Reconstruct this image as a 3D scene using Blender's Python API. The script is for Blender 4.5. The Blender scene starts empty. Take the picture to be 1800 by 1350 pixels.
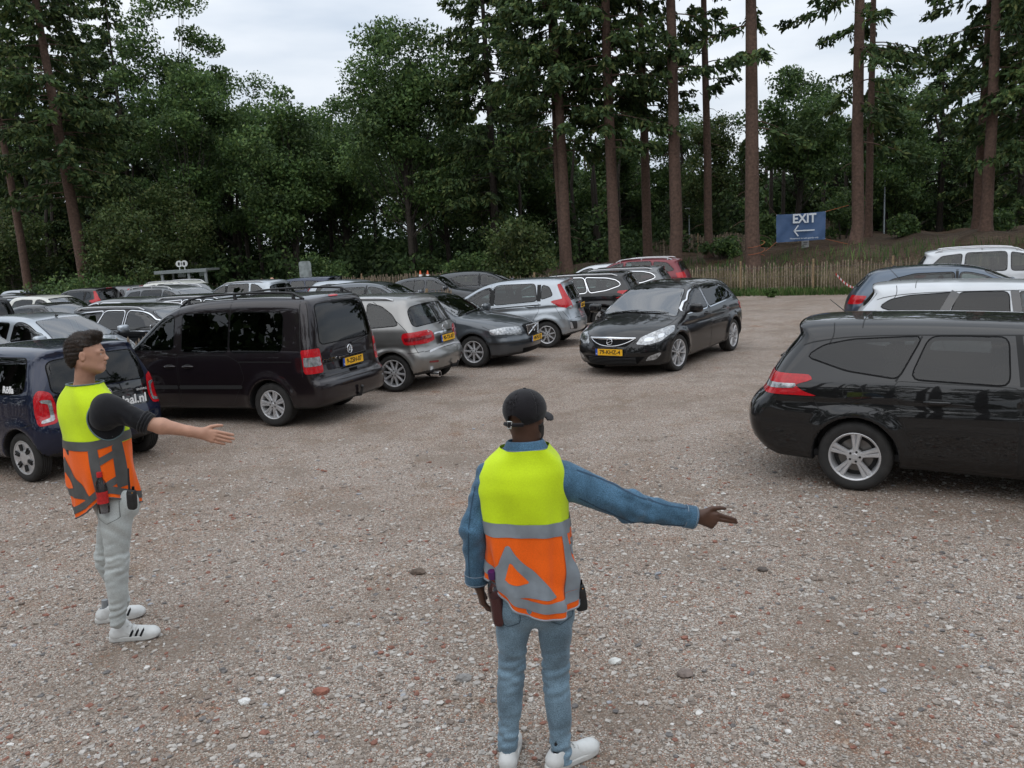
import bpy, bmesh, math, random
import numpy as np
from mathutils import Vector, Matrix
from mathutils.geometry import delaunay_2d_cdt
R=math.radians
SC=bpy.context.scene
COL=SC.collection
rng=np.random.default_rng(7)
# ------------------------------------------------------------------ camera
FPX,CAMH,PITCH,ROLL=1450.0,2.3506,.1665,.0547      # focal length in px of a 1800 px wide picture
def cam_axes():
    cp,sp,cr,sr=math.cos(PITCH),math.sin(PITCH),math.cos(ROLL),math.sin(ROLL)
    r0=np.array([1.,0,0]);u0=np.array([0,sp,cp]);f=np.array([0,cp,-sp])
    return r0*cr-u0*sr, r0*sr+u0*cr, f
cam=bpy.data.cameras.new('camera');camo=bpy.data.objects.new('camera',cam);COL.objects.link(camo)
_r,_u,_f=cam_axes()
camo.matrix_world=Matrix(((_r[0],_u[0],-_f[0],0),(_r[1],_u[1],-_f[1],0),(_r[2],_u[2],-_f[2],CAMH),(0,0,0,1)))
cam.sensor_width=36;cam.lens=FPX/1800*36;cam.clip_start=.05;cam.clip_end=2000
SC.camera=camo
def ray(px,py):
    return (_r*(px-900)-_u*(py-675))/FPX+_f
def atZ(px,py,z=0.):
    d=ray(px,py);return np.array([0,0,CAMH])+d*(z-CAMH)/d[2]
def atY(px,py,Y):
    d=ray(px,py);return np.array([0,0,CAMH])+d*Y/d[1]
# ------------------------------------------------------------------ light
SUN_EL,SUN_AZ=R(58),R(200)
w=bpy.data.worlds.new('World');SC.world=w;w.use_nodes=True
nt=w.node_tree;nt.nodes.clear()
def N(nt,t,**k):
    n=nt.nodes.new(t)
    for a,b in k.items():
        if a.startswith('i_'): n.inputs[a[2:]].default_value=b
        else: setattr(n,a,b)
    return n
def L(nt,a,b): nt.links.new(a,b)
sky=N(nt,'ShaderNodeTexSky',sky_type='NISHITA',sun_disc=False,sun_elevation=SUN_EL,sun_rotation=SUN_AZ)
tc=N(nt,'ShaderNodeTexCoord');sep=N(nt,'ShaderNodeSeparateXYZ');L(nt,tc.outputs['Generated'],sep.inputs[0])
# overcast: cloud deck, three times brighter overhead than at the horizon, over the clear sky
gr=N(nt,'ShaderNodeMapRange');gr.inputs[1].default_value=-.02;gr.inputs[2].default_value=1;gr.inputs[3].default_value=5.6;gr.inputs[4].default_value=10.5
L(nt,sep.outputs[2],gr.inputs[0])
mp=N(nt,'ShaderNodeMapping');mp.inputs['Scale'].default_value=(1.6,1.6,6.5);L(nt,tc.outputs['Generated'],mp.inputs[0])
cl=N(nt,'ShaderNodeTexNoise');cl.inputs['Scale'].default_value=1.5;cl.inputs['Detail'].default_value=5;cl.inputs['Roughness'].default_value=.5;L(nt,mp.outputs[0],cl.inputs['Vector'])
cr=N(nt,'ShaderNodeValToRGB');L(nt,cl.outputs['Fac'],cr.inputs[0])
cr.color_ramp.elements[0].position=.36;cr.color_ramp.elements[0].color=(.66,.75,.87,1)
cr.color_ramp.elements[1].position=.63;cr.color_ramp.elements[1].color=(1.05,1.09,1.14,1)
mu=N(nt,'ShaderNodeMix',data_type='RGBA',blend_type='MULTIPLY');mu.inputs['Factor'].default_value=1
L(nt,cr.outputs[0],mu.inputs['A']);L(nt,gr.outputs[0],mu.inputs['B'])
mx=N(nt,'ShaderNodeMix',data_type='RGBA');mx.inputs['Factor'].default_value=.9
L(nt,sky.outputs[0],mx.inputs['A']);L(nt,mu.outputs['Result'],mx.inputs['B'])
bg=N(nt,'ShaderNodeBackground');bg.inputs['Strength'].default_value=.12;L(nt,mx.outputs['Result'],bg.inputs[0])
wo=N(nt,'ShaderNodeOutputWorld');L(nt,bg.outputs[0],wo.inputs[0])
sl=bpy.data.lights.new('sun','SUN');sl.energy=.9;sl.angle=R(95);sl.color=(1,.97,.93)
so=bpy.data.objects.new('sun',sl);COL.objects.link(so)
_sd=Vector((math.cos(SUN_EL)*math.sin(SUN_AZ),math.cos(SUN_EL)*math.cos(SUN_AZ),math.sin(SUN_EL)))
so.rotation_euler=_sd.to_track_quat('Z','Y').to_euler();so.location=(0,-20,40)
SC.view_settings.view_transform='Standard';SC.view_settings.look='None';SC.view_settings.exposure=.26;SC.view_settings.gamma=1
try:
    SC.view_settings.use_curve_mapping=False
except Exception: pass
SC.cycles.max_bounces=6;SC.cycles.transparent_max_bounces=12;SC.cycles.diffuse_bounces=3;SC.cycles.glossy_bounces=3
SC.cycles.use_denoising=True
# ------------------------------------------------------------------ helpers: objects and meshes
def obj(name,me,mats=None,parent=None,loc=None):
    o=bpy.data.objects.new(name,me);COL.objects.link(o)
    if parent is not None:o.parent=parent
    if loc is not None:o.location=tuple(loc)
    if mats is not None and me is not None:
        for m in (mats if isinstance(mats,(list,tuple)) else [mats]):me.materials.append(m)
    return o
def tag(o,label=None,cat=None,group=None,kind=None):
    if label:o['label']=label
    if cat:o['category']=cat
    if group:o['group']=group
    if kind:o['kind']=kind
    return o
def thing(name,label,cat,loc=(0,0,0),rz=0,group=None):
    o=bpy.data.objects.new(name,None);COL.objects.link(o);o.location=tuple(loc);o.rotation_euler=(0,0,rz)
    o.empty_display_size=.2
    return tag(o,label,cat,group)
def mesh(name,V,F,smooth=True,normals=None,mi=None):
    """F: (n,4) or (n,3) array, or a list of such arrays"""
    me=bpy.data.meshes.new(name)
    V=np.asarray(V,np.float32).reshape(-1,3)
    Fs=F if isinstance(F,list) else [F]
    Fs=[np.asarray(a,np.int32) for a in Fs if len(a)]
    idx=np.concatenate([a.ravel() for a in Fs]) if Fs else np.zeros(0,np.int32)
    cnt=np.concatenate([np.full(len(a),a.shape[1],np.int32) for a in Fs]) if Fs else np.zeros(0,np.int32)
    me.vertices.add(len(V));me.vertices.foreach_set('co',V.ravel())
    me.loops.add(len(idx));me.loops.foreach_set('vertex_index',idx)
    me.polygons.add(len(cnt))
    st=np.concatenate([[0],np.cumsum(cnt)[:-1]]).astype(np.int32) if len(cnt) else cnt
    me.polygons.foreach_set('loop_start',st)
    if mi is not None: me.polygons.foreach_set('material_index',np.asarray(mi,np.int32))
    me.update(calc_edges=True);me.validate()
    me.polygons.foreach_set('use_smooth',np.full(len(me.polygons),bool(smooth)))
    if normals is not None and len(normals)==len(me.vertices):
        me.normals_split_custom_set_from_vertices(np.asarray(normals,float).tolist())
    me.update()
    return me
class MB:
    """collects pieces of one mesh"""
    def __init__(s):s.V=[];s.Q=[];s.T=[];s.n=0;s.mq=[];s.mt=[]
    def add(s,V,F,m=0):
        V=np.asarray(V,float).reshape(-1,3);F=np.asarray(F,int)
        if len(F)==0:return s
        s.V.append(V)
        if F.shape[1]==4:s.Q.append(F+s.n);s.mq+= [m]*len(F)
        else:s.T.append(F+s.n);s.mt+=[m]*len(F)
        s.n+=len(V);return s
    def box(s,c,h,rz=0,M=None,m=0):
        v=np.array([[x,y,z] for x in(-1,1) for y in(-1,1) for z in(-1,1)],float)*np.array(h)
        if rz:
            a,b=math.cos(rz),math.sin(rz);v=np.stack([v[:,0]*a-v[:,1]*b,v[:,0]*b+v[:,1]*a,v[:,2]],1)
        if M is not None:v=v@np.array(M).T
        return s.add(v+np.array(c),[[0,1,3,2],[4,6,7,5],[0,4,5,1],[2,3,7,6],[0,2,6,4],[1,5,7,3]],m)
    def tube(s,P,r,n=8,m=0,caps=True):
        P=np.asarray(P,float);k=len(P);r=np.broadcast_to(np.asarray(r,float),(k,))
        T=np.gradient(P,axis=0);T/=np.linalg.norm(T,axis=1)[:,None]+1e-9
        a=np.array([0,0,1.]) if abs(T[0,2])<.9 else np.array([1.,0,0])
        V=[]
        for i in range(k):
            u=np.cross(T[i],a);u/=np.linalg.norm(u)+1e-9;v=np.cross(T[i],u)
            a=-np.cross(T[i],u) if False else a
            th=np.arange(n)*2*math.pi/n
            V.append(P[i]+r[i]*(np.cos(th)[:,None]*u+np.sin(th)[:,None]*v))
        V=np.concatenate(V);F=[]
        for i in range(k-1):
            for j in range(n):
                F.append([i*n+j,i*n+(j+1)%n,(i+1)*n+(j+1)%n,(i+1)*n+j])
        s.add(V,F,m)
        if caps:
            for i,fl in((0,1),(k-1,0)):
                c=P[i];W=np.vstack([V[i*n:(i+1)*n],c[None]])
                s.add(W,[[n,(j+1)%n,j] if not fl else [n,j,(j+1)%n] for j in range(n)],m)
        return s
    def lathe(s,prof,n=32,axis='y',m=0,cen=(0,0,0),mats=None):
        """prof: list of (r,h); revolve round the axis"""
        pr=np.asarray(prof,float);th=np.arange(n)*2*math.pi/n
        V=[]
        for r_,h in pr:
            a,b=r_*np.cos(th),r_*np.sin(th)
            V.append(np.stack([a,np.full(n,h),b],1) if axis=='y' else np.stack([a,b,np.full(n,h)],1))
        V=np.concatenate(V)+np.array(cen)
        for i in range(len(pr)-1):
            F=[[i*n+j,i*n+(j+1)%n,(i+1)*n+(j+1)%n,(i+1)*n+j] for j in range(n)]
            F=np.array(F)
            W=V;s.V.append(np.zeros((0,3)))
            if i==0:base=s.n;s.V.append(V);s.n+=len(V)
            s.Q.append(F+base);s.mq+=[m if mats is None else mats[i]]*n
        return s
    def mesh(s,name,smooth=True):
        V=np.concatenate(s.V) if s.V else np.zeros((0,3))
        F=[];mi=[]
        if s.Q:F.append(np.concatenate(s.Q));mi+=s.mq
        if s.T:F.append(np.concatenate(s.T));mi+=s.mt
        return mesh(name,V,F,smooth,mi=mi)
    def obj(s,name,mats,parent=None,smooth=True,loc=None):
        return obj(name,s.mesh(name,smooth),mats,parent,loc)
def autosmooth(me,ang=.6):
    """sharp edges where faces meet at more than ang"""
    bm=bmesh.new();bm.from_mesh(me)
    bmesh.ops.remove_doubles(bm,verts=bm.verts,dist=1e-5)
    bmesh.ops.recalc_face_normals(bm,faces=bm.faces)
    for e in bm.edges:
        if len(e.link_faces)==2 and e.calc_face_angle(0)>ang:e.smooth=False
    bm.to_mesh(me);bm.free();me.update();return me
def dup_tree(o,parent=None):
    c=o.copy();COL.objects.link(c)
    if parent is not None:c.parent=parent
    for ch in list(o.children):dup_tree(ch,c)
    return c
# ------------------------------------------------------------------ helpers: implicit surfaces
def smax(a,b,k):
    h=np.maximum(k-np.abs(a-b),0)/k;return np.maximum(a,b)+h*h*k*.25
def smin(a,b,k):
    h=np.maximum(k-np.abs(a-b),0)/k;return np.minimum(a,b)-h*h*k*.25
def sstep(a,b,x):
    t=np.clip((x-a)/(b-a),0,1);return t*t*(3-2*t)
def feval(f,P,ch=400000):
    P=np.asarray(P,float)
    return np.concatenate([f(P[i:i+ch]) for i in range(0,len(P),ch)]) if len(P) else np.zeros(0)
def grad(f,P,e=2e-3):
    g=np.stack([feval(f,P+d)-feval(f,P-d) for d in np.eye(3)*e],1)
    return g/(2*e)
def nets(f,lo,hi,res,newton=3):
    ax=[np.arange(lo[i],hi[i]+res,res) for i in range(3)]
    n=[len(a) for a in ax]
    F=np.empty(n,np.float32)
    YY,ZZ=np.meshgrid(ax[1],ax[2],indexing='ij')
    st=max(1,400000//(n[1]*n[2]))
    for i in range(0,n[0],st):
        xs=ax[0][i:i+st];k=len(xs)
        P=np.stack([np.repeat(xs,YY.size),np.tile(YY.ravel(),k),np.tile(ZZ.ravel(),k)],1)
        F[i:i+k]=f(P).reshape(k,n[1],n[2])
    S=F<0
    c=sum(S[a:n[0]-1+a,b:n[1]-1+b,d:n[2]-1+d].astype(np.int8) for a in(0,1) for b in(0,1) for d in(0,1))
    act=(c>0)&(c<8);A=np.argwhere(act)
    idx=np.full(act.shape,-1,np.int64);idx[act]=np.arange(len(A))
    pos=np.zeros((len(A),3));cn=np.zeros(len(A))
    cor=[(a,b,d) for a in(0,1) for b in(0,1) for d in(0,1)]
    for p in cor:
        for axi in range(3):
            if p[axi]==0:
                q=list(p);q[axi]=1
                fa=F[A[:,0]+p[0],A[:,1]+p[1],A[:,2]+p[2]];fb=F[A[:,0]+q[0],A[:,1]+q[1],A[:,2]+q[2]]
                m=(fa<0)!=(fb<0);t=np.where(m,fa/np.where(m,fa-fb,1),0)
                w=np.array(p)[None]+t[:,None]*(np.array(q)-np.array(p))[None]
                pos[m]+=w[m];cn[m]+=1
    V=np.array([a[0] for a in ax])+(A+pos/cn[:,None])*res
    Q=[]
    for axi in range(3):
        o1,o2=[(1,2),(2,0),(0,1)][axi]
        sl=[slice(None)]*3;sh=[slice(None)]*3;sl[axi]=slice(0,-1);sh[axi]=slice(1,None)
        df=S[tuple(sl)]!=S[tuple(sh)]
        E=np.argwhere(df);E=E[(E[:,o1]>0)&(E[:,o2]>0)&(E[:,o1]<n[o1]-1)&(E[:,o2]<n[o2]-1)]
        if not len(E):continue
        ins=S[E[:,0],E[:,1],E[:,2]]
        d1=np.zeros(3,int);d1[o1]=1;d2=np.zeros(3,int);d2[o2]=1
        g=lambda X:idx[X[:,0],X[:,1],X[:,2]]
        q=np.stack([g(E-d1-d2),g(E-d2),g(E),g(E-d1)],1)
        q[~ins]=q[~ins][:,::-1]
        Q.append(q)
    Q=np.concatenate(Q)
    Q=Q[(Q>=0).all(1)]
    for _ in range(newton):
        g=grad(f,V,res*.15);v=feval(f,V);g2=(g*g).sum(1)+1e-6
        st_=-(v/g2)[:,None]*g;ln=np.linalg.norm(st_,axis=1)[:,None]+1e-9
        V=V+st_*np.minimum(1,res*.5/ln)
    g=grad(f,V,res*.15);g/=np.linalg.norm(g,axis=1)[:,None]+1e-9
    return V,Q,g
def rcone(P,a,b,r1,r2):
    a=np.asarray(a,float);b=np.asarray(b,float);d=b-a
    t=np.clip(((P-a)@d)/(d@d+1e-12),0,1)
    return np.linalg.norm(P-a-t[:,None]*d,axis=1)-(r1+(r2-r1)*t)
def ellip(P,c,r,M=None):
    q=P-np.asarray(c,float)
    if M is not None:q=q@M
    q=q/np.asarray(r,float);k0=np.linalg.norm(q,axis=1);k1=np.linalg.norm(q/np.asarray(r,float),axis=1)+1e-9
    return k0*(k0-1)/k1
def rbox(P,c,h,r,M=None):
    q=P-np.asarray(c,float)
    if M is not None:q=q@M
    q=np.abs(q)-(np.asarray(h,float)-r)
    return np.linalg.norm(np.maximum(q,0),axis=1)+np.minimum(q.max(1),0)-r
def chaikin(P,it=3,closed=True):
    P=np.asarray(P,float)
    for _ in range(it):
        Qn=np.roll(P,-1,0) if closed else P[1:]
        A=P if closed else P[:-1]
        N_=np.stack([A*.75+Qn*.25,A*.25+Qn*.75],1).reshape(-1,P.shape[1])
        P=N_ if closed else np.vstack([P[:1],N_,P[-1:]])
    return P
def inpoly(X,Y,P):
    P=np.asarray(P);r=np.zeros(len(X),bool);n=len(P)
    for i in range(n):
        x1,y1=P[i];x2,y2=P[(i+1)%n]
        c=((y1>Y)!=(y2>Y))
        with np.errstate(divide='ignore',invalid='ignore'):
            r^=c&(X<(x2-x1)*(Y-y1)/(y2-y1+1e-30)+x1)
    return r
def resample(P,s,closed=True):
    P=np.asarray(P,float);Q=np.vstack([P,P[:1]]) if closed else P
    d=np.linalg.norm(np.diff(Q,axis=0),axis=1);L_=np.concatenate([[0],np.cumsum(d)])
    n=max(3,int(round(L_[-1]/s)));t=np.linspace(0,L_[-1],n+(0 if closed else 1),endpoint=not closed)
    return np.stack([np.interp(t,L_,Q[:,i]) for i in range(P.shape[1])],1)
def roundpoly(P,r,n=5):
    """rounds the corners of a closed 2-d polygon"""
    P=np.asarray(P,float);o=[];k=len(P);rr=np.broadcast_to(np.asarray(r,float),(k,))
    for i in range(k):
        a,b,c=P[i-1],P[i],P[(i+1)%k];u=a-b;v=c-b;lu,lv=np.linalg.norm(u),np.linalg.norm(v)
        q=min(rr[i],lu*.48,lv*.48);p1=b+u/lu*q;p2=b+v/lv*q
        for t in np.linspace(0,1,n):o.append((1-t)**2*p1+2*t*(1-t)*b+t*t*p2)
    return np.array(o)
def area2(P):
    return .5*np.sum(P[:,0]*np.roll(P[:,1],-1)-np.roll(P[:,0],-1)*P[:,1])
def offset(P,d):
    """moves a closed outline outwards by d"""
    P=np.asarray(P,float);t=np.roll(P,-1,0)-np.roll(P,1,0);t/=np.linalg.norm(t,axis=1)[:,None]+1e-9
    n=np.stack([t[:,1],-t[:,0]],1)*(1 if area2(P)>0 else -1);return P+n*d
def basis(d):
    d=np.asarray(d,float);d/=np.linalg.norm(d)
    up=np.array([0,0,1.]) if abs(d[2])<.95 else np.array([1.,0,0])
    u=np.cross(up,d);u/=np.linalg.norm(u);v=np.cross(d,u);return d,u,v
def hit(f,UV,d,u,v,off,t0=3.2,t1=-1.5,st=.03):
    B=UV[:,:1]*u+UV[:,1:2]*v
    ts=np.arange(t0,t1,-st);n=len(UV)
    P=B[:,None]+ts[None,:,None]*d
    val=feval(f,P.reshape(-1,3)).reshape(n,-1)
    neg=val<0;k=np.where(neg.any(1),neg.argmax(1),val.argmin(1))
    hi_=ts[np.maximum(k-1,0)];lo_=ts[k]
    for _ in range(16):
        m=(hi_+lo_)/2;fv=feval(f,B+m[:,None]*d);ng=fv<0
        lo_=np.where(ng,m,lo_);hi_=np.where(ng,hi_,m)
    P=B+lo_[:,None]*d
    g=grad(f,P);g/=np.linalg.norm(g,axis=1)[:,None]+1e-9
    return P+g*off,g
def fill(UV,s):
    """triangulates an outline with inner points"""
    lo,hi=UV.min(0),UV.max(0)
    gx,gy=np.meshgrid(np.arange(lo[0]+s/2,hi[0],s),np.arange(lo[1]+s/2,hi[1],s));gx,gy=gx.ravel(),gy.ravel()
    inn=offset(UV,-s*.45);k=inpoly(gx,gy,inn)&inpoly(gx,gy,UV)
    pts=[Vector(p) for p in UV]+[Vector((a,b)) for a,b in zip(gx[k],gy[k])]
    n=len(UV)
    r=delaunay_2d_cdt(pts,[],[list(range(n))],1,1e-6)
    vs=np.array([[q.x,q.y] for q in r[0]]);fs=np.array([list(q) for q in r[2]])
    return vs,fs
def patch(f,pts,d,off=.002,rad=.03,s=.06,smooth3=None,mir=False,st=.03,edge=None,far=False):
    """a sheet lying on surface f inside the outline pts (3-d points), seen along d"""
    d,u,v=basis(d);pts=np.asarray(pts,float)
    UV=np.stack([pts@u,pts@v],1)
    if smooth3:UV=chaikin(UV,smooth3)
    elif rad:UV=roundpoly(UV,rad)
    UV=resample(UV,edge or min(s,.03)) if not(edge==0) else UV
    vs,fs=fill(UV,s)
    tm=float((pts@d).mean());P,g=hit(f,vs,d,u,v,off,tm+1.0,tm-1.0,st) if abs(tm)>1.6 and far else hit(f,vs,d,u,v,off,st=st)
    nrm=np.cross(P[fs[:,1]]-P[fs[:,0]],P[fs[:,2]]-P[fs[:,0]])
    fl=(nrm*g[fs[:,0]]).sum(1)<0;fs[fl]=fs[fl][:,::-1]
    return P,fs,g,UV
def mirror(P,F,g):
    m=np.array([1,-1,1.]);return P*m,F[:,::-1],g*m
def ringstrip(f,UV,d,a,b,off):
    """band between the outline moved out by a and by b"""
    d,u,v=basis(d);o1=offset(UV,a);o2=offset(UV,b)
    n=len(UV);P,g=hit(f,np.vstack([o1,o2]),d,u,v,off)
    F=np.array([[i,(i+1)%n,n+(i+1)%n,n+i] for i in range(n)])
    nr=np.cross(P[F[:,1]]-P[F[:,0]],P[F[:,2]]-P[F[:,0]]);fl=(nr*g[F[:,0]]).sum(1)<0;F[fl]=F[fl][:,::-1]
    return P,F,g
def linestrip(f,pts,d,wd,off,s=.04,sm=2,tm=None):
    """narrow band along a line of 3-d points"""
    d,u,v=basis(d);pts=np.asarray(pts,float);UV=np.stack([pts@u,pts@v],1)
    if sm:UV=chaikin(UV,sm,False)
    UV=resample(UV,s,False);t=np.gradient(UV,axis=0);t/=np.linalg.norm(t,axis=1)[:,None]+1e-9
    nn=np.stack([-t[:,1],t[:,0]],1);n=len(UV)
    W_=np.vstack([UV+nn*wd/2,UV-nn*wd/2]);P,g=hit(f,W_,d,u,v,off) if tm is None else hit(f,W_,d,u,v,off,tm+.5,tm-.5,.01)
    F=np.array([[i,i+1,n+i+1,n+i] for i in range(n-1)])
    nr=np.cross(P[F[:,1]]-P[F[:,0]],P[F[:,2]]-P[F[:,0]]);fl=(nr*g[F[:,0]]).sum(1)<0;F[fl]=F[fl][:,::-1]
    return P,F,g
class Sheets:
    """several sheets with their own normals as one mesh"""
    def __init__(s):s.P=[];s.F={3:[],4:[]};s.G=[];s.n=0
    def add(s,P,F,g,mir=False):
        F=np.asarray(F)
        s.P.append(P);s.G.append(g);s.F[F.shape[1]].append(F+s.n);s.n+=len(P)
        if mir:s.add(*mirror(P,F,g))
        return s
    def obj(s,name,mats,parent=None):
        if not s.P:return None
        F=[np.concatenate(a) for a in s.F.values() if a]
        return obj(name,mesh(name,np.concatenate(s.P),F,True,np.concatenate(s.G)),mats,parent)
def text_mesh(txt,size,name='lettering',ex=.001,align='CENTER',bold=0,sx=1,space=1):
    cu=bpy.data.curves.new('t','FONT');cu.body=txt;cu.size=size;cu.extrude=ex;cu.align_x=align;cu.align_y='CENTER';cu.resolution_u=3;cu.offset=bold;cu.space_character=space
    o=bpy.data.objects.new('t',cu);COL.objects.link(o)
    dg=bpy.context.evaluated_depsgraph_get();me=bpy.data.meshes.new_from_object(o.evaluated_get(dg));me.name=name
    bpy.data.objects.remove(o);bpy.data.curves.remove(cu);me.materials.clear()
    if sx!=1:me.transform(Matrix.Diagonal((sx,1,1,1)))
    return me
# ------------------------------------------------------------------ materials
MATS={}
def mat(name,col=(.5,.5,.5),rough=.5,metal=0,coat=0,spec=.5,nz=None,bump=None,alpha=None,**k):
    """nz=(scale,amount): tone variation; bump=(scale,strength,distance)"""
    if name in MATS:return MATS[name]
    m=bpy.data.materials.new(name);m.use_nodes=True;t=m.node_tree;b=t.nodes['Principled BSDF']
    b.inputs['Base Color'].default_value=(*col,1);b.inputs['Roughness'].default_value=rough;b.inputs['Metallic'].default_value=metal
    b.inputs['Specular IOR Level'].default_value=spec
    if coat:b.inputs['Coat Weight'].default_value=coat;b.inputs['Coat Roughness'].default_value=k.get('coatr',.03)
    tcn=N(t,'ShaderNodeTexCoord')
    if nz:
        n=N(t,'ShaderNodeTexNoise');n.inputs['Scale'].default_value=nz[0];n.inputs['Detail'].default_value=5;L(t,tcn.outputs['Object'],n.inputs['Vector'])
        mr=N(t,'ShaderNodeMapRange');mr.inputs[1].default_value=.3;mr.inputs[2].default_value=.7;mr.inputs[3].default_value=1-nz[1];mr.inputs[4].default_value=1+nz[1];L(t,n.outputs['Fac'],mr.inputs[0])
        mm=N(t,'ShaderNodeMix',data_type='RGBA',blend_type='MULTIPLY');mm.inputs['Factor'].default_value=1;mm.inputs['A'].default_value=(*col,1);L(t,mr.outputs[0],mm.inputs['B']);L(t,mm.outputs['Result'],b.inputs['Base Color'])
        if k.get('nzr'):
            m2=N(t,'ShaderNodeMapRange');m2.inputs[3].default_value=rough;m2.inputs[4].default_value=rough+k['nzr'];m2.inputs[1].default_value=.35;m2.inputs[2].default_value=.75;L(t,n.outputs['Fac'],m2.inputs[0]);L(t,m2.outputs[0],b.inputs['Roughness'])
    if bump:
        n=N(t,'ShaderNodeTexNoise');n.inputs['Scale'].default_value=bump[0];n.inputs['Detail'].default_value=4;L(t,tcn.outputs['Object'],n.inputs['Vector'])
        bp=N(t,'ShaderNodeBump');bp.inputs['Strength'].default_value=bump[1];bp.inputs['Distance'].default_value=bump[2];L(t,n.outputs['Fac'],bp.inputs['Height']);L(t,bp.outputs[0],b.inputs['Normal'])
    if k.get('emit'):
        b.inputs['Emission Color'].default_value=(*k['emit'][:3],1);b.inputs['Emission Strength'].default_value=k['emit'][3]
    MATS[name]=m;return m
def glass(name,tint=(.35,.42,.4),refl=1.0,rough=.0,ior=1.5):
    """car glass: a clear reflection over a tinted view through"""
    if name in MATS:return MATS[name]
    m=bpy.data.materials.new(name);m.use_nodes=True;t=m.node_tree;t.nodes.clear()
    fr=N(t,'ShaderNodeFresnel');fr.inputs['IOR'].default_value=ior
    g=N(t,'ShaderNodeBsdfGlossy');g.inputs['Roughness'].default_value=rough;g.inputs['Color'].default_value=(refl,refl,refl,1)
    tr=N(t,'ShaderNodeBsdfTransparent');tr.inputs['Color'].default_value=(*tint,1)
    x=N(t,'ShaderNodeMixShader');o=N(t,'ShaderNodeOutputMaterial')
    L(t,fr.outputs[0],x.inputs[0]);L(t,tr.outputs[0],x.inputs[1]);L(t,g.outputs[0],x.inputs[2]);L(t,x.outputs[0],o.inputs[0])
    MATS[name]=m;return m
def paint(name,col,metal=.0,rough=.35):
    return mat(name,col,rough,metal,1.0,.12 if metal<.5 else .4,nz=(3,.06),coatr=.02)
BLK=mat('black_plastic',(.016,.016,.017),.55,bump=(60,.15,.002))
SEAL=mat('black_seal',(.004,.004,.0045),.6,0,0,.12)
RUB=mat('tyre_rubber',(.022,.021,.02),.82,nz=(9,.35),bump=(90,.3,.002))
ALLOY=mat('alloy',(.56,.56,.57),.32,.55,nz=(14,.08))
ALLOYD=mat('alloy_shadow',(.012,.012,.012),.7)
CHROME=mat('chrome',(.75,.76,.78),.08,1)
GAP=mat('panel_gap_black',(.004,.004,.004),.7)
RED=mat('tail_lamp_red',(.46,.006,.012),.2,0,.6,.3,nz=(30,.2))
REDD=mat('tail_lamp_dark_red',(.16,.005,.01),.12,0,1,.6,nz=(30,.25))
CLEAR=mat('lamp_clear',(.33,.34,.35),.12,.5,1,.6,nz=(22,.55))
LENS=mat('lamp_lens',(.5,.52,.55),.03,.9,1)
AMBER=mat('lamp_amber',(.7,.28,.03),.15,0,1)
PLATE=mat('plate_yellow',(.85,.46,.02),.4,nz=(8,.05))
PBLUE=mat('plate_blue',(.02,.08,.42),.4)
PTXT=mat('plate_black',(.01,.01,.01),.5)
SEATM=mat('seat_fabric',(.045,.045,.048),.85)
DASH=mat('dashboard',(.03,.03,.032),.7)
GLP=glass('privacy_glass',(.24,.26,.26),1,0,1.5);GL=glass('car_glass',(.38,.46,.44),1,0,1.6);GLD=glass('tinted_car_glass',(.05,.055,.055),1,0,1.5)
GLW=glass('windscreen_glass',(.5,.58,.55),1,0,2.7)
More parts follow.
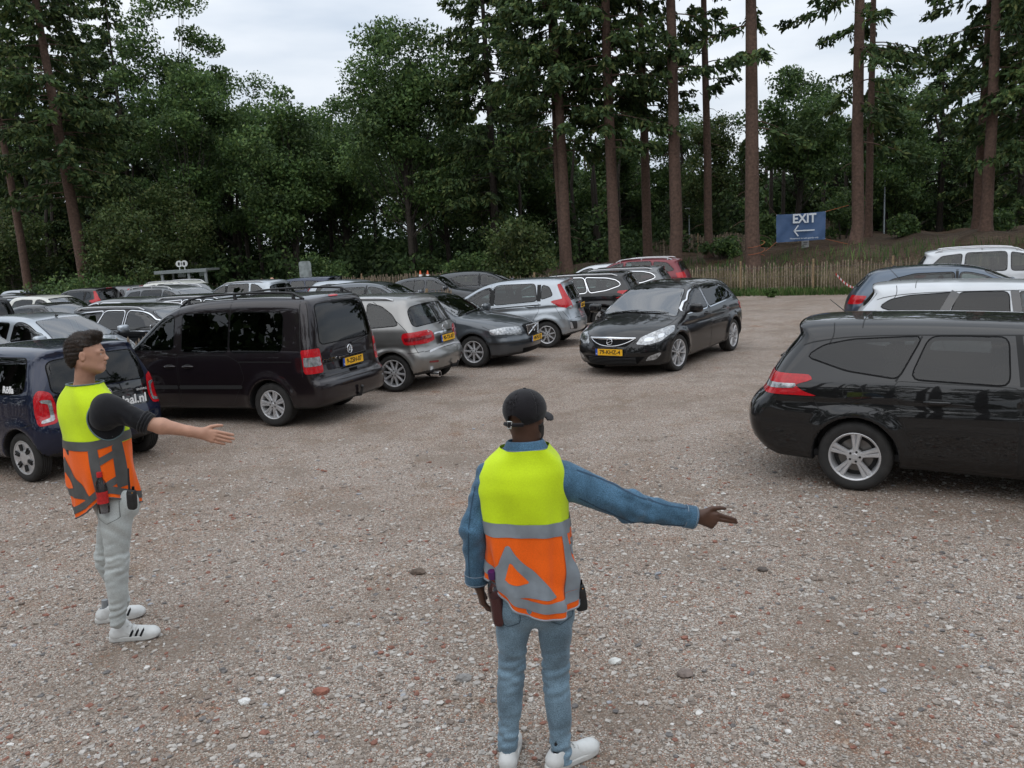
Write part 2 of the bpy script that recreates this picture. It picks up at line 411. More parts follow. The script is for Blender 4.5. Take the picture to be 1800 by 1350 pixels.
# ------------------------------------------------------------------ setting: ground, gravel, bank
def fence_y(x):return 32.6 if x<8.5 else 32.6-(x-8.5)*.60
def terrain(x,y):
    x=np.asarray(x,float);y=np.asarray(y,float)
    e=y-np.where(x<8.5,32.6,32.6-(x-8.5)*.60)
    h=(1.0+.75*sstep(4,22,x))*sstep(1.0,11,e)*sstep(-4,5,x)
    h=h+.18*np.sin(x*.9+y*.35)*sstep(2,8,e)*sstep(0,6,x)*.7+.10*np.sin(x*2.3-y*1.1)*sstep(2,8,e)*sstep(0,6,x)
    return h
def ground_mat(name,cols,sc,bumps,patchy,dirt=None):
    m=bpy.data.materials.new(name);m.use_nodes=True;t=m.node_tree;b=t.nodes['Principled BSDF'];b.inputs['Roughness'].default_value=.92;b.inputs['Specular IOR Level'].default_value=.25
    tcn=N(t,'ShaderNodeTexCoord');prev=None;hs=None
    for k,(s_,dens) in enumerate(sc):
        v=N(t,'ShaderNodeTexVoronoi');v.inputs['Scale'].default_value=s_;v.inputs['Randomness'].default_value=1;L(t,tcn.outputs['Object'],v.inputs['Vector'])
        sp=N(t,'ShaderNodeSeparateColor');L(t,v.outputs['Color'],sp.inputs[0])
        rp=N(t,'ShaderNodeValToRGB');rp.color_ramp.interpolation='CONSTANT';L(t,sp.outputs[0],rp.inputs[0])
        el=rp.color_ramp.elements
        while len(el)<len(cols):el.new(.5)
        for i,(p,c) in enumerate(cols):el[i].position=p;el[i].color=(*c,1)
        if prev is None:prev=rp.outputs[0]
        else:
            gt=N(t,'ShaderNodeMath',operation='LESS_THAN');gt.inputs[1].default_value=dens;L(t,sp.outputs[1],gt.inputs[0])
            dd=N(t,'ShaderNodeMath',operation='LESS_THAN');dd.inputs[1].default_value=.36/1;L(t,v.outputs['Distance'],dd.inputs[0])
            an=N(t,'ShaderNodeMath',operation='MULTIPLY');L(t,gt.outputs[0],an.inputs[0]);L(t,dd.outputs[0],an.inputs[1])
            mxx=N(t,'ShaderNodeMix',data_type='RGBA');L(t,an.outputs[0],mxx.inputs['Factor']);L(t,prev,mxx.inputs['A']);L(t,rp.outputs[0],mxx.inputs['B']);prev=mxx.outputs['Result']
        h=N(t,'ShaderNodeMath',operation='MULTIPLY');h.inputs[1].default_value=-1.0/s_;L(t,v.outputs['Distance'],h.inputs[0])
        if hs is None:hs=h.outputs[0]
        else:
            ad=N(t,'ShaderNodeMath',operation='ADD');L(t,hs,ad.inputs[0]);L(t,h.outputs[0],ad.inputs[1]);hs=ad.outputs[0]
    for (s_,lo,hi,c) in patchy:
        n=N(t,'ShaderNodeTexNoise');n.inputs['Scale'].default_value=s_;n.inputs['Detail'].default_value=6;n.inputs['Roughness'].default_value=.65;L(t,tcn.outputs['Object'],n.inputs['Vector'])
        mr=N(t,'ShaderNodeMapRange',interpolation_type='SMOOTHSTEP');mr.inputs[1].default_value=lo;mr.inputs[2].default_value=hi;L(t,n.outputs['Fac'],mr.inputs[0])
        mxx=N(t,'ShaderNodeMix',data_type='RGBA',blend_type='MULTIPLY');L(t,mr.outputs[0],mxx.inputs['Factor']);L(t,prev,mxx.inputs['A']);mxx.inputs['B'].default_value=(*c,1);prev=mxx.outputs['Result']
    if dirt:
        n=N(t,'ShaderNodeTexNoise');n.inputs['Scale'].default_value=.75;n.inputs['Detail'].default_value=7;n.inputs['Roughness'].default_value=.72;L(t,tcn.outputs['Object'],n.inputs['Vector'])
        n2=N(t,'ShaderNodeTexNoise');n2.inputs['Scale'].default_value=45;n2.inputs['Detail'].default_value=3;L(t,tcn.outputs['Object'],n2.inputs['Vector'])
        a1=N(t,'ShaderNodeMath',operation='MULTIPLY_ADD');a1.inputs[1].default_value=.30;L(t,n2.outputs['Fac'],a1.inputs[0]);L(t,n.outputs['Fac'],a1.inputs[2])
        mr=N(t,'ShaderNodeMapRange',interpolation_type='SMOOTHSTEP');mr.inputs[1].default_value=.62;mr.inputs[2].default_value=.78;mr.inputs[4].default_value=.6;L(t,a1.outputs[0],mr.inputs[0])
        dm=N(t,'ShaderNodeMix',data_type='RGBA');dm.inputs['A'].default_value=(*dirt,1);dm.inputs['B'].default_value=(dirt[0]*.62,dirt[1]*.58,dirt[2]*.55,1);L(t,n2.outputs['Fac'],dm.inputs['Factor'])
        mxx=N(t,'ShaderNodeMix',data_type='RGBA');L(t,mr.outputs[0],mxx.inputs['Factor']);L(t,prev,mxx.inputs['A']);L(t,dm.outputs['Result'],mxx.inputs['B']);prev=mxx.outputs['Result']
        for s_,am in((3.2,.05),(14,.014)):
            n=N(t,'ShaderNodeTexNoise');n.inputs['Scale'].default_value=s_;n.inputs['Detail'].default_value=3;L(t,tcn.outputs['Object'],n.inputs['Vector'])
            a1=N(t,'ShaderNodeMath',operation='MULTIPLY_ADD');a1.inputs[1].default_value=am;L(t,n.outputs['Fac'],a1.inputs[0]);L(t,hs,a1.inputs[2]);hs=a1.outputs[0]
    L(t,prev,b.inputs['Base Color'])
    bp=N(t,'ShaderNodeBump');bp.inputs['Strength'].default_value=bumps;bp.inputs['Distance'].default_value=.6;L(t,hs,bp.inputs['Height']);L(t,bp.outputs[0],b.inputs['Normal'])
    return m
GRAV=[(0,(.205,.16,.13)),(.16,(.29,.245,.21)),(.34,(.135,.108,.086)),(.48,(.40,.37,.33)),(.62,(.24,.195,.16)),(.75,(.105,.093,.083)),(.84,(.27,.15,.105)),(.92,(.44,.405,.365)),(.985,(.58,.55,.51))]
GRAV=[(p,tuple(min(.8,v*1.2) for v in c)) for p,c in GRAV]
gm=ground_mat('gravel_ground',GRAV,[(150,1),(70,.5),(30,.42)],.75,[(.35,.44,.66,(.86,.81,.77)),(1.7,.50,.72,(.80,.73,.66)),(.12,.45,.6,(.90,.88,.86)),(.9,.60,.72,(.85,.62,.48))],(.225,.18,.142))
fm=ground_mat('forest_floor',[(0,(.062,.042,.028)),(.2,(.085,.056,.036)),(.4,(.048,.034,.023)),(.55,(.065,.045,.028)),(.7,(.10,.070,.045)),(.85,(.05,.055,.025)),(.9,(.04,.03,.02)),(.95,(.11,.085,.05)),(.98,(.07,.05,.03))],[(26,1),(9,.5),(4,.4)],.5,[(.25,.42,.6,(.75,.62,.5)),(.9,.45,.65,(.65,.58,.5))])
# gravel lot
b=MB()
b.add([(-120,-30,.0),(80,-30,0),(80,2.5,0),(40,13.0,0),(20,25.0,0),(8.5,31.9,0),(-2,32.4,0),(-4,42,0),(-30,44,0),(-120,46,0)],[[0,1,2],[0,2,3],[0,3,4],[0,4,5],[0,5,6],[0,6,7],[0,7,8],[0,8,9]])
o=b.obj('gravel_lot',gm,smooth=False);o['kind']='structure'
# forest floor with the bank behind the fence
xs=np.concatenate([np.arange(-260,-20,20),np.arange(-20,40,.8),np.arange(40,261,20)]);ys=np.concatenate([[-60,0,20],np.arange(24,62,.8),np.arange(64,420,30)])
X,Y=np.meshgrid(xs,ys,indexing='ij');Z=terrain(X,Y)-.03
n1,n2=X.shape;ii,jj=np.meshgrid(np.arange(n1-1),np.arange(n2-1),indexing='ij');a=(ii*n2+jj).ravel()
o=obj('forest_floor',mesh('forest_floor',np.stack([X,Y,Z],-1),np.stack([a,a+n2,a+n2+1,a+1],1)),fm);o['kind']='structure'
# ------------------------------------------------------------------ loose gravel
def stones(n,xy,size,name,cols):
    """many small angular stones in one mesh"""
    base=[]
    for k in range(6):
        bm=bmesh.new();bmesh.ops.create_icosphere(bm,subdivisions=1,radius=1)
        r_=np.random.default_rng(k);V=np.array([v.co for v in bm.verts]);V=V*r_.uniform(.62,1.2,(len(V),1));F=np.array([[v.index for v in f.verts] for f in bm.faces]);bm.free();base.append((V,F))
    Vs,Fs=[],[];off=0
    grp=rng.integers(0,6,n)
    for k in range(6):
        m=grp==k;c=xy[m];s=size[m];q=len(c)
        V,F=base[k]
        a=rng.uniform(0,6.28,q);sx=s*rng.uniform(.75,1.35,q);sy=s*rng.uniform(.7,1.1,q);sz=s*rng.uniform(.35,.7,q)
        P=V[None]*np.stack([sx,sy,sz],1)[:,None]
        ca,sa=np.cos(a)[:,None],np.sin(a)[:,None]
        x=P[...,0]*ca-P[...,1]*sa+c[:,:1];y=P[...,0]*sa+P[...,1]*ca+c[:,1:2];z=P[...,2]+(sz*rng.uniform(-.1,.45,q))[:,None]
        Vs.append(np.stack([x,y,z],-1).reshape(-1,3));Fs.append((F[None]+(np.arange(q)*len(V))[:,None,None]+off).reshape(-1,3));off+=q*len(V)
    o=obj(name,mesh(name,np.concatenate(Vs),np.concatenate(Fs),False),cols);return o
def island_mat(name,stops,rough=.85,transl=0,nz=None,spec=.3):
    """colour picked per stone or leaf"""
    m=bpy.data.materials.new(name);m.use_nodes=True;t=m.node_tree;b=t.nodes['Principled BSDF'];b.inputs['Roughness'].default_value=rough;b.inputs['Specular IOR Level'].default_value=spec
    ge=N(t,'ShaderNodeNewGeometry');rp=N(t,'ShaderNodeValToRGB');el=rp.color_ramp.elements
    if transl==0:rp.color_ramp.interpolation='CONSTANT'
    while len(el)<len(stops):el.new(.5)
    for i,(p,c) in enumerate(stops):el[i].position=p;el[i].color=(*c,1)
    L(t,ge.outputs['Random Per Island'],rp.inputs[0]);out=rp.outputs[0]
    if nz:
        tcn=N(t,'ShaderNodeTexCoord');n=N(t,'ShaderNodeTexNoise');n.inputs['Scale'].default_value=nz[0];n.inputs['Detail'].default_value=3;L(t,tcn.outputs['Object'],n.inputs['Vector'])
        mr=N(t,'ShaderNodeMapRange');mr.inputs[1].default_value=.35;mr.inputs[2].default_value=.65;mr.inputs[3].default_value=1-nz[1];mr.inputs[4].default_value=1+nz[1];L(t,n.outputs['Fac'],mr.inputs[0])
        x=N(t,'ShaderNodeMix',data_type='RGBA',blend_type='MULTIPLY');x.inputs['Factor'].default_value=1;L(t,out,x.inputs['A']);L(t,mr.outputs[0],x.inputs['B']);out=x.outputs['Result']
    L(t,out,b.inputs['Base Color'])
    if transl:
        tr=N(t,'ShaderNodeBsdfTranslucent');L(t,out,tr.inputs['Color']);x=N(t,'ShaderNodeMixShader');x.inputs[0].default_value=transl
        L(t,b.outputs[0],x.inputs[1]);L(t,tr.outputs[0],x.inputs[2]);L(t,x.outputs[0],t.nodes['Material Output'].inputs[0])
    return m
SM=island_mat('loose_stone',[(0,(.26,.22,.19)),(.15,(.36,.33,.30)),(.32,(.19,.155,.13)),(.44,(.44,.41,.375)),(.60,(.30,.26,.225)),(.72,(.24,.115,.085)),(.80,(.15,.14,.135)),(.87,(.42,.39,.36)),(.965,(.60,.58,.55)),(.985,(.30,.31,.33))],.88,nz=(40,.22))
yy=2.2+rng.uniform(0,1,60000)**1.35*9;xx=rng.uniform(-1,1,60000)*(yy*.66+.4)
sz=.0042+.0175*rng.uniform(0,1,60000)**4.0+.0006*yy
den=.5+.5*np.sin(xx*1.3+1.7*np.sin(yy*.8))*np.sin(yy*1.1+xx*.4)
k=rng.uniform(0,1,60000)<(.42+.58*den)*(1-sstep(6,11.2,yy))
o=stones(k.sum(),np.stack([xx,yy],1)[k],sz[k],'loose_gravel',SM);tag(o,'loose pale and reddish gravel strewn over the lot','gravel',kind='stuff')
# a few single stones that stand out
for (px,py,s,lab,col) in((1205,1187,.045,'brownish angular stone lying on gravel right of the man in denim',(.20,.16,.14)),(1340,1003,.035,'dark flat stone on gravel below the pointing denim sleeve',(.10,.085,.075)),(815,1195,.04,'small grey stone on gravel left of the denim legs',(.25,.24,.23)),(565,1218,.04,'reddish brick fragment lying on gravel left of the middle',(.28,.12,.085)),(1080,1165,.035,'white chip of stone on gravel right of the denim legs',(.6,.6,.57)),(735,1008,.05,'brown clod of earth on gravel left of the denim sleeve',(.12,.09,.07)),(430,1235,.03,'white scrap lying on gravel at lower left',(.7,.7,.68)),(990,1240,.03,'orange brick chip between the white shoes',(.36,.14,.08))):
    P=atZ(px,py,0);bm=bmesh.new();bmesh.ops.create_icosphere(bm,subdivisions=2,radius=1);r_=np.random.default_rng(int(px))
    for v in bm.verts:
        v.co*=r_.uniform(.8,1.12);v.co.x*=s*1.15;v.co.y*=s*.8;v.co.z*=s*.6
    me=bpy.data.meshes.new('stone');bm.to_mesh(me);bm.free();o=obj('stone',me,mat('stone_%d'%px,col,.9,nz=(30,.3),bump=(60,.4,.01)),None,(P[0],P[1],s*.25));tag(o,lab,'stone')
# ------------------------------------------------------------------ trees
NEED=island_mat('spruce_needles',[(0,(0.022,0.044,0.017)),(.3,(0.040,0.073,0.025)),(.6,(0.060,0.098,0.031)),(.85,(0.090,0.127,0.037)),(1,(0.123,0.133,0.043))],.75,.22,nz=(.5,.45))
OAKL=island_mat('oak_leaves',[(0,(0.038,0.073,0.027)),(.3,(0.062,0.112,0.037)),(.6,(0.087,0.148,0.045)),(.9,(0.118,0.182,0.051)),(1,(0.146,0.192,0.058))],.6,.3,nz=(.45,.4))
YELL=island_mat('pale_leaves',[(0,(.036,.062,.02)),(.4,(.058,.092,.028)),(.8,(.085,.118,.034)),(1,(.12,.13,.042))],.6,.3,nz=(.6,.3))
WOOD=island_mat('woodland_leaves',[(0,(0.022,0.042,0.016)),(.4,(0.043,0.077,0.027)),(.8,(0.069,0.114,0.037)),(1,(0.101,0.140,0.043))],.8,.2,nz=(.22,.6))
def bark(name,c1,sc=9):
    m=mat(name,c1,.95,nz=(sc,.35),bump=(22,.8,.03));return m
BARK=bark('spruce_bark',(.105,.064,.047));BARKD=bark('dark_bark',(.042,.034,.027));BARKG=bark('grey_bark',(.10,.088,.075))
def quads(c,u,v):
    """diamond leaves: centre, half length vector, half width vector"""
    V=np.stack([c-u,c+v*1-u*.1,c+u,c-v-u*.1],1);n=len(c)
    return V.reshape(-1,3),np.arange(n*4).reshape(n,4)
def unit(a):return a/(np.linalg.norm(a,axis=-1,keepdims=True)+1e-9)
def trunk_mb(mb,P,r,n=10,m=0):mb.tube(P,r,n,m,caps=False)
def spruce(H,z0,spread,dia,seed,lean=(0,0),sparse=1.,droop=.35,step=.36):
    g=np.random.default_rng(seed)
    mb=MB();zs=np.array([-.5,0,.25,.8,2,H*.2,H*.4,H*.6,H*.8,H]);wob=np.cumsum(g.normal(0,.035,(len(zs),2)),0)
    P=np.stack([lean[0]*zs+wob[:,0],lean[1]*zs+wob[:,1],zs],1)
    rad=dia/2*np.array([1.55,1.35,1.12,1.02,.98,.9,.76,.58,.34,.04])
    trunk_mb(mb,P,rad,14)
    ax=lambda z:np.stack([np.interp(z,zs,P[:,0]),np.interp(z,zs,P[:,1]),z],-1)
    C,U,Wd=[],[],[]
    z=z0
    while z<H-.3:
        f=(z-z0)/(H-z0);nb=g.integers(4,7) if f>.06 else g.integers(2,4)
        L0=spread*(1-f)**.75*(.75+.25*min(1,f*6))
        for _ in range(nb):
            if g.random()>sparse:continue
            a=g.uniform(0,2*math.pi);ln=L0*g.uniform(.6,1.12)+.25;zz=z+g.uniform(-.25,.25)
            o=ax(np.array(zz));d=np.array([math.cos(a),math.sin(a),0])
            t=np.linspace(0,1,6);up=g.uniform(.0,.16)
            path=o+d*(t[:,None]*ln)+np.array([0,0,1])*((up*t-droop*t**1.6*g.uniform(.7,1.3)+.16*t**4)*ln)[:,None]
            mb.tube(path[:5],np.linspace(.035*min(1,ln/2),.008,5),5,0,False)
            nt=int(10+ln*13);tt=g.uniform(.16,1,nt)**.75
            p=np.stack([np.interp(tt,t,path[:,i]) for i in range(3)],1)
            side=np.cross(d,[0,0,1])*np.where(g.random(nt)<.5,1,-1)[:,None]
            tw=unit(side*g.uniform(.35,1,(nt,1))+d*g.uniform(.2,.9,(nt,1))+np.array([0,0,-1])*g.uniform(.15,1.3,(nt,1)))
            tl=(.24+.34*g.random(nt))*(1.15-.55*tt)*min(1.25,.55+ln*.25)
            for q in(.35,.85,1.3):
                cc=p+tw*(tl*q*.75)[:,None]+g.normal(0,.04,(nt,3));cc[:,2]-=.06*q*q
                uu=unit(tw+g.normal(0,.35,(nt,3)))*(tl*.42)[:,None]
                ww=unit(np.cross(uu,g.normal(0,1,(nt,3))))*(.05+.045*g.random(nt))[:,None]
                C.append(cc);U.append(uu);Wd.append(ww)
        z+=step*(1+.7*g.random())
    # dead snags under the crown
    for _ in range(int(z0*1.6)):
        zz=g.uniform(min(1.5,z0*.5),z0);a=g.uniform(0,6.28);ln=g.uniform(.2,1.1);o=ax(np.array(zz));d=np.array([math.cos(a),math.sin(a),-.25])
        mb.tube([o,o+d*ln*.6,o+d*ln+np.array([0,0,-.15*ln])],[.018,.012,.004],4,0,False)
    V,F=quads(np.concatenate(C),np.concatenate(U),np.concatenate(Wd))
    return mb,V,F
def leafball(g,c,r,n,size,flat=.75):
    d=unit(g.normal(0,1,(n,3)));rr=r*(g.random(n)**.45)
    d2=d*np.array([1,1,flat]);p=c+d2*rr[:,None]
    u=unit(g.normal(0,1,(n,3))+np.array([0,0,-.3]));v=unit(np.cross(u,d+g.normal(0,.6,(n,3))))
    s=size*(.6+.8*g.random(n))
    return p,u*(s*.55)[:,None],v*(s*.33)[:,None]
def oak(H,z0,spread,dia,seed,n_cl=70,per=200,leaf=.24,stems=1,conic=.0,flat=.7):
    g=np.random.default_rng(seed);mb=MB();C,U,W=[],[],[]
    cz=(z0+H)/2;ch=(H-z0)/2
    cen=[]
    while len(cen)<n_cl:
        d=unit(g.normal(0,1,3));r=g.random()**.4
        p=np.array([d[0]*spread*r,d[1]*spread*r,cz+d[2]*ch*r])
        if conic:
            f=(p[2]-z0)/(H-z0);p[:2]*=1.25-conic*f
        lob=.78+.22*math.sin(3*math.atan2(d[1],d[0])+seed)+.12*math.sin(5*d[2]+seed*2)
        p[:2]*=lob;cen.append(p)
    cen=np.array(cen)
    for s in range(stems):
        off=np.array([(s-(stems-1)/2)*.7,0,0]);top=np.array([off[0]*2.2+g.normal(0,.3),g.normal(0,.3),z0+(H-z0)*.72])
        zs=np.linspace(0,1,7);P=off*.4+np.outer(zs,top-off*.4)+np.stack([.18*np.sin(zs*5+seed),.18*np.cos(zs*4+seed)-.18,zs*0],1)*zs[:,None]
        P[0,2]=-.4
        mb.tube(P,dia/2*np.array([1.35,1.0,.9,.75,.58,.4,.18]),10,0,False)
        for i,c in enumerate(cen[s::stems]):
            if i%2 and i>20:continue
            t=np.clip((c[2]-z0*.6)/(top[2])*.75,.22,.95);b0=np.array([np.interp(t,zs,P[:,j]) for j in range(3)])
            m=(b0+c)/2+np.array([0,0,-.12])*np.linalg.norm(c-b0);r0=dia*.16*(1-t*.6)
            mb.tube([b0,(b0+m)/2+g.normal(0,.08,3),m+g.normal(0,.1,3),c],[r0,r0*.7,r0*.45,.012],5,0,False)
    for c in cen:
        a,b_,d=leafball(g,c,g.uniform(.55,1.15)*spread*.30+.2,int(per*g.uniform(.6,1.3)),leaf,flat);C.append(a);U.append(b_);W.append(d)
    V,F=quads(np.concatenate(C),np.concatenate(U),np.concatenate(W));return mb,V,F
def tree(name,label,px,Y,parts,leafm,barkm,cat='tree',group='trees beyond the parking lot',x=None):
    X=atY(px,430,Y)[0] if x is None else x
    root=thing(name,label,cat,(X,Y,float(terrain(X,Y))-.03),0,group)
    mb,V,F=parts;mb.obj('trunk',barkm,root)
    obj('crown',mesh('crown',V,F,False),leafm,root);return root
TR=[ # px, Y, diameter, height, first live branch, spread, sparse, lean, label
 (38,47,.46,21,7.5,3.0,.9,-.035,'thin brown leaning spruce trunk at the left edge behind the parked cars'),
 (140,45,.64,24,6.0,4.6,1,-.03,'thick reddish brown leaning spruce trunk at far left, left of the pale green birch'),
 (238,56,.40,20.8,2.5,3.8,1,0,'narrow dark spruce whose pointed top stands left of the grey-trunked oak'),
 (180,58,.4,23,2.0,4.2,1,0,'dark spruce standing behind the thick leaning trunk at left'),
 (60,58,.4,21,2.0,4.2,1,0,'full dark spruce behind the thin leaning trunk at left'),
 (868,49,.48,22,4.2,4.8,1,0,'full dark spruce just left of the centre tall bare trunks'),
 (985,43,.36,23,8.4,4.2,1,-.01,'slim spruce trunk doubled up with a thicker one, right of the round bush'),
 (998,42,.54,24,6.2,4.2,1,-.012,'tall reddish spruce trunk right of the round bush'),
 (1075,41,.58,25,6.2,4.0,1,-.004,'tall spruce with ivy at its foot, behind the red car'),
 (1137,46,.52,24,7.5,3.2,.8,-.004,'dark slim spruce trunk between the ivy-footed one and the pale-barked one'),
 (1187,40,.60,25,9.0,3.6,.62,-.006,'straight pale-barked spruce trunk with knots, right of the red car'),
 (1246,43,.42,24,8.5,2.6,.55,-.004,'slender spruce trunk next to the yellow-green young tree'),
 (1330,37.5,.64,25,6.4,3.5,.5,.0,'thick spruce trunk wrapped with orange rope left of the exit banner'),
 (1502,38,.54,25,4.6,3.7,.52,.0,'thick spruce trunk wrapped with orange rope right of the exit banner'),
 (1528,43,.38,23,4.8,2.8,.6,.004,'slim reddish spruce trunk just right of the roped trunk'),
 (1730,37,.48,25,5.6,3.6,.6,.012,'pale brown spruce trunk behind the white car at right'),
 (1716,40,.5,24,6.5,4.2,.8,.01,'darker spruce trunk close behind the pale brown one at right'),
 (1845,36,.6,24,3.6,4.2,.8,0,'spruce at the right edge of which only branches show'),
 (1650,56,.4,12.5,.8,4.4,1,0,'bushy dark spruce clothed to the ground behind the right-hand cars'),
 (1790,50,.4,13,.6,4.6,1,0,'broad dark fir clothed to the ground at the right edge'),
 (1470,60,.4,9,.8,3.6,1,0,'low dark fir behind the exit banner'),
]
STEP={1187:.85,1246:.9,1330:1.0,1502:.9,1528:.9,1730:.75,1716:.7,1137:.6,985:.5,998:.5,1075:.55,38:.6}
for i,(px,Y,dia,H,z0,spd,spa,le,lab) in enumerate(TR):
    tree('spruce_tree',lab,px,Y,spruce(H,z0,spd,dia,100+i,(le,0),spa,.34 if i<12 else .46,STEP.get(px,.36)),NEED,BARK if Y<49 else BARKD,'spruce')
OK=[(340,51,.34,18.6,5.0,3.7,'grey-trunked oak with a tall crown left of the broad dark oak',75,1,BARKG,OAKL),
 (418,58,.4,15.6,3,4.0,'dense dark oak behind the grey-trunked oak',75,1,BARKD,OAKL),
 (510,52,.42,12.3,3.4,4.0,'broad dark twin-stemmed oak left of the middle',80,2,BARKD,OAKL),
 (605,57,.4,13.0,4,4.0,'oak with open top between the twin-stemmed and the round-topped oak',75,1,BARKD,OAKL),
 (722,50,.38,16.2,4.5,3.9,'tall round-topped oak in the middle, left of the big spruces',85,1,BARKD,OAKL),
 (790,56,.35,12,3,3.6,'dark oak tucked behind the round-topped oak',60,1,BARKD,OAKL),
 (1262,52,.2,8.6,1.5,2.4,'yellow-green young tree behind the slender spruce trunk',60,1,BARKD,YELL),
 (1205,56,.25,9.2,2,2.6,'thin oak with see-through crown behind the pale-barked spruce',50,1,BARKD,OAKL),
 (1398,50,.36,9.8,2.6,3.2,'dark stemmed oak standing behind the exit banner',60,1,BARKD,OAKL),
 (1572,54,.3,10.5,1.5,3.4,'bushy oak behind the lamp post',60,1,BARKD,OAKL),
 (1090,58,.3,10.5,1,3.2,'small oak seen between the tall spruce trunks',55,1,BARKD,OAKL),
 (930,60,.3,12,1,4,'oak deep behind the round bush',60,1,BARKD,OAKL),
 (300,47,.16,7.0,.6,2.6,'pale green birch-like shrub tree behind the bus shelter',60,2,BARKG,YELL),
 (230,44,.14,6.0,.4,2.5,'pale yellow-green shrub tree left of the bus shelter',55,2,BARKG,YELL),
 (20,52,.2,6.5,.5,3.0,'light green shrub tree at the left edge',45,2,BARKG,YELL)]
for i,(px,Y,dia,H,z0,spd,lab,nc,stm,bk,lf) in enumerate(OK):
    tree('oak_tree' if lf is OAKL else 'young_tree',lab,px,Y,oak(H,z0,spd,dia,300+i,nc,400 if spd>3 else 260,.185 if spd>3 else .15,stm,.35),lf,bk)
SHR=[(915,39,.1,3.6,.1,2.0,'round grey-green bush behind the fence in the middle',40,YELL),(110,41,.1,1.9,.1,2.4,'low dark bush at the foot of the thick leaning trunk',26,OAKL),(190,42,.1,1.6,.1,2.4,'low green bush left of the bus shelter',26,OAKL),(560,47,.1,2.2,.1,2.2,'dark bush beside the grey notice board',24,OAKL),(820,44,.1,1.8,.1,1.8,'low dark bush behind the orange cones',22,OAKL),(1480,47,.1,2.5,.1,1.6,'small dark shrub on the bank right of the exit banner',18,OAKL),(1585,41,.08,1.1,.05,.8,'small dark shrub on the earth bank beside the slim trunk',12,OAKL),(1275,42,.08,1.0,.05,1.1,'low shrub on the bank left of the roped trunk',12,OAKL),(1345,44,.08,1.5,.05,1.1,'leafy shrub on the bank under the exit banner',14,OAKL),(1760,42,.08,1.1,.05,1.1,'low shrub on the earth bank right of the pale trunk',12,OAKL)]
for i,(px,Y,dia,H,z0,spd,lab,nc,lf) in enumerate(SHR):
    tree('shrub',lab,px,Y,oak(H,z0,spd,dia,500+i,nc,170,.15,2,0,.8),lf,BARKD,'shrub','shrubs beyond the parking lot')
# the wood behind, one mass
def woodland():
    g=np.random.default_rng(77);C,U,W=[],[],[];mb=MB()
    pxs=[-250,0,120,250,350,450,600,800,900,1000,1100,1250,1330,1400,1480,1560,1650,1800,2050]
    hs=[14,13.5,14,12.5,12.5,10,11.5,11.5,11.0,8.2,6.8,6.2,5.6,5.8,6.2,7.5,8.5,9.5,10]
    for k in range(1150):
        px=g.uniform(-250,2050);Y=g.uniform(60,84);h=np.interp(px,pxs,hs)*(Y/66)*g.uniform(.82,1.1)
        X=atY(px,430,Y)[0];z=h*g.random()**.8
        c=np.array([X,Y,z+.6]);n=230
        a,b_,d=leafball(g,c,g.uniform(1.0,2.1),n,.33,.8);C.append(a);U.append(b_);W.append(d)
    for k in range(330):
        px=g.uniform(-250,2000);Y=g.uniform(62,76);X=atY(px,430,Y)[0]
        a,b_,d=leafball(g,np.array([X,Y,g.uniform(.3,3.2)+float(terrain(X,Y))*.8]),g.uniform(1.1,1.9),120,.42,.8);C.append(a);U.append(b_);W.append(d)
    for k in range(230):
        px=g.uniform(-250,1300);Y=g.uniform(49,60);X=atY(px,430,Y)[0]
        a,b_,d=leafball(g,np.array([X,Y,g.uniform(.2,3.4)*g.random()+float(terrain(X,Y))]),g.uniform(.8,1.5),150,.27,.8);C.append(a);U.append(b_);W.append(d)
    for k in range(150):
        px=g.uniform(-200,2000);Y=g.uniform(54,72);X=atY(px,430,Y)[0];z=float(terrain(X,Y))
        mb.tube([(X,Y,z-.5),(X+g.normal(0,.15),Y,z+5),(X+g.normal(0,.4),Y,9)],[g.uniform(.09,.22),.12,.06],6,1,False)
    V,F=quads(np.concatenate(C),np.concatenate(U),np.concatenate(W));mb.add(V,F,0)
    o=obj('woodland',mb.mesh('woodland',False),[WOOD,BARKD]);tag(o,'dark mixed wood behind the nearer trees','woodland',kind='stuff')
woodland()

# the same wood goes on behind the camera and at the sides; the cars mirror it
def woodland_round():
    g=np.random.default_rng(78);C,U,W=[],[],[];mb=MB()
    for k in range(620):
        a=g.uniform(R(150),R(395));r=g.uniform(30,46)
        X,Y=r*math.cos(a),12+r*math.sin(a)
        if Y>20:continue
        z=(13+3*math.sin(a*9))*g.random()**.75;n=70
        p,b_,d=leafball(g,np.array([X,Y,z+.6]),g.uniform(1.2,2.4),n,.7,.8);C.append(p);U.append(b_);W.append(d)
    for k in range(60):
        a=g.uniform(R(150),R(395));r=g.uniform(28,44);X,Y=r*math.cos(a),12+r*math.sin(a)
        if Y>20:continue
        mb.tube([(X,Y,-.5),(X,Y,8),(X+g.normal(0,.4),Y,19)],[.3,.22,.05],7,1,False)
    V,F=quads(np.concatenate(C),np.concatenate(U),np.concatenate(W));mb.add(V,F,0)
    tag(mb.obj('woodland',[WOOD,BARKD],smooth=False),'dark wood on the near side of the parking lot, mirrored in the car paint','woodland',kind='stuff')
woodland_round()
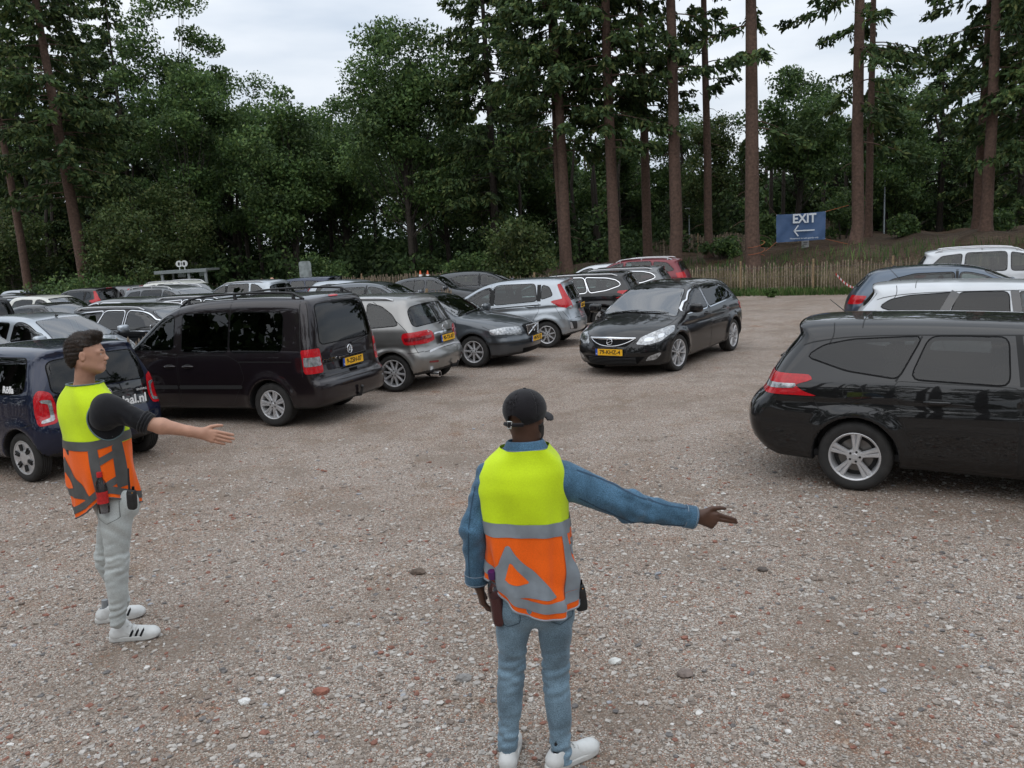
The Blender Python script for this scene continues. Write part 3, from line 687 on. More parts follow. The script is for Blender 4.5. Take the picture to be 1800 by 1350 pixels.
# ------------------------------------------------------------------ cars
class CarShape:
    def __init__(s,k):
        s.k=k;s.W=k['W'];s.wb=k['wb'];s.r=k['r']
        sil=np.array(k['sil'],float)
        s.sil=chaikin(sil,3);s.xf=s.sil[:,0].max();s.xr=s.sil[:,0].min();s.H=s.sil[:,1].max()
        gx=np.arange(-3,3.01,.02);gz=np.arange(-.4,2.5,.02)
        X,Z=np.meshgrid(gx,gz,indexing='ij');P=np.stack([X.ravel(),Z.ravel()],1)
        d=np.full(len(P),1e9)
        for a,b in zip(s.sil,np.roll(s.sil,-1,0)):
            e=b-a;t=np.clip(((P-a)@e)/(e@e+1e-12),0,1);d=np.minimum(d,np.hypot(*(P-a-t[:,None]*e).T))
        d[inpoly(P[:,0],P[:,1],s.sil)]*=-1
        s.T=d.reshape(X.shape);s.x0,s.z0=-3,-.4
        zs=np.linspace(0,2.2,221);wp=np.array(k['wz']);wv=np.interp(zs,wp[:,0],wp[:,1])
        ker=np.exp(-np.linspace(-2,2,k.get('wsm',13))**2);ker/=ker.sum();pad=len(ker)//2
        s.wz=np.convolve(np.pad(wv,pad,'edge'),ker,'valid')
    def table(s,x,z):
        a=np.clip((x-s.x0)/.02,0,s.T.shape[0]-1.001);b=np.clip((z-s.z0)/.02,0,s.T.shape[1]-1.001)
        i=a.astype(int);j=b.astype(int);fa=a-i;fb=b-j;T=s.T
        return (T[i,j]*(1-fa)+T[i+1,j]*fa)*(1-fb)+(T[i,j+1]*(1-fa)+T[i+1,j+1]*fa)*fb
    def f(s,P):
        k=s.k;x,y,z=P[:,0],np.abs(P[:,1]),P[:,2];W=s.W
        t=np.minimum(y/W,1.15)
        xw=x+k['cf']*t**k.get('pf',2.6)*sstep(0,s.xf,x)-k['cr']*t**k.get('prr',2.6)*sstep(0,-s.xr,-x)
        zw=z+k.get('crown',.05)*t*t*sstep(.7,1.3,z)+k.get('hcrown',.05)*t*t*t*sstep(.5,1.5,x)*sstep(.55,.8,z)*(1-sstep(1.0,1.3,z))
        d1=s.table(xw,zw)
        zi=np.clip(z/.01,0,219.9);i=zi.astype(int);fr=zi-i
        w=W*(s.wz[i]*(1-fr)+s.wz[np.minimum(i+1,220)]*fr)
        w=w*(1-k.get('tf',.06)*np.clip(x/s.xf,0,1.1)**3-k.get('tr',.05)*np.clip(x/s.xr,0,1.1)**3)
        w=w-k.get('gt',.04)*sstep(.9,1.4,z)*np.clip(x/s.xf*1.2,0,1)**2
        for (zc,sl,dep,wd) in k.get('crease',[]):            # a waist line: hollow just under it
            dz=zc+sl*x-z
            w=w-dep*np.exp(-((dz-wd)/wd)**2)*sstep(0,wd*.5,dz)*sstep(-s.xf,-s.xf+.5,-np.abs(x)*0-np.abs(x))
        ra=s.r+k.get('gapr',.045)
        for xa in(-s.wb/2,s.wb/2):
            d=np.hypot(x-xa,z-s.r)
            w=w+k.get('flare',.02)*np.exp(-((d-ra-.02)/.07)**2)
        f=smax(d1,(y-w)*.96,k.get('kk',.09)+.05*sstep(1.0,1.3,z))
        for xa in(-s.wb/2,s.wb/2):
            cut=np.maximum(np.hypot(x-xa,z-s.r)-ra,(W-.27)-y)
            f=smax(f,-cut,.012)
        return f
SHAPES={}
def shape(n):
    if n not in SHAPES:SHAPES[n]=CarShape(SPEC[n])
    return SHAPES[n]
SHARED={}
def shared(key,fn):
    if key not in SHARED:SHARED[key]=fn()
    return SHARED[key]
def seat_mesh():
    def f(P):
        a=rbox(P,(0,0,.12),(.25,.25,.08),.06)
        M=np.array([[math.cos(.25),0,-math.sin(.25)],[0,1,0],[math.sin(.25),0,math.cos(.25)]]).T
        b=rbox(P,(-.29,0,.42),(.07,.24,.33),.07,M.T)
        c=rbox(P,(-.385,0,.80),(.05,.13,.085),.05,M.T)
        d=rcone(P,(-.36,0,.7),(-.38,0,.8),.04,.04)
        return smin(smin(smin(a,b,.06),d,.03),c,.03)
    V,Q,g=nets(f,(-.6,-.35,-.05),(.4,.35,1.0),.03)
    me=mesh('seat',V,Q,True,g);me.materials.append(SEATM);return me
def sellip(a,b,c,e=.6,n=14,m=20):
    """a rounded box"""
    th=np.linspace(-math.pi/2,math.pi/2,n);ph=np.arange(m)*2*math.pi/m
    p=lambda v:np.sign(v)*np.abs(v)**e
    V=np.array([[a*p(np.cos(t))*p(np.cos(q)),b*p(np.cos(t))*p(np.sin(q)),c*p(np.sin(t))] for t in th for q in ph])
    F=[[i*m+j,i*m+(j+1)%m,(i+1)*m+(j+1)%m,(i+1)*m+j] for i in range(n-1) for j in range(m)]
    return V,np.array(F)
def tyre_mesh(r,wd,rr):
    b=MB();h=wd/2
    pr=[(rr-.012,-h*.8),(rr+.004,-h*.95),(rr+.03,-h),(r-.05,-h*1.03),(r-.022,-h*.97),(r-.008,-h*.8),(r-.001,-h*.62)]
    g=[]
    for gy in(-.45,-.15,.15,.45):
        g+=[(r,h*(gy-.055)),(r-.008,h*(gy-.05)),(r-.008,h*(gy+.05)),(r,h*(gy+.055))]
    pr=pr+g+[(a,-y) for a,y in pr[::-1]]
    b.lathe(pr,48)
    return autosmooth(b.mesh('wheel'),.7)
def rim_mesh(rr,wd,n,style):
    b=MB();h=wd/2
    # outer side is -y (the right hand of the car)
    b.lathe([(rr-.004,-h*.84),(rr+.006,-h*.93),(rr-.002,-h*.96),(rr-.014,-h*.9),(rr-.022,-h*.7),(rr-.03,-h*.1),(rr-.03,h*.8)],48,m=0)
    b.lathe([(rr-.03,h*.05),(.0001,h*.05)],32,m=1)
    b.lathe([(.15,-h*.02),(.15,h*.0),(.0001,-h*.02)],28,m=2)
    hub=.068
    if style=='cover':
        b.lathe([(rr-.012,-h*.86),(rr-.03,-h*.9),(rr-.055,-h*.86),(rr-.10,-h*.84),(.075,-h*.98),(.05,-h*1.0),(.0001,-h*1.0)],40,m=0)
        for i in range(n):
            a=2*math.pi*i/n
            for da in(-.11,.11):
                c=np.array([math.cos(a+da),0,math.sin(a+da)]);t=np.array([-c[2],0,c[0]])
                M=np.stack([c,[0,1,0],t],1)
                b.box(c*(rr*.62)+np.array([0,-h*.875-.006,0]),(rr*.19,.012,.0085),M=M,m=1)
    else:
        b.lathe([(hub,-h*.35),(hub,-h*.80),(hub*.55,-h*.86),(.03,-h*.86),(.026,-h*.9),(.0001,-h*.9)],24,m=0)
        for i in range(n):
            a0=2*math.pi*i/n+.3
            pairs={'single':[0],'double':[-1,1],'vee':[-1,1]}[style]
            for sgn in pairs:
                if style=='double':a1=a0+sgn*.155;a2=a0+sgn*.125;w1,w2=.021,.026
                elif style=='vee':a1=a0+sgn*.10;a2=a0+sgn*.24;w1,w2=.016,.019
                else:a1=a2=a0;w1,w2=(.026,.02) if n>6 else (.032,.036)
                p0=np.array([math.cos(a1)*hub*.7,0,math.sin(a1)*hub*.7]);p1=np.array([math.cos(a2),0,math.sin(a2)])*(rr-.012)
                dr=p1-p0;ln=np.linalg.norm(dr);dr/=ln;t=np.array([-dr[2],0,dr[0]])
                V=[];
                for q,(tt,wq,yo) in enumerate([(0,w1,-h*.80),(.25,w1*.8,-h*.79),(.7,(w1*.4+w2*.6)*.85,-h*.82),(1,w2,-h*.88)]):
                    c=p0+dr*ln*tt
                    V+=[c-t*wq+np.array([0,yo+.012,0]),c-t*wq*.55+np.array([0,yo-.004,0]),c+t*wq*.55+np.array([0,yo-.004,0]),c+t*wq+np.array([0,yo+.012,0]),c+t*wq*.8+np.array([0,yo+.05,0]),c-t*wq*.8+np.array([0,yo+.05,0])]
                F=[[i_*6+j,i_*6+(j+1)%6,(i_+1)*6+(j+1)%6,(i_+1)*6+j] for i_ in range(3) for j in range(6)]
                b.add(V,F,0)
        for i in range(5):
            a=2*math.pi*i/5
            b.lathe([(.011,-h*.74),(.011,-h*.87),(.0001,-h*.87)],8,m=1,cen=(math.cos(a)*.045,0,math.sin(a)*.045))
    return autosmooth(b.mesh('rim'),.5)
def add_wheels(root,k,detail):
    r,wd,rr=k['r'],k.get('tw',.205),k['rr']
    ty=shared(('ty',r,wd,rr),lambda:tyre_mesh(r,wd,rr))
    rm=shared(('rim',rr,wd,k['spokes'],k['style']),lambda:rim_mesh(rr,wd,k['spokes'],k['style']))
    if not ty.materials:ty.materials.append(RUB)
    if not rm.materials:
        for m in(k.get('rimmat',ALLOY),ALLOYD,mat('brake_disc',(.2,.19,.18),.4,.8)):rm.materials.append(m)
    for x in(-k['wb']/2,k['wb']/2):
        for sd in(-1,1):
            o=obj('wheel',ty,None,root,(x,sd*(k['W']-k.get('tuck',.035)-wd/2),r))
            o.rotation_euler=(0,rng.uniform(0,6),0 if sd<0 else math.pi)
            if x>0 and k.get('steer'):o.rotation_euler[2]+=k['steer']
            obj('rim',rm,None,o)
def plate(root,loc,txt,yaw,tilt=0,small=False):
    """Dutch number plate facing +x before turning"""
    o=obj('number_plate',shared('plate',lambda:plate_mesh()),None,root,loc)
    o.rotation_euler=(0,-tilt,yaw)
    if txt:
        t=text_mesh(txt,.098,'lettering',.0012,sx=1.0,bold=.0012);t.materials.append(PTXT)
        xs=[v.co.x for v in t.vertices];wdt=max(xs)-min(xs)
        if wdt>.40:t.transform(Matrix.Diagonal((.40/wdt,1,1,1)))
        l=obj('lettering',t,None,o,(.0075,.02,0));l.rotation_euler=(R(90),0,R(90))
        t2=text_mesh('NL',.03,'lettering',.001);t2.materials.append(mat('white_print',(.75,.75,.75),.5))
        l=obj('country_code',t2,None,o,(.0075,-.237,-.03));l.rotation_euler=(R(90),0,R(90))
def plate_mesh():
    b=MB();b.box((0,.02,0),(.005,.24,.055),m=0);b.box((.0005,-.24,0),(.005,.021,.055),m=1);b.box((-.006,0,0),(.006,.268,.063),m=2)
    me=b.mesh('number_plate',False)
    for m in(PLATE,PBLUE,BLK):me.materials.append(m)
    return me
def body_mesh(cs,res,cuts,clad):
    """body skin with the window openings left open; slots: paint, black, dark inside"""
    k=cs.k;W=cs.W
    V,Q,g=nets(cs.f,(cs.xr-.1,-W-.12,.05),(cs.xf+.1,W+.12,cs.H+.1),res)
    C=V[Q].mean(1);n=g[Q].mean(1)
    keep=np.ones(len(Q),bool)
    for UV,d in cuts:
        d,u,v=basis(d);inn=offset(UV,-res*.55)
        m=(n@d>.25)
        a=np.where(m)[0];c=C[a];keep[a[inpoly(c@u,c@v,inn)]]=False
    mi=np.zeros(len(Q),int)
    for xa in(-cs.wb/2,cs.wb/2):
        dd=np.hypot(C[:,0]-xa,C[:,2]-cs.r)
        mi[(dd<cs.r+.07)&(np.abs(C[:,1])<W*.99)&((np.abs(n[:,1])<.55)|(np.abs(C[:,1])<W-.12))&(C[:,2]<cs.r+.4)&(dd<cs.r+k.get('gapr',.045)+.012)]=1
    mi[(n[:,2]<-.6)&(C[:,2]<.35)]=1
    for fn in clad:mi[fn(C,n)]=1
    return V,Q[keep],g,mi[keep]
def tuck(cs,UV,d,u,v):
    """pulls a side window's outline back from the pillars until all of it lies on the car's flank"""
    UV=UV.copy()
    for it in range(24):
        P,g=hit(cs.f,offset(UV,.036),d,u,v,0)
        b1=np.abs(P[:,1])<cs.W*.66;b2=(np.abs(g[:,1])<.55)&(P[:,2]>1.2)
        if not (b1|b2).any():break
        UV[b1,0]+=np.where(P[b1,0]>-.3,.012,-.012);UV[b1,1]-=.006
        UV[b2,1]-=.008
    if it==0:return UV
    k=np.array([1,2,3,2,1])/9
    for i in(0,1):UV[:,i]=np.convolve(np.concatenate([UV[-2:,i],UV[:,i],UV[:2,i]]),k,'valid')
    return resample(UV,.03)
def build_car(name,label,cat,kind,paintm,detail=2,group=None,plate_f=None,plate_r=None,glassm=None,rearglass=None,no=(),clad=(),trimchrome=False,hook=None):
    k=SPEC[kind];cs=shape(kind);f=cs.f
    root=thing(name,label,cat,group=group)
    res={2:.024,1:.034,0:.045}[detail];s=.06 if detail else .09
    gl=glassm or GL;gr_=rearglass or gl
    cuts=[];panes=[]
    # windows: outlines first
    for nm,pts,d,rad in k['win']:
        sides=(1,-1) if nm=='side_window' else (1,)
        dd,u,v=basis(d);UV=np.stack([np.asarray(pts,float)@u,np.asarray(pts,float)@v],1)
        UV=resample(roundpoly(UV,rad),.03)
        if len(sides)==2:UV=shared(('uv',kind,len(cuts)),lambda:tuck(cs,UV,dd,u,v))
        for sd in sides:
            d2=np.array(d,float)*np.array([1,sd,1]);
            b2=basis(d2)
            # mirrored outline in its own basis
            if sd<0:
                p3=(UV[:,:1]*u+UV[:,1:]*v)*np.array([1,-1,1]);UV2=np.stack([p3@b2[1],p3@b2[2]],1)
            else:UV2=UV
            cuts.append((UV2,d2));panes.append((nm,UV2,d2))
    V,Q,g,mi=shared(('body',kind,detail,len(clad)),lambda:body_mesh(cs,res,cuts,list(k.get('clad',[]))+list(clad)))
    # black cabin lining: the same skin drawn 1.5 cm inside, so what shows through glass is not paint
    body=obj('body',mesh('body',V,Q,True,g,mi),[paintm,BLK],root)
    fr=Sheets()
    def pane(nm,UV,d):
        vs,fs=fill(UV,s)
        dd,u,v=basis(d)
        P,gg=hit(f,vs,dd,u,v,.003);nr=np.cross(P[fs[:,1]]-P[fs[:,0]],P[fs[:,2]]-P[fs[:,0]]);fl=(nr*gg[fs[:,0]]).sum(1)<0;fs[fl]=fs[fl][:,::-1]
        return P,fs,gg
    ck=[]
    for j,(nm,UV,d) in enumerate(panes):
        P,fs,gg=shared(('pane',kind,detail,j),lambda:pane(nm,UV,d))
        m=GLW if nm=='windscreen' else (gr_ if (nm=='rear_window' or (nm=='side_window' and UV is not None and rearglass is not None and (P[:,0].mean()<-.1))) else gl)
        if nm in no:continue
        obj(nm,mesh(nm,P,fs,True,gg),m,root)
        fr.add(*shared(('fr',kind,detail,j),lambda:ringstrip(f,UV,d,k.get('fw',.013),-.03,.0016)))
    fr.obj('window_seals',SEAL,root)
    if trimchrome or k.get('chrome'):
        for j,(nm,UV,d) in enumerate(panes):
            if nm=='side_window':ch=Sheets();ch.add(*ringstrip(f,UV,d,.036,.02,.004));ch.obj('window_trim',CHROME,root)
    if detail>=1:
        add_wheels(root,k,detail)
    gp=Sheets()
    # lights, trims and other sheets
    for it in k.get('patch',[]):
        nm,pts,d,m,rad,off,mir=it[:7]
        def mk():
            P,F,gg,UV=patch(f,pts,d,off,rad,s=.05);return P,F,gg
        if detail==0 and nm in('badge','fog_lamp','lamp_lens','rear_reflector','bumper_insert'):continue
        P,F,gg=shared(('patch',kind,detail,nm,tuple(map(tuple,pts))),mk)
        for sd in((1,-1) if mir else (1,)):
            a=(P,F,gg) if sd==1 else mirror(P,F,gg)
            obj(nm,mesh(nm,a[0],a[1],True,a[2]),MATS[m],root)
    if detail>=1:
        for pts,d,wd,mir in k.get('gap',[]):
            gp.add(*shared(('gap',kind,detail,tuple(map(tuple,pts))),lambda:linestrip(f,pts,d,wd,.0012)),mir=mir)
        gp.obj('panel_gap',GAP,root)
    if detail==2:
        for dpts in k.get('door',[]):
            P,F,gg,UV=shared(('door',kind,tuple(map(tuple,dpts['p']))),lambda:patch(f,dpts['p'],(0,1,0),.0025,.05,s=.05))
            for sd in(1,-1):
                a=(P,F,gg) if sd==1 else mirror(P,F,gg)
                do=obj('door',mesh('door',a[0],a[1],True,a[2]),paintm,root)
                Rg=ringstrip(f,UV,(0,1,0),.006,-.002,.0014)
                Rg=Rg if sd==1 else mirror(*Rg)
                obj('panel_gap',mesh('panel_gap',Rg[0],Rg[1],True,Rg[2]),GAP,do)
                if dpts.get('h'):
                    hx,hz=dpts['h'];p,gn=hit(f,np.array([[hx*-1.,hz]])*np.array([1,1]),*[np.array(q) for q in((0,1.,0),(-1.,0,0),(0,0,1.))],.0)
                    p=p[0];p=p*np.array([1,sd,1])
                    Vh,Fh=sellip(.115,.016,.017,.7,9,14);Vh[:,1]+=.03*np.cos(np.clip(Vh[:,0]/.105,-1,1)*1.5)*1
                    V2,F2=sellip(.085,.004,.034,.9,7,14);V2[:,1]+=.003
                    b=MB();b.add(Vh*np.array([1,sd,1]),Fh if sd>0 else Fh[:,::-1]);b.add(V2*np.array([1,sd,1]),F2 if sd>0 else F2[:,::-1],1)
                    obj('handle',b.mesh('handle'),[dpts.get('hm') or paintm,GAP],do,p)
    # mirrors
    if detail>=1 and 'mirror' in k:
        mx_,mz=k['mirror'];
        def mm():
            Vm,Fm=sellip(.085,.125,.085,.62);Vm[:,0]*=np.where(Vm[:,0]<0,.55,1);b=MB();b.add(Vm,Fm,0)
            V2,F2=sellip(.008,.105,.068,.4);V2[:,0]-=.046;b.add(V2,F2,1)
            b.tube([(-.0,-.12,-.05),(.0,-.22,-.09)],[.03,.035],8,2)
            return b
        for sd in(1,-1):
            p,gn=hit(f,np.array([[-mx_,mz-.1]]),np.array((0,1.,0)),np.array((-1.,0,0)),np.array((0,0,1.)),0)
            me=mm().mesh('mirror')
            if sd<0:
                me.transform(Matrix.Diagonal((1,-1,1,1)));me.flip_normals()
            obj('mirror',me,[BLK if kind=='caddy' else paintm,CHROME,BLK],root,(mx_,sd*(p[0,1]+.17),mz))
    if 'rail' in k:
        x0,x1,yy,hh=k['rail'];xs=np.linspace(x0,x1,14)
        UV=np.stack([xs*0+yy,xs],1)
        d_,u_,v_=np.array((0,0,1.)),np.array((0,1.,0)),np.array((1.,0,0))
        p,_=shared(('rail',kind),lambda:hit(f,np.stack([np.full(14,yy),xs],1),d_,u_,v_,0))
        q=p.copy();q[:,2]+=hh*np.clip(np.sin(np.linspace(0,math.pi,14))*4,-.3,1)
        for sd in(1,-1):
            b=MB();b.tube(q*np.array([1,sd,1]),.017 if k.get('railm')!='chrome' else .014,8)
            for i in(1,7,12) if k.get('railpost',True) else():
                b.tube([q[i]*np.array([1,sd,1]),p[i]*np.array([1,sd,1])-np.array([0,0,.01])],[.02,.026],8)
            obj('roof_rail',b.mesh('roof_rail'),MATS[k.get('railm','black_plastic')],root)
    # cabin
    if detail>=1:
        b=MB();zf=k.get('floor',.42);hw=cs.W*.84
        b.box((-.1,0,zf-.05),(cs.wb*.62,hw,.03))
        xd=k['dash'];b.box((xd,0,zf+.28),(.22,hw,.18));b.tube([(xd-.1,-hw,zf+.47),(xd-.1,hw,zf+.47)],.09,10)
        b.box((-cs.wb*.30,0,zf+.12),(.34,hw*.9,.15))
        obj('cabin',b.mesh('cabin',False),DASH,root)
        sm=shared('seat',seat_mesh)
        sx=k.get('seatx',.05)
        for x in(sx,sx-.85):
            for y in(-.36,.36):obj('seat',sm,None,root,(x,y,zf+.02))
        st=MB();a=np.linspace(0,2*math.pi,25)
        cx=np.array([xd-.32,.36,zf+.50]);P=np.stack([-.08*np.sin(a)*1+cx[0]-0,cx[1]+.185*np.cos(a),cx[2]+.17*np.sin(a)],1)
        st.tube(P,.016,8,caps=False);st.tube([cx-np.array([0,.18,0]),cx+np.array([0,.18,0])],.02,6);st.tube([cx,cx+np.array([.3,0,-.12])],.05,8)
        obj('steering_wheel',st.mesh('steering_wheel'),DASH,root)
    if plate_r is not None:plate(root,k['pr'],plate_r,math.pi,k.get('prt',0))
    if plate_f is not None:plate(root,k['pf_'],plate_f,0,0)
    if hook:hook(root,k,cs,paintm)
    return root
def put(root,kind,head,anchor,px,py):
    """stands the car so that its own point `anchor` is seen at the pixel"""
    g=atZ(px,py,anchor[2]);c,s_=math.cos(head),math.sin(head)
    root.location=(g[0]-(anchor[0]*c-anchor[1]*s_),g[1]-(anchor[0]*s_+anchor[1]*c),0);root.rotation_euler=(0,0,head)
    return root
def wiper(root,f,a,b,d,h=.02):
    d,u,v=basis(d);P=np.array([a,b],float);UV=np.stack([P@u,P@v],1);UV=np.linspace(UV[0],UV[1],8)
    p,_=hit(f,UV,d,u,v,h);m=MB();m.tube(p,[.014,.012,.011,.01,.01,.009,.008,.006],6);return obj('wiper',m.mesh('wiper'),BLK,root)
def antenna(root,base,tip):
    m=MB();m.tube([base,tip],[.006,.003],6);m.add(sellip(.04,.02,.018)[0]+np.array(base),sellip(.04,.02,.018)[1]);return obj('antenna',m.mesh('antenna'),BLK,root)
# ------------------------------------------------------------------ car shapes: x forward from mid wheelbase, y left, z up
SPEC={}
REAR=(-1,0,.35);FRONT=(1,0,.9);SIDE=(0,1,0)
def sw(*p):return [(x,.8,z) for x,z in p]
def rw(*p,x=-1.8):return [(x,y,z) for y,z in p]
# --- boxy black van-like people carrier
SPEC['caddy']=dict(wb=2.68,W=.897,r=.317,rr=.205,spokes=7,style='double',tw=.2,cf=.34,cr=.10,prr=5,crown=.04,kk=.08,tr=.02,tf=.08,gt=.02,flare=.022,
 sil=[(-1.95,.26),(-2.12,.27),(-2.235,.33),(-2.25,.50),(-2.24,.62),(-2.16,.67),(-2.13,.9),(-2.12,1.08),(-2.07,1.45),(-1.99,1.74),(-1.86,1.81),(-1.2,1.835),(-.6,1.83),(.05,1.80),(.55,1.68),(1.0,1.39),(1.42,1.10),(1.85,.98),(2.08,.84),(2.2,.65),(2.23,.45),(2.16,.24),(1.9,.19)],
 wz=[(0,.93),(.25,.95),(.45,.99),(.75,1.0),(1.0,.985),(1.1,.965),(1.65,.835),(1.8,.79)],
 win=[('windscreen',[(1.3,-.72,1.13),(1.3,.72,1.13),(.52,.60,1.63),(.52,-.60,1.63)],FRONT,.08),
  ('rear_window',rw((-.66,1.10),(.66,1.10),(.575,1.66),(-.575,1.66)),(-1,0,.15),.09),
  ('side_window',sw((.34,1.10),(1.18,1.10),(.98,1.28),(.62,1.56),(.34,1.61)),SIDE,.06),
  ('side_window',sw((-.66,1.065),(.18,1.075),(.18,1.61),(-.66,1.625)),SIDE,.07),
  ('side_window',sw((-1.60,1.07),(-.695,1.065),(-.695,1.625),(-1.60,1.605)),SIDE,.09)],
 patch=[('tail_light',[(-2.15,.70,.76),(-1.97,.9,.76),(-1.95,.9,1.09),(-2.13,.72,1.10)],(-1,.9,0),'tail_lamp_red',.03,.006,True),
  ('reversing_lamp',[(-2.14,.72,.86),(-1.98,.9,.86),(-1.98,.9,.985),(-2.13,.73,.985)],(-1,.9,0),'lamp_clear',.01,.009,True),
  ('headlight',[(2.2,.45,.68),(1.85,.84,.78),(1.75,.86,.98),(2.08,.5,.84)],(1,.6,.3),'lamp_clear',.05,.004,True),
  ('bumper_insert',rw((-.80,.60),(.80,.60),(.80,.655),(-.80,.655)),(-1,0,.8),'black_plastic',.01,.003,False),
  ('brake_lamp',rw((-.11,1.735),(.11,1.735),(.11,1.765),(-.11,1.765)),(-1,0,.2),'tail_lamp_red',.012,.008,False),
  ('door_moulding',sw((-.88,.545),(.27,.525),(.27,.585),(-.88,.60)),SIDE,'black_plastic',.01,.008,True),
  ('door_moulding',sw((.30,.525),(.92,.52),(.92,.575),(.30,.585)),SIDE,'black_plastic',.01,.008,True)],
 gap=[([(-1.93,.9,.72),(-1.93,.9,1.2),(-1.90,.8,1.6),(-1.88,.72,1.78)],(-.6,1,0),.012,True),([(-2.2,-.80,.70),(-2.2,.80,.70)],(-1,0,.3),.012,False),([(-2.16,.82,.70),(-2.1,.82,1.15),(-2.06,.76,1.5),(-1.95,.66,1.76)],(-1,.35,0),.01,True),
  ([(-1.75,.9,.93),(-.66,.9,.93)],SIDE,.012,True),([(-.69,.8,1.62),(-.69,.72,1.82)],(0,1,.5),.01,True),([(.27,.8,1.62),(.27,.74,1.8)],(0,1,.5),.01,True)],
 door=[dict(p=sw((.29,.30),(1.0,.30),(1.06,.45),(1.22,.75),(1.22,1.04),(.29,1.04)),h=(.42,.86)),dict(p=sw((-.66,.30),(.255,.30),(.255,1.03),(-.66,1.02),(-.86,.92),(-.93,.70)),h=(.08,.86))],
 mirror=(1.12,1.16),rail=(-1.85,.35,.60,.065),floor=.52,dash=.98,seatx=.2,pr=(-2.175,0,.835),prt=0)
# --- low black estate in front on the right
SPEC['estate']=dict(wb=2.73,W=.902,r=.318,rr=.218,spokes=5,style='double',tw=.21,cf=.42,cr=.17,prr=2.8,crown=.07,kk=.10,tr=.05,tf=.07,flare=.018,wsm=9,
 sil=[(-2.05,.24),(-2.25,.30),(-2.39,.45),(-2.43,.62),(-2.39,.76),(-2.25,.88),(-2.20,1.02),(-2.07,1.22),(-1.90,1.415),(-1.97,1.485),(-1.80,1.515),(-1.3,1.525),(-.5,1.52),(.15,1.49),(.55,1.395),(1.0,1.17),(1.4,.985),(1.8,.90),(2.08,.78),(2.22,.62),(2.25,.42),(2.15,.22),(1.9,.17)],
 wz=[(0,.90),(.2,.93),(.35,.975),(.6,1.0),(.80,.985),(.93,.965),(.99,.945),(1.38,.70),(1.5,.62)],crease=[(.87,.012,.012,.05)],
 win=[('windscreen',[(1.3,-.72,1.01),(1.3,.72,1.01),(.52,.56,1.38),(.52,-.56,1.38)],FRONT,.08),
  ('rear_window',rw((-.60,1.03),(.60,1.03),(.50,1.37),(-.50,1.37)),(-1,0,.8),.09),
  ('side_window',sw((-1.80,1.20),(-1.66,1.295),(-1.42,1.345),(-.865,1.375),(-1.03,1.035),(-1.45,1.09)),SIDE,.05),
  ('side_window',sw((-.93,1.035),(-.20,1.005),(-.22,1.38),(-.80,1.375)),SIDE,.03),
  ('side_window',sw((-.08,1.005),(1.08,.99),(.80,1.17),(.45,1.34),(.2,1.375),(-.10,1.382)),SIDE,.04)],
 patch=[('tail_light',[(-2.34,.60,.87),(-1.72,.92,.858),(-1.86,.92,.90),(-1.93,.9,.955),(-1.78,.9,1.0),(-1.83,.9,1.045),(-2.27,.60,1.06)],(-.75,1,0),'tail_lamp_red',.02,.005,True),
  ('reversing_lamp',[(-2.33,.62,.905),(-1.94,.92,.925),(-1.92,.92,.965),(-2.30,.62,.965)],(-.75,1,0),'lamp_clear',.012,.008,True),
  ('headlight',[(2.2,.45,.66),(1.8,.86,.72),(1.65,.88,.86),(2.08,.5,.78)],(1,.6,.3),'lamp_clear',.05,.004,True),
  ('rear_reflector',[(-2.36,.55,.40),(-2.22,.75,.42),(-2.22,.75,.455),(-2.36,.55,.435)],(-1,.5,0),'tail_lamp_dark_red',.01,.004,True)],
 gap=[([(-1.72,.92,.84),(-1.66,.92,.72),(-1.60,.92,.68)],SIDE,.009,True),([(-2.18,.7,1.05),(-2.05,.66,1.2),(-1.88,.6,1.40)],(-1,.8,.4),.010,True),([(-1.60,.5,1.50),(-1.58,.66,1.45),(-1.62,.72,1.40)],(0,.6,1),.009,True),([(-1.35,-.56,1.5),(-1.35,.56,1.5)],(0,0,1),.009,False),
  ([(-1.84,.72,1.40),(-1.40,.66,1.44),(-.3,.66,1.455),(.4,.62,1.42)],(0,.7,1),.010,True),([(-.86,.8,1.38),(-1.045,.9,1.01)],SIDE,.016,True),([(-.145,.8,1.39),(-.10,.9,1.0)],SIDE,.05,True)],
 door=[dict(p=sw((-.80,.29),(-.12,.24),(-.12,.985),(-1.055,1.01),(-1.00,.78),(-.92,.5)),h=(-.72,.845)),dict(p=sw((-.105,.24),(.9,.25),(1.0,.4),(1.12,.6),(1.14,.97),(-.105,.985)),h=(.1,.845))],
 mirror=(1.02,1.06),floor=.36,dash=.95,seatx=.1,pr=(-2.40,0,.55),railpost=False)
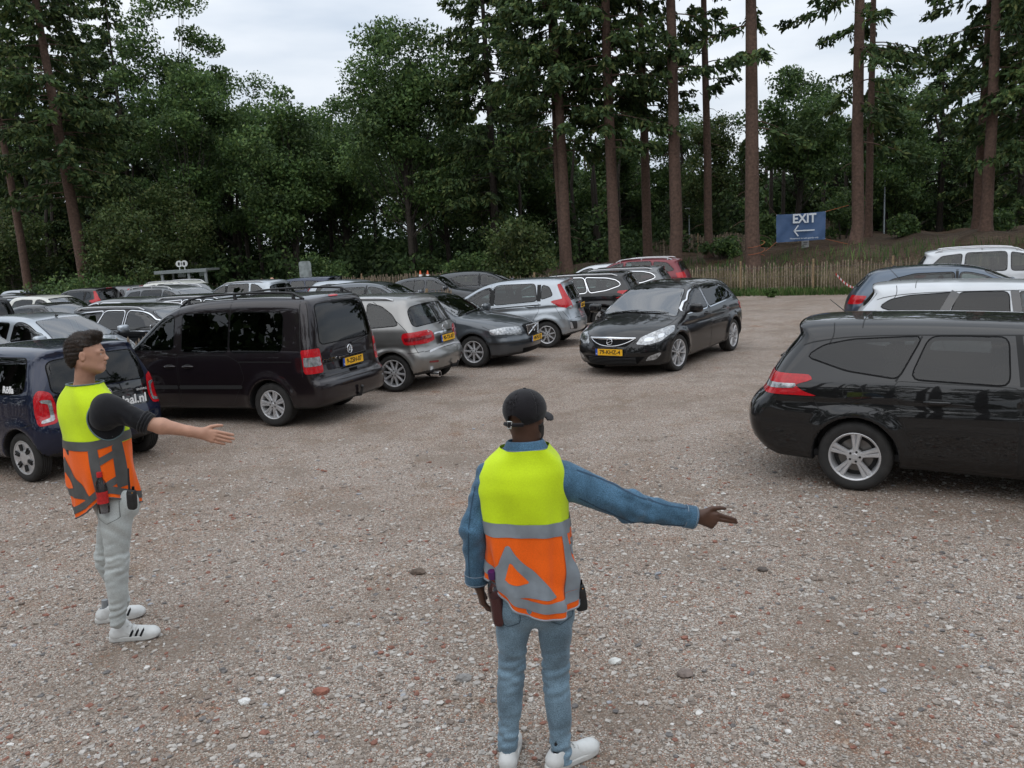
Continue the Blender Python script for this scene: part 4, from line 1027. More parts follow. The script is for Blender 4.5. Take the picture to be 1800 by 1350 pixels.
# --- small navy hatch on the left
SPEC['small']=dict(wb=2.42,W=.82,r=.287,rr=.195,spokes=6,style='cover',tw=.17,cf=.34,cr=.20,prr=3.2,crown=.05,kk=.10,tr=.03,tf=.07,flare=.016,
 sil=[(-1.5,.25),(-1.66,.28),(-1.76,.40),(-1.78,.58),(-1.74,.70),(-1.70,.78),(-1.69,.98),(-1.60,1.25),(-1.52,1.42),(-1.56,1.47),(-1.38,1.50),(-.9,1.51),(-.3,1.51),(.2,1.48),(.55,1.38),(1.0,1.10),(1.25,1.0),(1.55,.90),(1.72,.76),(1.80,.55),(1.77,.28),(1.6,.18)],
 wz=[(0,.92),(.2,.94),(.4,.985),(.65,1.0),(.9,.975),(1.0,.95),(1.4,.76),(1.5,.72)],
 win=[('windscreen',[(1.1,-.56,1.06),(1.1,.56,1.06),(.5,.47,1.38),(.5,-.47,1.38)],FRONT,.07),
  ('rear_window',rw((-.59,.99),(.59,.99),(.55,1.38),(-.55,1.38),x=-1.6),(-1,0,.35),.08),
  ('side_window',sw((-1.36,1.03),(-.58,.98),(-.52,1.385),(-1.28,1.39)),SIDE,.08),
  ('side_window',sw((-.50,.98),(.82,.97),(.4,1.32),(.1,1.39),(-.44,1.39)),SIDE,.05)],
 patch=[('tailgate_panel',rw((-.57,.70),(.57,.70),(.60,1.0),(-.60,1.0),x=-1.7),(-1,0,.2),'gloss_black',.05,.002,False),
  ('tail_light',[(-1.72,.63,.68),(-1.62,.80,.66),(-1.60,.81,.8),(-1.58,.79,.98),(-1.60,.74,1.06),(-1.68,.645,1.02),(-1.71,.62,.86)],(-1,.55,0),'tail_lamp_red',.04,.006,True),
  ('lamp_trim',[(-1.71,.655,.71),(-1.64,.775,.69),(-1.64,.775,.72),(-1.69,.69,.745),(-1.67,.69,.90),(-1.63,.755,.92),(-1.63,.755,.95),(-1.69,.66,.94)],(-1,.55,0),'lamp_clear',.015,.010,True),
  ('headlight',[(1.78,.4,.66),(1.45,.76,.74),(1.4,.78,.92),(1.66,.45,.84)],(1,.6,.3),'lamp_clear',.05,.004,True)],
 gap=[([(-1.30,.84,.64),(-1.55,.84,.70)],(-.5,1,0),.008,True),([(-1.78,-.62,.60),(-1.78,0,.585),(-1.78,.62,.60)],(-1,0,0),.010,False)],
 door=[dict(p=sw((-.60,.28),(.62,.28),(.72,.45),(.86,.6),(.88,.95),(-.70,.955),(-.72,.6)),h=(-.52,.83))],
 mirror=(.80,1.05),floor=.42,dash=.78,seatx=.05,pr=(-1.785,0,.5))
# --- silver compact people carrier, second from the van
SPEC['mpv']=dict(wb=2.778,W=.888,r=.322,rr=.228,spokes=10,style='single',tw=.215,cf=.38,cr=.24,prr=2.6,crown=.06,kk=.10,tr=.04,tf=.07,flare=.028,
 sil=[(-1.85,.26),(-2.02,.30),(-2.10,.42),(-2.12,.56),(-2.07,.66),(-2.00,.74),(-1.98,.98),(-1.90,1.12),(-1.72,1.40),(-1.66,1.54),(-1.5,1.60),(-.9,1.625),(-.2,1.62),(.3,1.58),(.65,1.46),(1.1,1.2),(1.38,1.08),(1.75,.98),(2.03,.84),(2.17,.64),(2.2,.42),(2.12,.22),(1.9,.18)],
 wz=[(0,.91),(.25,.94),(.45,.985),(.7,1.0),(.9,.98),(1.03,.955),(1.08,.935),(1.48,.75),(1.6,.69)],crease=[(.80,-.01,.016,.07)],
 win=[('windscreen',[(1.25,-.72,1.12),(1.25,.72,1.12),(.62,.58,1.49),(.62,-.58,1.49)],FRONT,.08),
  ('rear_window',rw((-.73,1.10),(-.3,1.06),(.3,1.06),(.73,1.10),(.62,1.50),(-.62,1.50)),(-1,0,.6),.10),
  ('side_window',sw((-1.52,1.13),(-1.33,1.115),(-.93,1.09),(-.88,1.50),(-1.16,1.44),(-1.38,1.30)),SIDE,.05),
  ('side_window',sw((-.83,1.085),(.10,1.05),(.10,1.50),(-.78,1.505)),SIDE,.04),
  ('side_window',sw((.2,1.05),(1.15,1.03),(.85,1.25),(.5,1.43),(.2,1.50)),SIDE,.04)],
 patch=[('tail_light',[(-2.05,.42,.84),(-2.02,.62,.80),(-1.70,.90,.80),(-1.68,.90,.86),(-1.66,.9,.92),(-1.70,.9,1.0),(-2.0,.56,1.02),(-2.02,.44,.98)],(-1,.7,0),'tail_lamp_red',.04,.006,True),
  ('reversing_lamp',[(-2.03,.5,.885),(-1.72,.90,.86),(-1.70,.90,.915),(-2.02,.5,.935)],(-1,.7,0),'tail_lamp_dark_red',.015,.014,True),
  ('headlight',[(2.15,.42,.66),(1.78,.84,.74),(1.65,.86,.94),(2.0,.5,.82)],(1,.6,.3),'lamp_clear',.05,.004,True),
  ('rear_reflector',[(-2.11,.48,.46),(-2.05,.7,.48),(-2.05,.7,.51),(-2.11,.48,.50)],(-1,.4,0),'tail_lamp_dark_red',.01,.004,True),
  ('plate_trim',rw((-.38,.925),(.38,.925),(.36,.955),(-.36,.955),x=-2),(-1,0,0),'chrome',.01,.012,False),
  ('bumper_insert',rw((-.62,.655),(.62,.655),(.60,.70),(-.60,.70),x=-2),(-1,0,.9),'alloy',.01,.004,False)],
 gap=[([(-1.20,.9,1.52),(-1.55,.86,1.20),(-1.76,.88,1.0),(-1.86,.86,.75),(-1.9,.84,.66)],(-.8,1,0),.010,True),([(-2.1,-.7,.70),(-2.1,.7,.70)],(-1,0,.2),.010,False),([(-2.0,.80,.68),(-1.72,.9,.66)],(-.8,1,0),.008,True),([(.15,.8,1.50),(.15,.9,1.05)],SIDE,.09,True)],
 door=[dict(p=sw((-.72,.30),(.12,.27),(.12,1.02),(-.86,1.055),(-.96,.85),(-.84,.5)),h=(-.62,.88)),dict(p=sw((.15,.27),(.98,.28),(1.06,.42),(1.2,.66),(1.22,1.0),(.15,1.02)),h=(.3,.87))],
 mirror=(1.05,1.12),rail=(-1.35,.35,.60,.03),railpost=False,railm='alloy',floor=.45,dash=1.0,seatx=.1,pr=(-2.045,0,.835),prt=.08)
# --- grey saloon nosing out of the row
SPEC['saloon']=dict(wb=2.715,W=.90,r=.318,rr=.215,spokes=8,style='single',tw=.21,cf=.46,cr=.30,crown=.06,kk=.10,tr=.05,tf=.08,flare=.018,hcrown=.07,
 sil=[(-2.0,.26),(-2.22,.34),(-2.28,.55),(-2.27,.80),(-2.22,.98),(-1.95,1.03),(-1.72,1.05),(-1.25,1.32),(-.8,1.43),(-.3,1.455),(.1,1.45),(.4,1.38),(.8,1.16),(1.05,1.03),(1.5,.985),(1.95,.90),(2.2,.80),(2.28,.70),(2.30,.58),(2.36,.52),(2.37,.40),(2.30,.24),(2.1,.19)],
 wz=[(0,.92),(.25,.95),(.5,1.0),(.7,.995),(.88,.965),(.95,.94),(1.3,.72),(1.45,.64)],
 win=[('windscreen',[(1.02,-.74,1.02),(1.02,.74,1.02),(.3,.56,1.385),(.3,-.56,1.385)],FRONT,.08),
  ('rear_window',[(-1.62,-.58,1.07),(-1.62,.58,1.07),(-1.0,.5,1.36),(-1.0,-.5,1.36)],(-1,0,.9),.08),
  ('side_window',sw((-.86,.98),(-.06,.97),(-.06,1.36),(-.5,1.36),(-.9,1.26),(-1.2,1.08)),SIDE,.06),
  ('side_window',sw((.03,.97),(.88,.98),(.55,1.20),(.25,1.34),(.03,1.365)),SIDE,.04)],
 patch=[('headlight',[(2.25,.42,.62),(2.2,.62,.63),(1.85,.93,.66),(1.80,.93,.76),(2.05,.72,.80),(2.2,.42,.77)],(1,.75,.25),'lamp_clear',.03,.004,True),
  ('indicator',[(1.98,.88,.655),(1.80,.93,.665),(1.78,.93,.74),(1.94,.85,.755)],(.8,1,.1),'lamp_clear',.02,.007,True),
  ('grille',[(2.3,-.26,.555),(2.3,.26,.555),(2.25,.33,.77),(2.25,.2,.79),(2.25,-.2,.79),(2.25,-.33,.77)],(1,0,0),'black_seal',.03,.006,False),
  ('lower_grille',[(2.4,-.42,.245),(2.4,.42,.245),(2.4,.48,.345),(2.4,-.48,.345)],(1,0,0),'black_seal',.02,.004,False),
  ('tail_light',[(-2.25,.66,.68),(-2.0,.9,.70),(-2.0,.88,.96),(-2.2,.68,.98)],(-1,.7,0),'tail_lamp_red',.03,.005,True),
  ('bumper_strip',[(2.35,.0,.455),(2.25,.72,.455),(1.95,.95,.455),(1.8,.97,.455),(1.8,.97,.50),(1.95,.95,.50),(2.25,.72,.50),(2.35,.0,.50)],(1,.7,.0),'black_plastic',.01,.004,True)],
 gap=[([(2.2,.36,.78),(1.9,.55,.93),(1.2,.72,1.02)],(.3,.2,1),.009,True),([(1.78,.93,.76),(1.6,.93,.84)],(.3,1,.3),.009,True),([(2.1,.82,.59),(1.70,.93,.60)],(.6,1,0),.009,True)],
 door=[dict(p=sw((.0,.27),(.85,.27),(.92,.42),(1.0,.66),(1.0,.95),(.0,.95)),h=(.12,.82)),dict(p=sw((-.9,.30),(-.03,.27),(-.03,.95),(-1.05,.97),(-1.15,.8)),h=(-.85,.82))],
 mirror=(.80,1.05),floor=.36,dash=.72,seatx=-.1,pf_=(2.375,0,.50),pr=(-2.29,0,.75))
# --- silver hatch with boomerang lamps
SPEC['hatch']=dict(wb=2.53,W=.847,r=.303,rr=.20,spokes=8,style='single',tw=.185,cf=.40,cr=.22,prr=2.8,crown=.06,kk=.09,tr=.05,tf=.08,flare=.02,
 sil=[(-1.75,.25),(-1.92,.30),(-2.0,.42),(-2.01,.60),(-1.95,.70),(-1.91,.84),(-1.90,1.0),(-1.80,1.22),(-1.66,1.46),(-1.74,1.53),(-1.52,1.56),(-.9,1.575),(-.3,1.56),(.15,1.50),(.55,1.34),(1.0,1.10),(1.3,.98),(1.65,.90),(1.87,.76),(2.0,.56),(2.0,.36),(1.9,.2)],
 wz=[(0,.91),(.2,.94),(.4,.985),(.65,1.0),(.85,.98),(.97,.955),(1.03,.93),(1.45,.74),(1.55,.68)],crease=[(.90,-.045,.02,.06),(.42,-.02,.014,.05)],
 win=[('windscreen',[(1.25,-.6,1.04),(1.25,.6,1.04),(.3,.48,1.44),(.3,-.48,1.44)],FRONT,.08),
  ('rear_window',rw((-.58,1.06),(.58,1.06),(.52,1.42),(-.52,1.42),x=-1.8),(-1,0,.5),.07),
  ('side_window',sw((-1.42,1.18),(-1.15,1.10),(-1.17,1.42),(-1.33,1.37)),SIDE,.05),
  ('side_window',sw((-1.06,1.07),(-.05,1.01),(-.05,1.45),(-1.0,1.45)),SIDE,.04),
  ('side_window',sw((.06,1.0),(1.12,.98),(.75,1.18),(.35,1.37),(.06,1.44)),SIDE,.04)],
 patch=[('tail_light',[(-1.57,.67,1.43),(-1.65,.63,1.44),(-1.80,.655,1.18),(-1.88,.63,1.03),(-1.92,.62,.90),(-1.88,.72,.86),(-1.68,.87,.93),(-1.50,.885,1.045),(-1.55,.87,1.075),(-1.73,.80,1.11)],(-1,.85,.05),'tail_lamp_red',.02,.007,True),
  ('reversing_lamp',[(-1.92,.64,.885),(-1.85,.75,.872),(-1.78,.82,.90),(-1.88,.68,.95)],(-1,.85,.05),'lamp_clear',.02,.012,True),
  ('brake_lamp',rw((-.16,1.50),(.16,1.50),(.15,1.535),(-.15,1.535)),(-1,0,.1),'tail_lamp_red',.01,.004,False),
  ('plate_trim',rw((-.38,.965),(.38,.965),(.36,1.0),(-.36,1.0)),(-1,0,0),'gloss_black',.01,.008,False),
  ('headlight',[(1.95,.4,.66),(1.6,.78,.74),(1.45,.82,.90),(1.8,.45,.80)],(1,.6,.3),'lamp_clear',.05,.004,True),
  ('bumper_insert',[(-1.97,.58,.40),(-1.83,.80,.42),(-1.83,.80,.60),(-1.95,.60,.58)],(-1,.6,0),'black_plastic',.02,.003,True),
  ('lamp_trim',[(-1.90,.72,.42),(-1.84,.79,.43),(-1.82,.80,.58),(-1.85,.77,.585)],(-1,.6,0),'alloy',.01,.006,True)],
 gap=[([(-1.9,-.6,.66),(-1.9,.6,.66)],(-1,0,0),.010,False),([(-1.72,.86,.83),(-1.80,.8,.66)],(-1,.8,0),.008,True),([(-1.47,.88,1.02),(-1.66,.88,.66)],(-.4,1,0),.007,True),([(.005,.8,1.46),(.005,.9,.995)],SIDE,.10,True),([(-1.10,.8,1.43),(-1.10,.9,1.06)],SIDE,.09,True)],
 door=[dict(p=sw((-.72,.29),(.0,.26),(.0,.97),(-1.10,1.04),(-1.10,.85),(-.90,.55)),h=(-.90,.95)),dict(p=sw((.03,.26),(.85,.26),(.95,.42),(1.1,.66),(1.12,.93),(.03,.97)),h=(.2,.90))],
 mirror=(.95,1.06),floor=.42,dash=.85,seatx=.05,pr=(-1.955,0,.90))
# --- black hatch driving up the lane
SPEC['coupe']=dict(wb=2.685,W=.907,r=.328,rr=.238,spokes=5,style='vee',tw=.225,cf=.52,cr=.30,pf=2.4,crown=.07,kk=.10,tr=.05,tf=.06,flare=.024,hcrown=.09,
 sil=[(-1.9,.24),(-2.06,.30),(-2.13,.48),(-2.15,.66),(-2.11,.84),(-2.06,.98),(-1.95,1.12),(-1.74,1.32),(-1.66,1.42),(-1.45,1.48),(-.9,1.52),(-.3,1.525),(.15,1.49),(.5,1.39),(.95,1.16),(1.30,1.0),(1.75,.925),(2.08,.82),(2.24,.68),(2.31,.52),(2.33,.38),(2.28,.22),(2.1,.16)],
 wz=[(0,.91),(.2,.935),(.4,.98),(.65,1.0),(.85,.985),(.97,.955),(1.03,.93),(1.42,.71),(1.52,.64)],crease=[(.86,-.02,.014,.05)],chrome=True,
 win=[('windscreen',[(1.25,-.75,1.0),(1.25,0,.985),(1.25,.75,1.0),(.42,.585,1.405),(.42,0,1.43),(.42,-.585,1.405)],FRONT,.07),
  ('rear_window',rw((-.56,1.10),(.56,1.10),(.48,1.36),(-.48,1.36)),(-1,0,.8),.08),
  ('side_window',sw((-1.46,1.12),(-1.30,1.10),(-.12,1.03),(-.12,1.385),(-.80,1.375),(-1.20,1.28)),SIDE,.06),
  ('side_window',sw((-.03,1.025),(1.0,1.0),(.74,1.15),(.40,1.305),(.15,1.37),(-.03,1.385)),SIDE,.04)],
 patch=[('headlight',[(2.26,.50,.60),(2.15,.66,.575),(1.95,.82,.62),(1.62,.92,.76),(1.52,.90,.86),(1.66,.85,.86),(1.95,.68,.775),(2.16,.54,.70)],(1,.75,.45),'lamp_clear',.02,.005,True),
  ('lamp_lens',[(2.17,.58,.62),(2.08,.70,.62),(2.0,.74,.68),(2.10,.62,.70)],(1,.75,.35),'lamp_lens',.04,.010,True),
  ('lamp_lens',[(1.98,.76,.655),(1.88,.82,.67),(1.82,.84,.73),(1.93,.77,.735)],(1,.75,.35),'lamp_lens',.04,.010,True),
  ('grille',[(2.3,-.30,.535),(2.3,.30,.535),(2.26,.43,.655),(2.25,.42,.67),(2.25,-.42,.67),(2.26,-.43,.655)],(1,0,.1),'black_seal',.04,.005,False),
  ('lower_grille',[(2.3,-.44,.215),(2.3,.44,.215),(2.3,.60,.36),(2.3,-.60,.36)],(1,0,0),'black_seal',.03,.004,False),
  ('fog_lamp',[(2.2,.62,.28),(2.1,.78,.30),(2.0,.84,.40),(2.02,.82,.42),(2.18,.68,.36)],(1,.5,0),'lamp_clear',.02,.006,True),
  ('tail_light',[(-2.10,.62,.80),(-1.8,.90,.82),(-1.7,.9,.98),(-2.02,.64,.99)],(-1,.8,0),'tail_lamp_red',.04,.005,True)],
 gap=[([(2.24,.44,.68),(1.98,.66,.80),(1.6,.80,.89),(1.2,.80,.97)],(.3,.4,1),.010,True),([(2.28,-.44,.685),(2.28,.44,.685)],(1,0,.6),.008,False),([(1.56,.92,.72),(1.5,.93,.78),(1.1,.9,.95)],(.2,1,.2),.006,True),([(-.075,.8,1.43),(-.075,.9,1.0)],SIDE,.05,True)],
 door=[dict(p=sw((-.06,.25),(.86,.25),(.96,.42),(1.08,.66),(1.10,.955),(-.06,1.0)),h=(.10,.91)),dict(p=sw((-.78,.28),(-.09,.25),(-.09,1.0),(-1.12,1.06),(-1.12,.9),(-.92,.55)),h=(-.86,.94))],
 mirror=(.92,1.08),floor=.38,dash=.90,seatx=.05,steer=-.12,pf_=(2.325,0,.44))
# --- far cars: sports utility and others
SPEC['suv']=dict(wb=2.66,W=.91,r=.35,rr=.23,spokes=5,style='double',tw=.22,cf=.36,cr=.22,crown=.06,kk=.10,tr=.05,tf=.07,flare=.025,
 sil=[(-1.9,.32),(-2.12,.38),(-2.18,.55),(-2.18,.75),(-2.12,.95),(-2.08,1.1),(-1.92,1.38),(-1.80,1.54),(-1.86,1.60),(-1.6,1.66),(-.9,1.69),(-.2,1.68),(.25,1.62),(.6,1.5),(1.0,1.27),(1.3,1.14),(1.75,1.07),(2.05,.96),(2.17,.76),(2.2,.5),(2.1,.3),(1.9,.26)],
 wz=[(0,.91),(.3,.95),(.5,1.0),(.85,1.0),(1.05,.97),(1.12,.945),(1.55,.76),(1.68,.69)],
 win=[('windscreen',[(1.2,-.73,1.18),(1.2,.73,1.18),(.55,.58,1.54),(.55,-.58,1.54)],FRONT,.08),
  ('rear_window',rw((-.62,1.14),(.62,1.14),(.53,1.50),(-.53,1.50)),(-1,0,.6),.09),
  ('side_window',sw((-1.70,1.25),(-1.05,1.16),(-1.0,1.55),(-1.45,1.50)),SIDE,.06),
  ('side_window',sw((-.96,1.15),(-.06,1.12),(-.06,1.57),(-.92,1.565)),SIDE,.04),
  ('side_window',sw((.03,1.12),(1.1,1.1),(.7,1.36),(.4,1.52),(.03,1.575)),SIDE,.04)],
 patch=[('tail_light',[(-2.16,.60,.98),(-1.85,.9,1.0),(-1.80,.88,1.16),(-2.08,.62,1.18)],(-1,.8,0),'tail_lamp_red',.03,.005,True),
  ('headlight',[(2.15,.45,.80),(1.8,.86,.86),(1.65,.88,1.02),(2.02,.5,.94)],(1,.6,.3),'lamp_clear',.05,.004,True),
  ('grille',[(2.2,-.38,.66),(2.2,.38,.66),(2.15,.42,.86),(2.15,-.42,.86)],(1,0,0),'black_seal',.03,.005,False)],
 gap=[],door=[],mirror=(.98,1.2),rail=(-1.6,.3,.60,.05),railm='alloy',floor=.5,dash=.95,seatx=.1,pr=(-2.2,0,.8),pf_=(2.215,0,.5))
import copy as _c
SPEC['wagon']=_c.deepcopy(SPEC['estate']);SPEC['wagon'].update(chrome=True,rail=(-1.7,.3,.58,.045),railm='alloy')
SPEC['fastback']=_c.deepcopy(SPEC['coupe']);SPEC['fastback'].update(chrome=False,style='single',spokes=7,rr=.215,r=.316,sil=[(x*1.0,z*.985 if z<1 else z) for x,z in SPEC['coupe']['sil']])
SPEC['city']=_c.deepcopy(SPEC['hatch']);SPEC['city'].update(crease=[(.7,0,.008,.05)],sil=[(-1.7,.25),(-1.85,.32),(-1.92,.50),(-1.90,.72),(-1.82,.98),(-1.62,1.25),(-1.42,1.44),(-1.25,1.49),(-.7,1.51),(-.1,1.49),(.25,1.44),(.7,1.24),(1.2,.99),(1.6,.90),(1.85,.76),(1.95,.56),(1.93,.36),(1.8,.2)],
 patch=[('tail_light',[(-1.90,.62,.80),(-1.72,.84,.80),(-1.66,.82,1.10),(-1.55,.74,1.36),(-1.66,.66,1.22),(-1.84,.64,1.0)],(-1,.85,0),'tail_lamp_red',.03,.006,True),('headlight',[(1.92,.4,.62),(1.5,.80,.70),(1.35,.82,.90),(1.72,.45,.82)],(1,.6,.3),'lamp_clear',.05,.004,True),
 ('grille',[(1.97,-.42,.50),(1.97,.42,.50),(1.95,.40,.58),(1.95,-.40,.58)],(1,0,0),'black_seal',.02,.005,False)],
 win=[('windscreen',[(1.15,-.69,1.02),(1.15,.69,1.02),(.35,.54,1.40),(.35,-.54,1.40)],FRONT,.07),('rear_window',rw((-.56,1.06),(.56,1.06),(.48,1.38),(-.48,1.38),x=-1.7),(-1,0,.7),.07),
  ('side_window',sw((-1.28,1.02),(-.28,.98),(-.24,1.36),(-.75,1.385),(-1.10,1.33)),SIDE,.07),('side_window',sw((-.14,.98),(.92,.96),(.72,1.12),(.34,1.32),(.1,1.37),(-.10,1.37)),SIDE,.07)],gap=[([(.98,.8,.98),(.93,.9,.4)],SIDE,.012,True),([(-.19,.8,1.0),(-.19,.9,.3)],SIDE,.012,True)],door=[])
mat('gloss_black',(.008,.008,.009),.06,0,1)
P_BLACK=paint('black_paint',(.006,.006,.0065));P_PLUM=paint('dark_plum_paint',(.013,.009,.011),.3,.3);P_NAVY=paint('navy_paint',(.008,.013,.036),.3,.3)
P_SILVER=paint('warm_silver_paint',(.26,.255,.245),.75,.32);P_GREY=paint('grey_paint',(.065,.073,.082),.6,.3);P_LSILVER=paint('pale_silver_paint',(.36,.39,.42),.7,.32)
P_WHITE=paint('white_paint',(.56,.58,.60));P_DGREY=paint('dark_grey_paint',(.028,.031,.035),.4,.3);P_BLUEGREY=paint('blue_grey_paint',(.06,.085,.12),.6,.3)
P_RED=paint('dark_red_paint',(.15,.012,.02),.3,.3);P_DBLUE=paint('dark_blue_paint',(.012,.02,.05),.3,.3);P_MGREY=paint('mid_grey_paint',(.11,.115,.12),.6,.3)
P_CREAM=paint('cream_paint',(.6,.6,.55))
def T(root,txt,size,loc,rot,m,name='lettering',**k):
    me=text_mesh(txt,size,name,**k);me.materials.append(m);o=obj(name,me,None,root,loc);o.rotation_euler=rot;return o
REARROT=(R(90),0,R(-90))   # upright lettering read from behind the car
def disc_badge(root,loc,r,kind,rot):
    """round emblem in the plane x=0 facing +x before turning"""
    b=MB();a=np.linspace(0,2*math.pi,33);b.tube(np.stack([a*0,np.cos(a)*r,np.sin(a)*r],1),r*.11,6,caps=False)
    S=lambda *p:b.tube([(0,y*r,z*r) for y,z in p],r*.085,6)
    if kind=='vw':
        S((-.42,.85),(-.12,.10),(0,.10),(.12,.10),(.42,.85));S((-.86,.42),(-.42,-.82),(-.05,.0));S((.86,.42),(.42,-.82),(.05,.0))
    elif kind=='star':
        for q in(90,210,330):S((0,0),(math.cos(R(q)),math.sin(R(q))))
    elif kind=='bolt':
        S((-1.05,-.25),(-.1,-.2),(.15,.2),(1.05,.25))
    elif kind=='iron':
        S((.6,.6),(1.05,1.05))
    o=obj('badge',b.mesh('badge'),CHROME,root,loc);o.rotation_euler=rot;return o
def rect_badge(root,loc,w,h,rot):
    b=MB();b.tube([(0,-w,h),(0,-w*.75,-h),(0,w*.75,-h),(0,w,h),(0,-w,h)],.006,6);b.tube([(0,-w*.4,h*.9),(0,-w*.35,-h*.9)],.006,6);b.tube([(0,w*.4,h*.9),(0,w*.35,-h*.9)],.006,6);b.tube([(0,-w*.4,0),(0,w*.4,0)],.006,6)
    o=obj('badge',b.mesh('badge'),CHROME,root,loc);o.rotation_euler=rot;return o
def surf(cs,y,z,d,off=.0,x=0.):
    d,u,v=basis(d);p=np.array([[x,y,z]],float);P,g=hit(cs.f,np.stack([p@u,p@v],1),d,u,v,off);return P[0],g[0]
WHITEP=mat('white_print',(.75,.75,.75),.5)
def hk_caddy(root,k,cs,pm):
    p,g=surf(cs,0,1.0,(-1,0,0));disc_badge(root,p+(-.008,0,0),.062,'vw',(0,0,math.pi))
    b=MB();b.box((-2.17,0,.915),(.016,.33,.013));b.box((-2.175,0,.755),(.012,.24,.007));obj('chrome_strip',b.mesh('chrome_strip',False),CHROME,root)
    p,g=surf(cs,.52,.90,(-1,0,0));T(root,'CADDY',.075,(p[0]-.012,.52,.905),(R(90),0,R(-90)),CHROME,align='CENTER',sx=1.3,bold=.003)
    b=MB();b.box((-2.16,0,.70),(.012,.09,.025));obj('latch',b.mesh('latch',False),SEAL,root)
    wiper(root,cs.f,(-2.1,-.05,1.07),(-2.1,-.52,1.13),(-1,0,.15))
    b=MB();b.tube([(-2.0,0,.30),(-2.26,0,.33),(-2.29,0,.42)],[.03,.025,.02],8);b.lathe([(.0001,.05),(.02,.045),(.028,.025),(.02,.0),(.0001,-.005)],12,'z',cen=(-2.29,0,.42));obj('tow_ball',b.mesh('tow_ball'),BLK,root)
def hk_estate(root,k,cs,pm):
    wiper(root,cs.f,(-2.1,0,1.04),(-2.1,.4,1.10),(-1,0,.8),.025)
    antenna(root,(-1.50,0,1.475),(-1.72,0,1.66))
    p,g=surf(cs,0,.95,(0,1,0),.0);
    for sd in(1,-1):
        a=np.linspace(0,2*math.pi,29);P3=np.stack([-1.385+.085*np.cos(a),a*0+.9,.90+.075*np.sin(a)],1)
        s=Sheets();P,F,g=linestrip(cs.f,P3,(0,1,0),.006,.0014,.02,0);s.add(*((P,F,g) if sd>0 else mirror(P,F,g)));s.obj('fuel_flap',GAP,root)
def hk_small(root,k,cs,pm):
    p,g=surf(cs,0,.90,(-1,0,0));disc_badge(root,p+(-.008,0,0),.06,'vw',(0,0,math.pi))
    p,g=surf(cs,-.3,.74,(-1,0,0));T(root,'daal.nl',.15,(p[0]-.012,-.31,.775),(R(90),0,R(-97)),WHITEP,bold=.004,sx=.9)
    p,g=surf(cs,-.45,.86,(-1,0,0));T(root,'WAGENWEG',.035,(p[0]-.012,-.43,.875),(R(90),0,R(-97)),WHITEP)
    for sd in(1,-1):
        T(root,'Rölla',.105,(-1.12,sd*.79,1.06),(R(78),0,R(180) if sd>0 else 0),WHITEP,bold=.004)
        T(root,'BIO BV',.05,(-.82,sd*.795,1.04),(R(78),0,R(180) if sd>0 else 0),WHITEP)
    wiper(root,cs.f,(-1.7,0,1.0),(-1.7,.38,1.03),(-1,0,.35))
    antenna(root,(-1.25,0,1.5),(-1.36,0,1.64))
def hk_mpv(root,k,cs,pm):
    p,g=surf(cs,0,1.0,(-1,0,0));disc_badge(root,p+(-.008,0,0),.055,'star',(0,0,math.pi))
    wiper(root,cs.f,(-1.9,.08,1.07),(-1.9,-.42,1.14),(-1,0,.6))
    p,g=surf(cs,.45,.98,(-1,0,0));T(root,'B 200',.05,(p[0]-.008,.5,1.0),(R(90),0,R(-84)),CHROME)
    b=MB();b.tube([(-2.0,-.1,.32),(-2.14,-.1,.33),(-2.17,-.1,.41)],[.03,.025,.02],8);obj('tow_ball',b.mesh('tow_ball'),BLK,root)
    b=MB();b.lathe([(.05,-.08),(.055,.08),(.045,.08),(.04,-.05)],16,'y');me=autosmooth(b.mesh('exhaust'));me.transform(Matrix.Rotation(R(90),4,'Z'));obj('exhaust',me,CHROME,root,(-2.02,.52,.27))
    antenna(root,(-1.42,0,1.60),(-1.48,0,1.86))
def hk_saloon(root,k,cs,pm):
    b=MB();
    for y0,z0,y1,z1 in((-.30,.775,.30,.775),(-.30,.775,-.25,.575),(.30,.775,.25,.575),(-.25,.575,.25,.575)):b.tube([(2.29,y0,z0),(2.30,y1,z1)],.012,6)
    b.tube([(2.30,-.24,.60),(2.295,.24,.76)],.013,6)
    for y in np.linspace(-.24,.24,13):b.tube([(2.292,y,.585),(2.288,y,.765)],.004,5)
    obj('grille_frame',b.mesh('grille_frame'),CHROME,root)
    o=disc_badge(root,(2.315,0,.68),.05,'iron',(0,0,0))
    for y in(.1,-.45):wiper(root,cs.f,(1.05,y,1.03),(1.0,y+.5,1.06),FRONT,.018)
def hk_hatch(root,k,cs,pm):
    p,g=surf(cs,0,1.05,(-1,0,0));rect_badge(root,(p[0]-.01,0,1.055),.05,.04,(0,0,math.pi))
    wiper(root,cs.f,(-1.85,0,1.06),(-1.85,.42,1.09),(-1,0,.5))
    antenna(root,(-1.35,0,1.56),(-1.5,0,1.72))
    s=Sheets();P,F,g=linestrip(cs.f,[(1.0,.9,.86),(0,.9,.93),(-.6,.9,.965),(-1.15,.9,.985)],(0,1,0),.022,.004);s.add(P,F,g,True);s.obj('door_moulding',GAP,root)
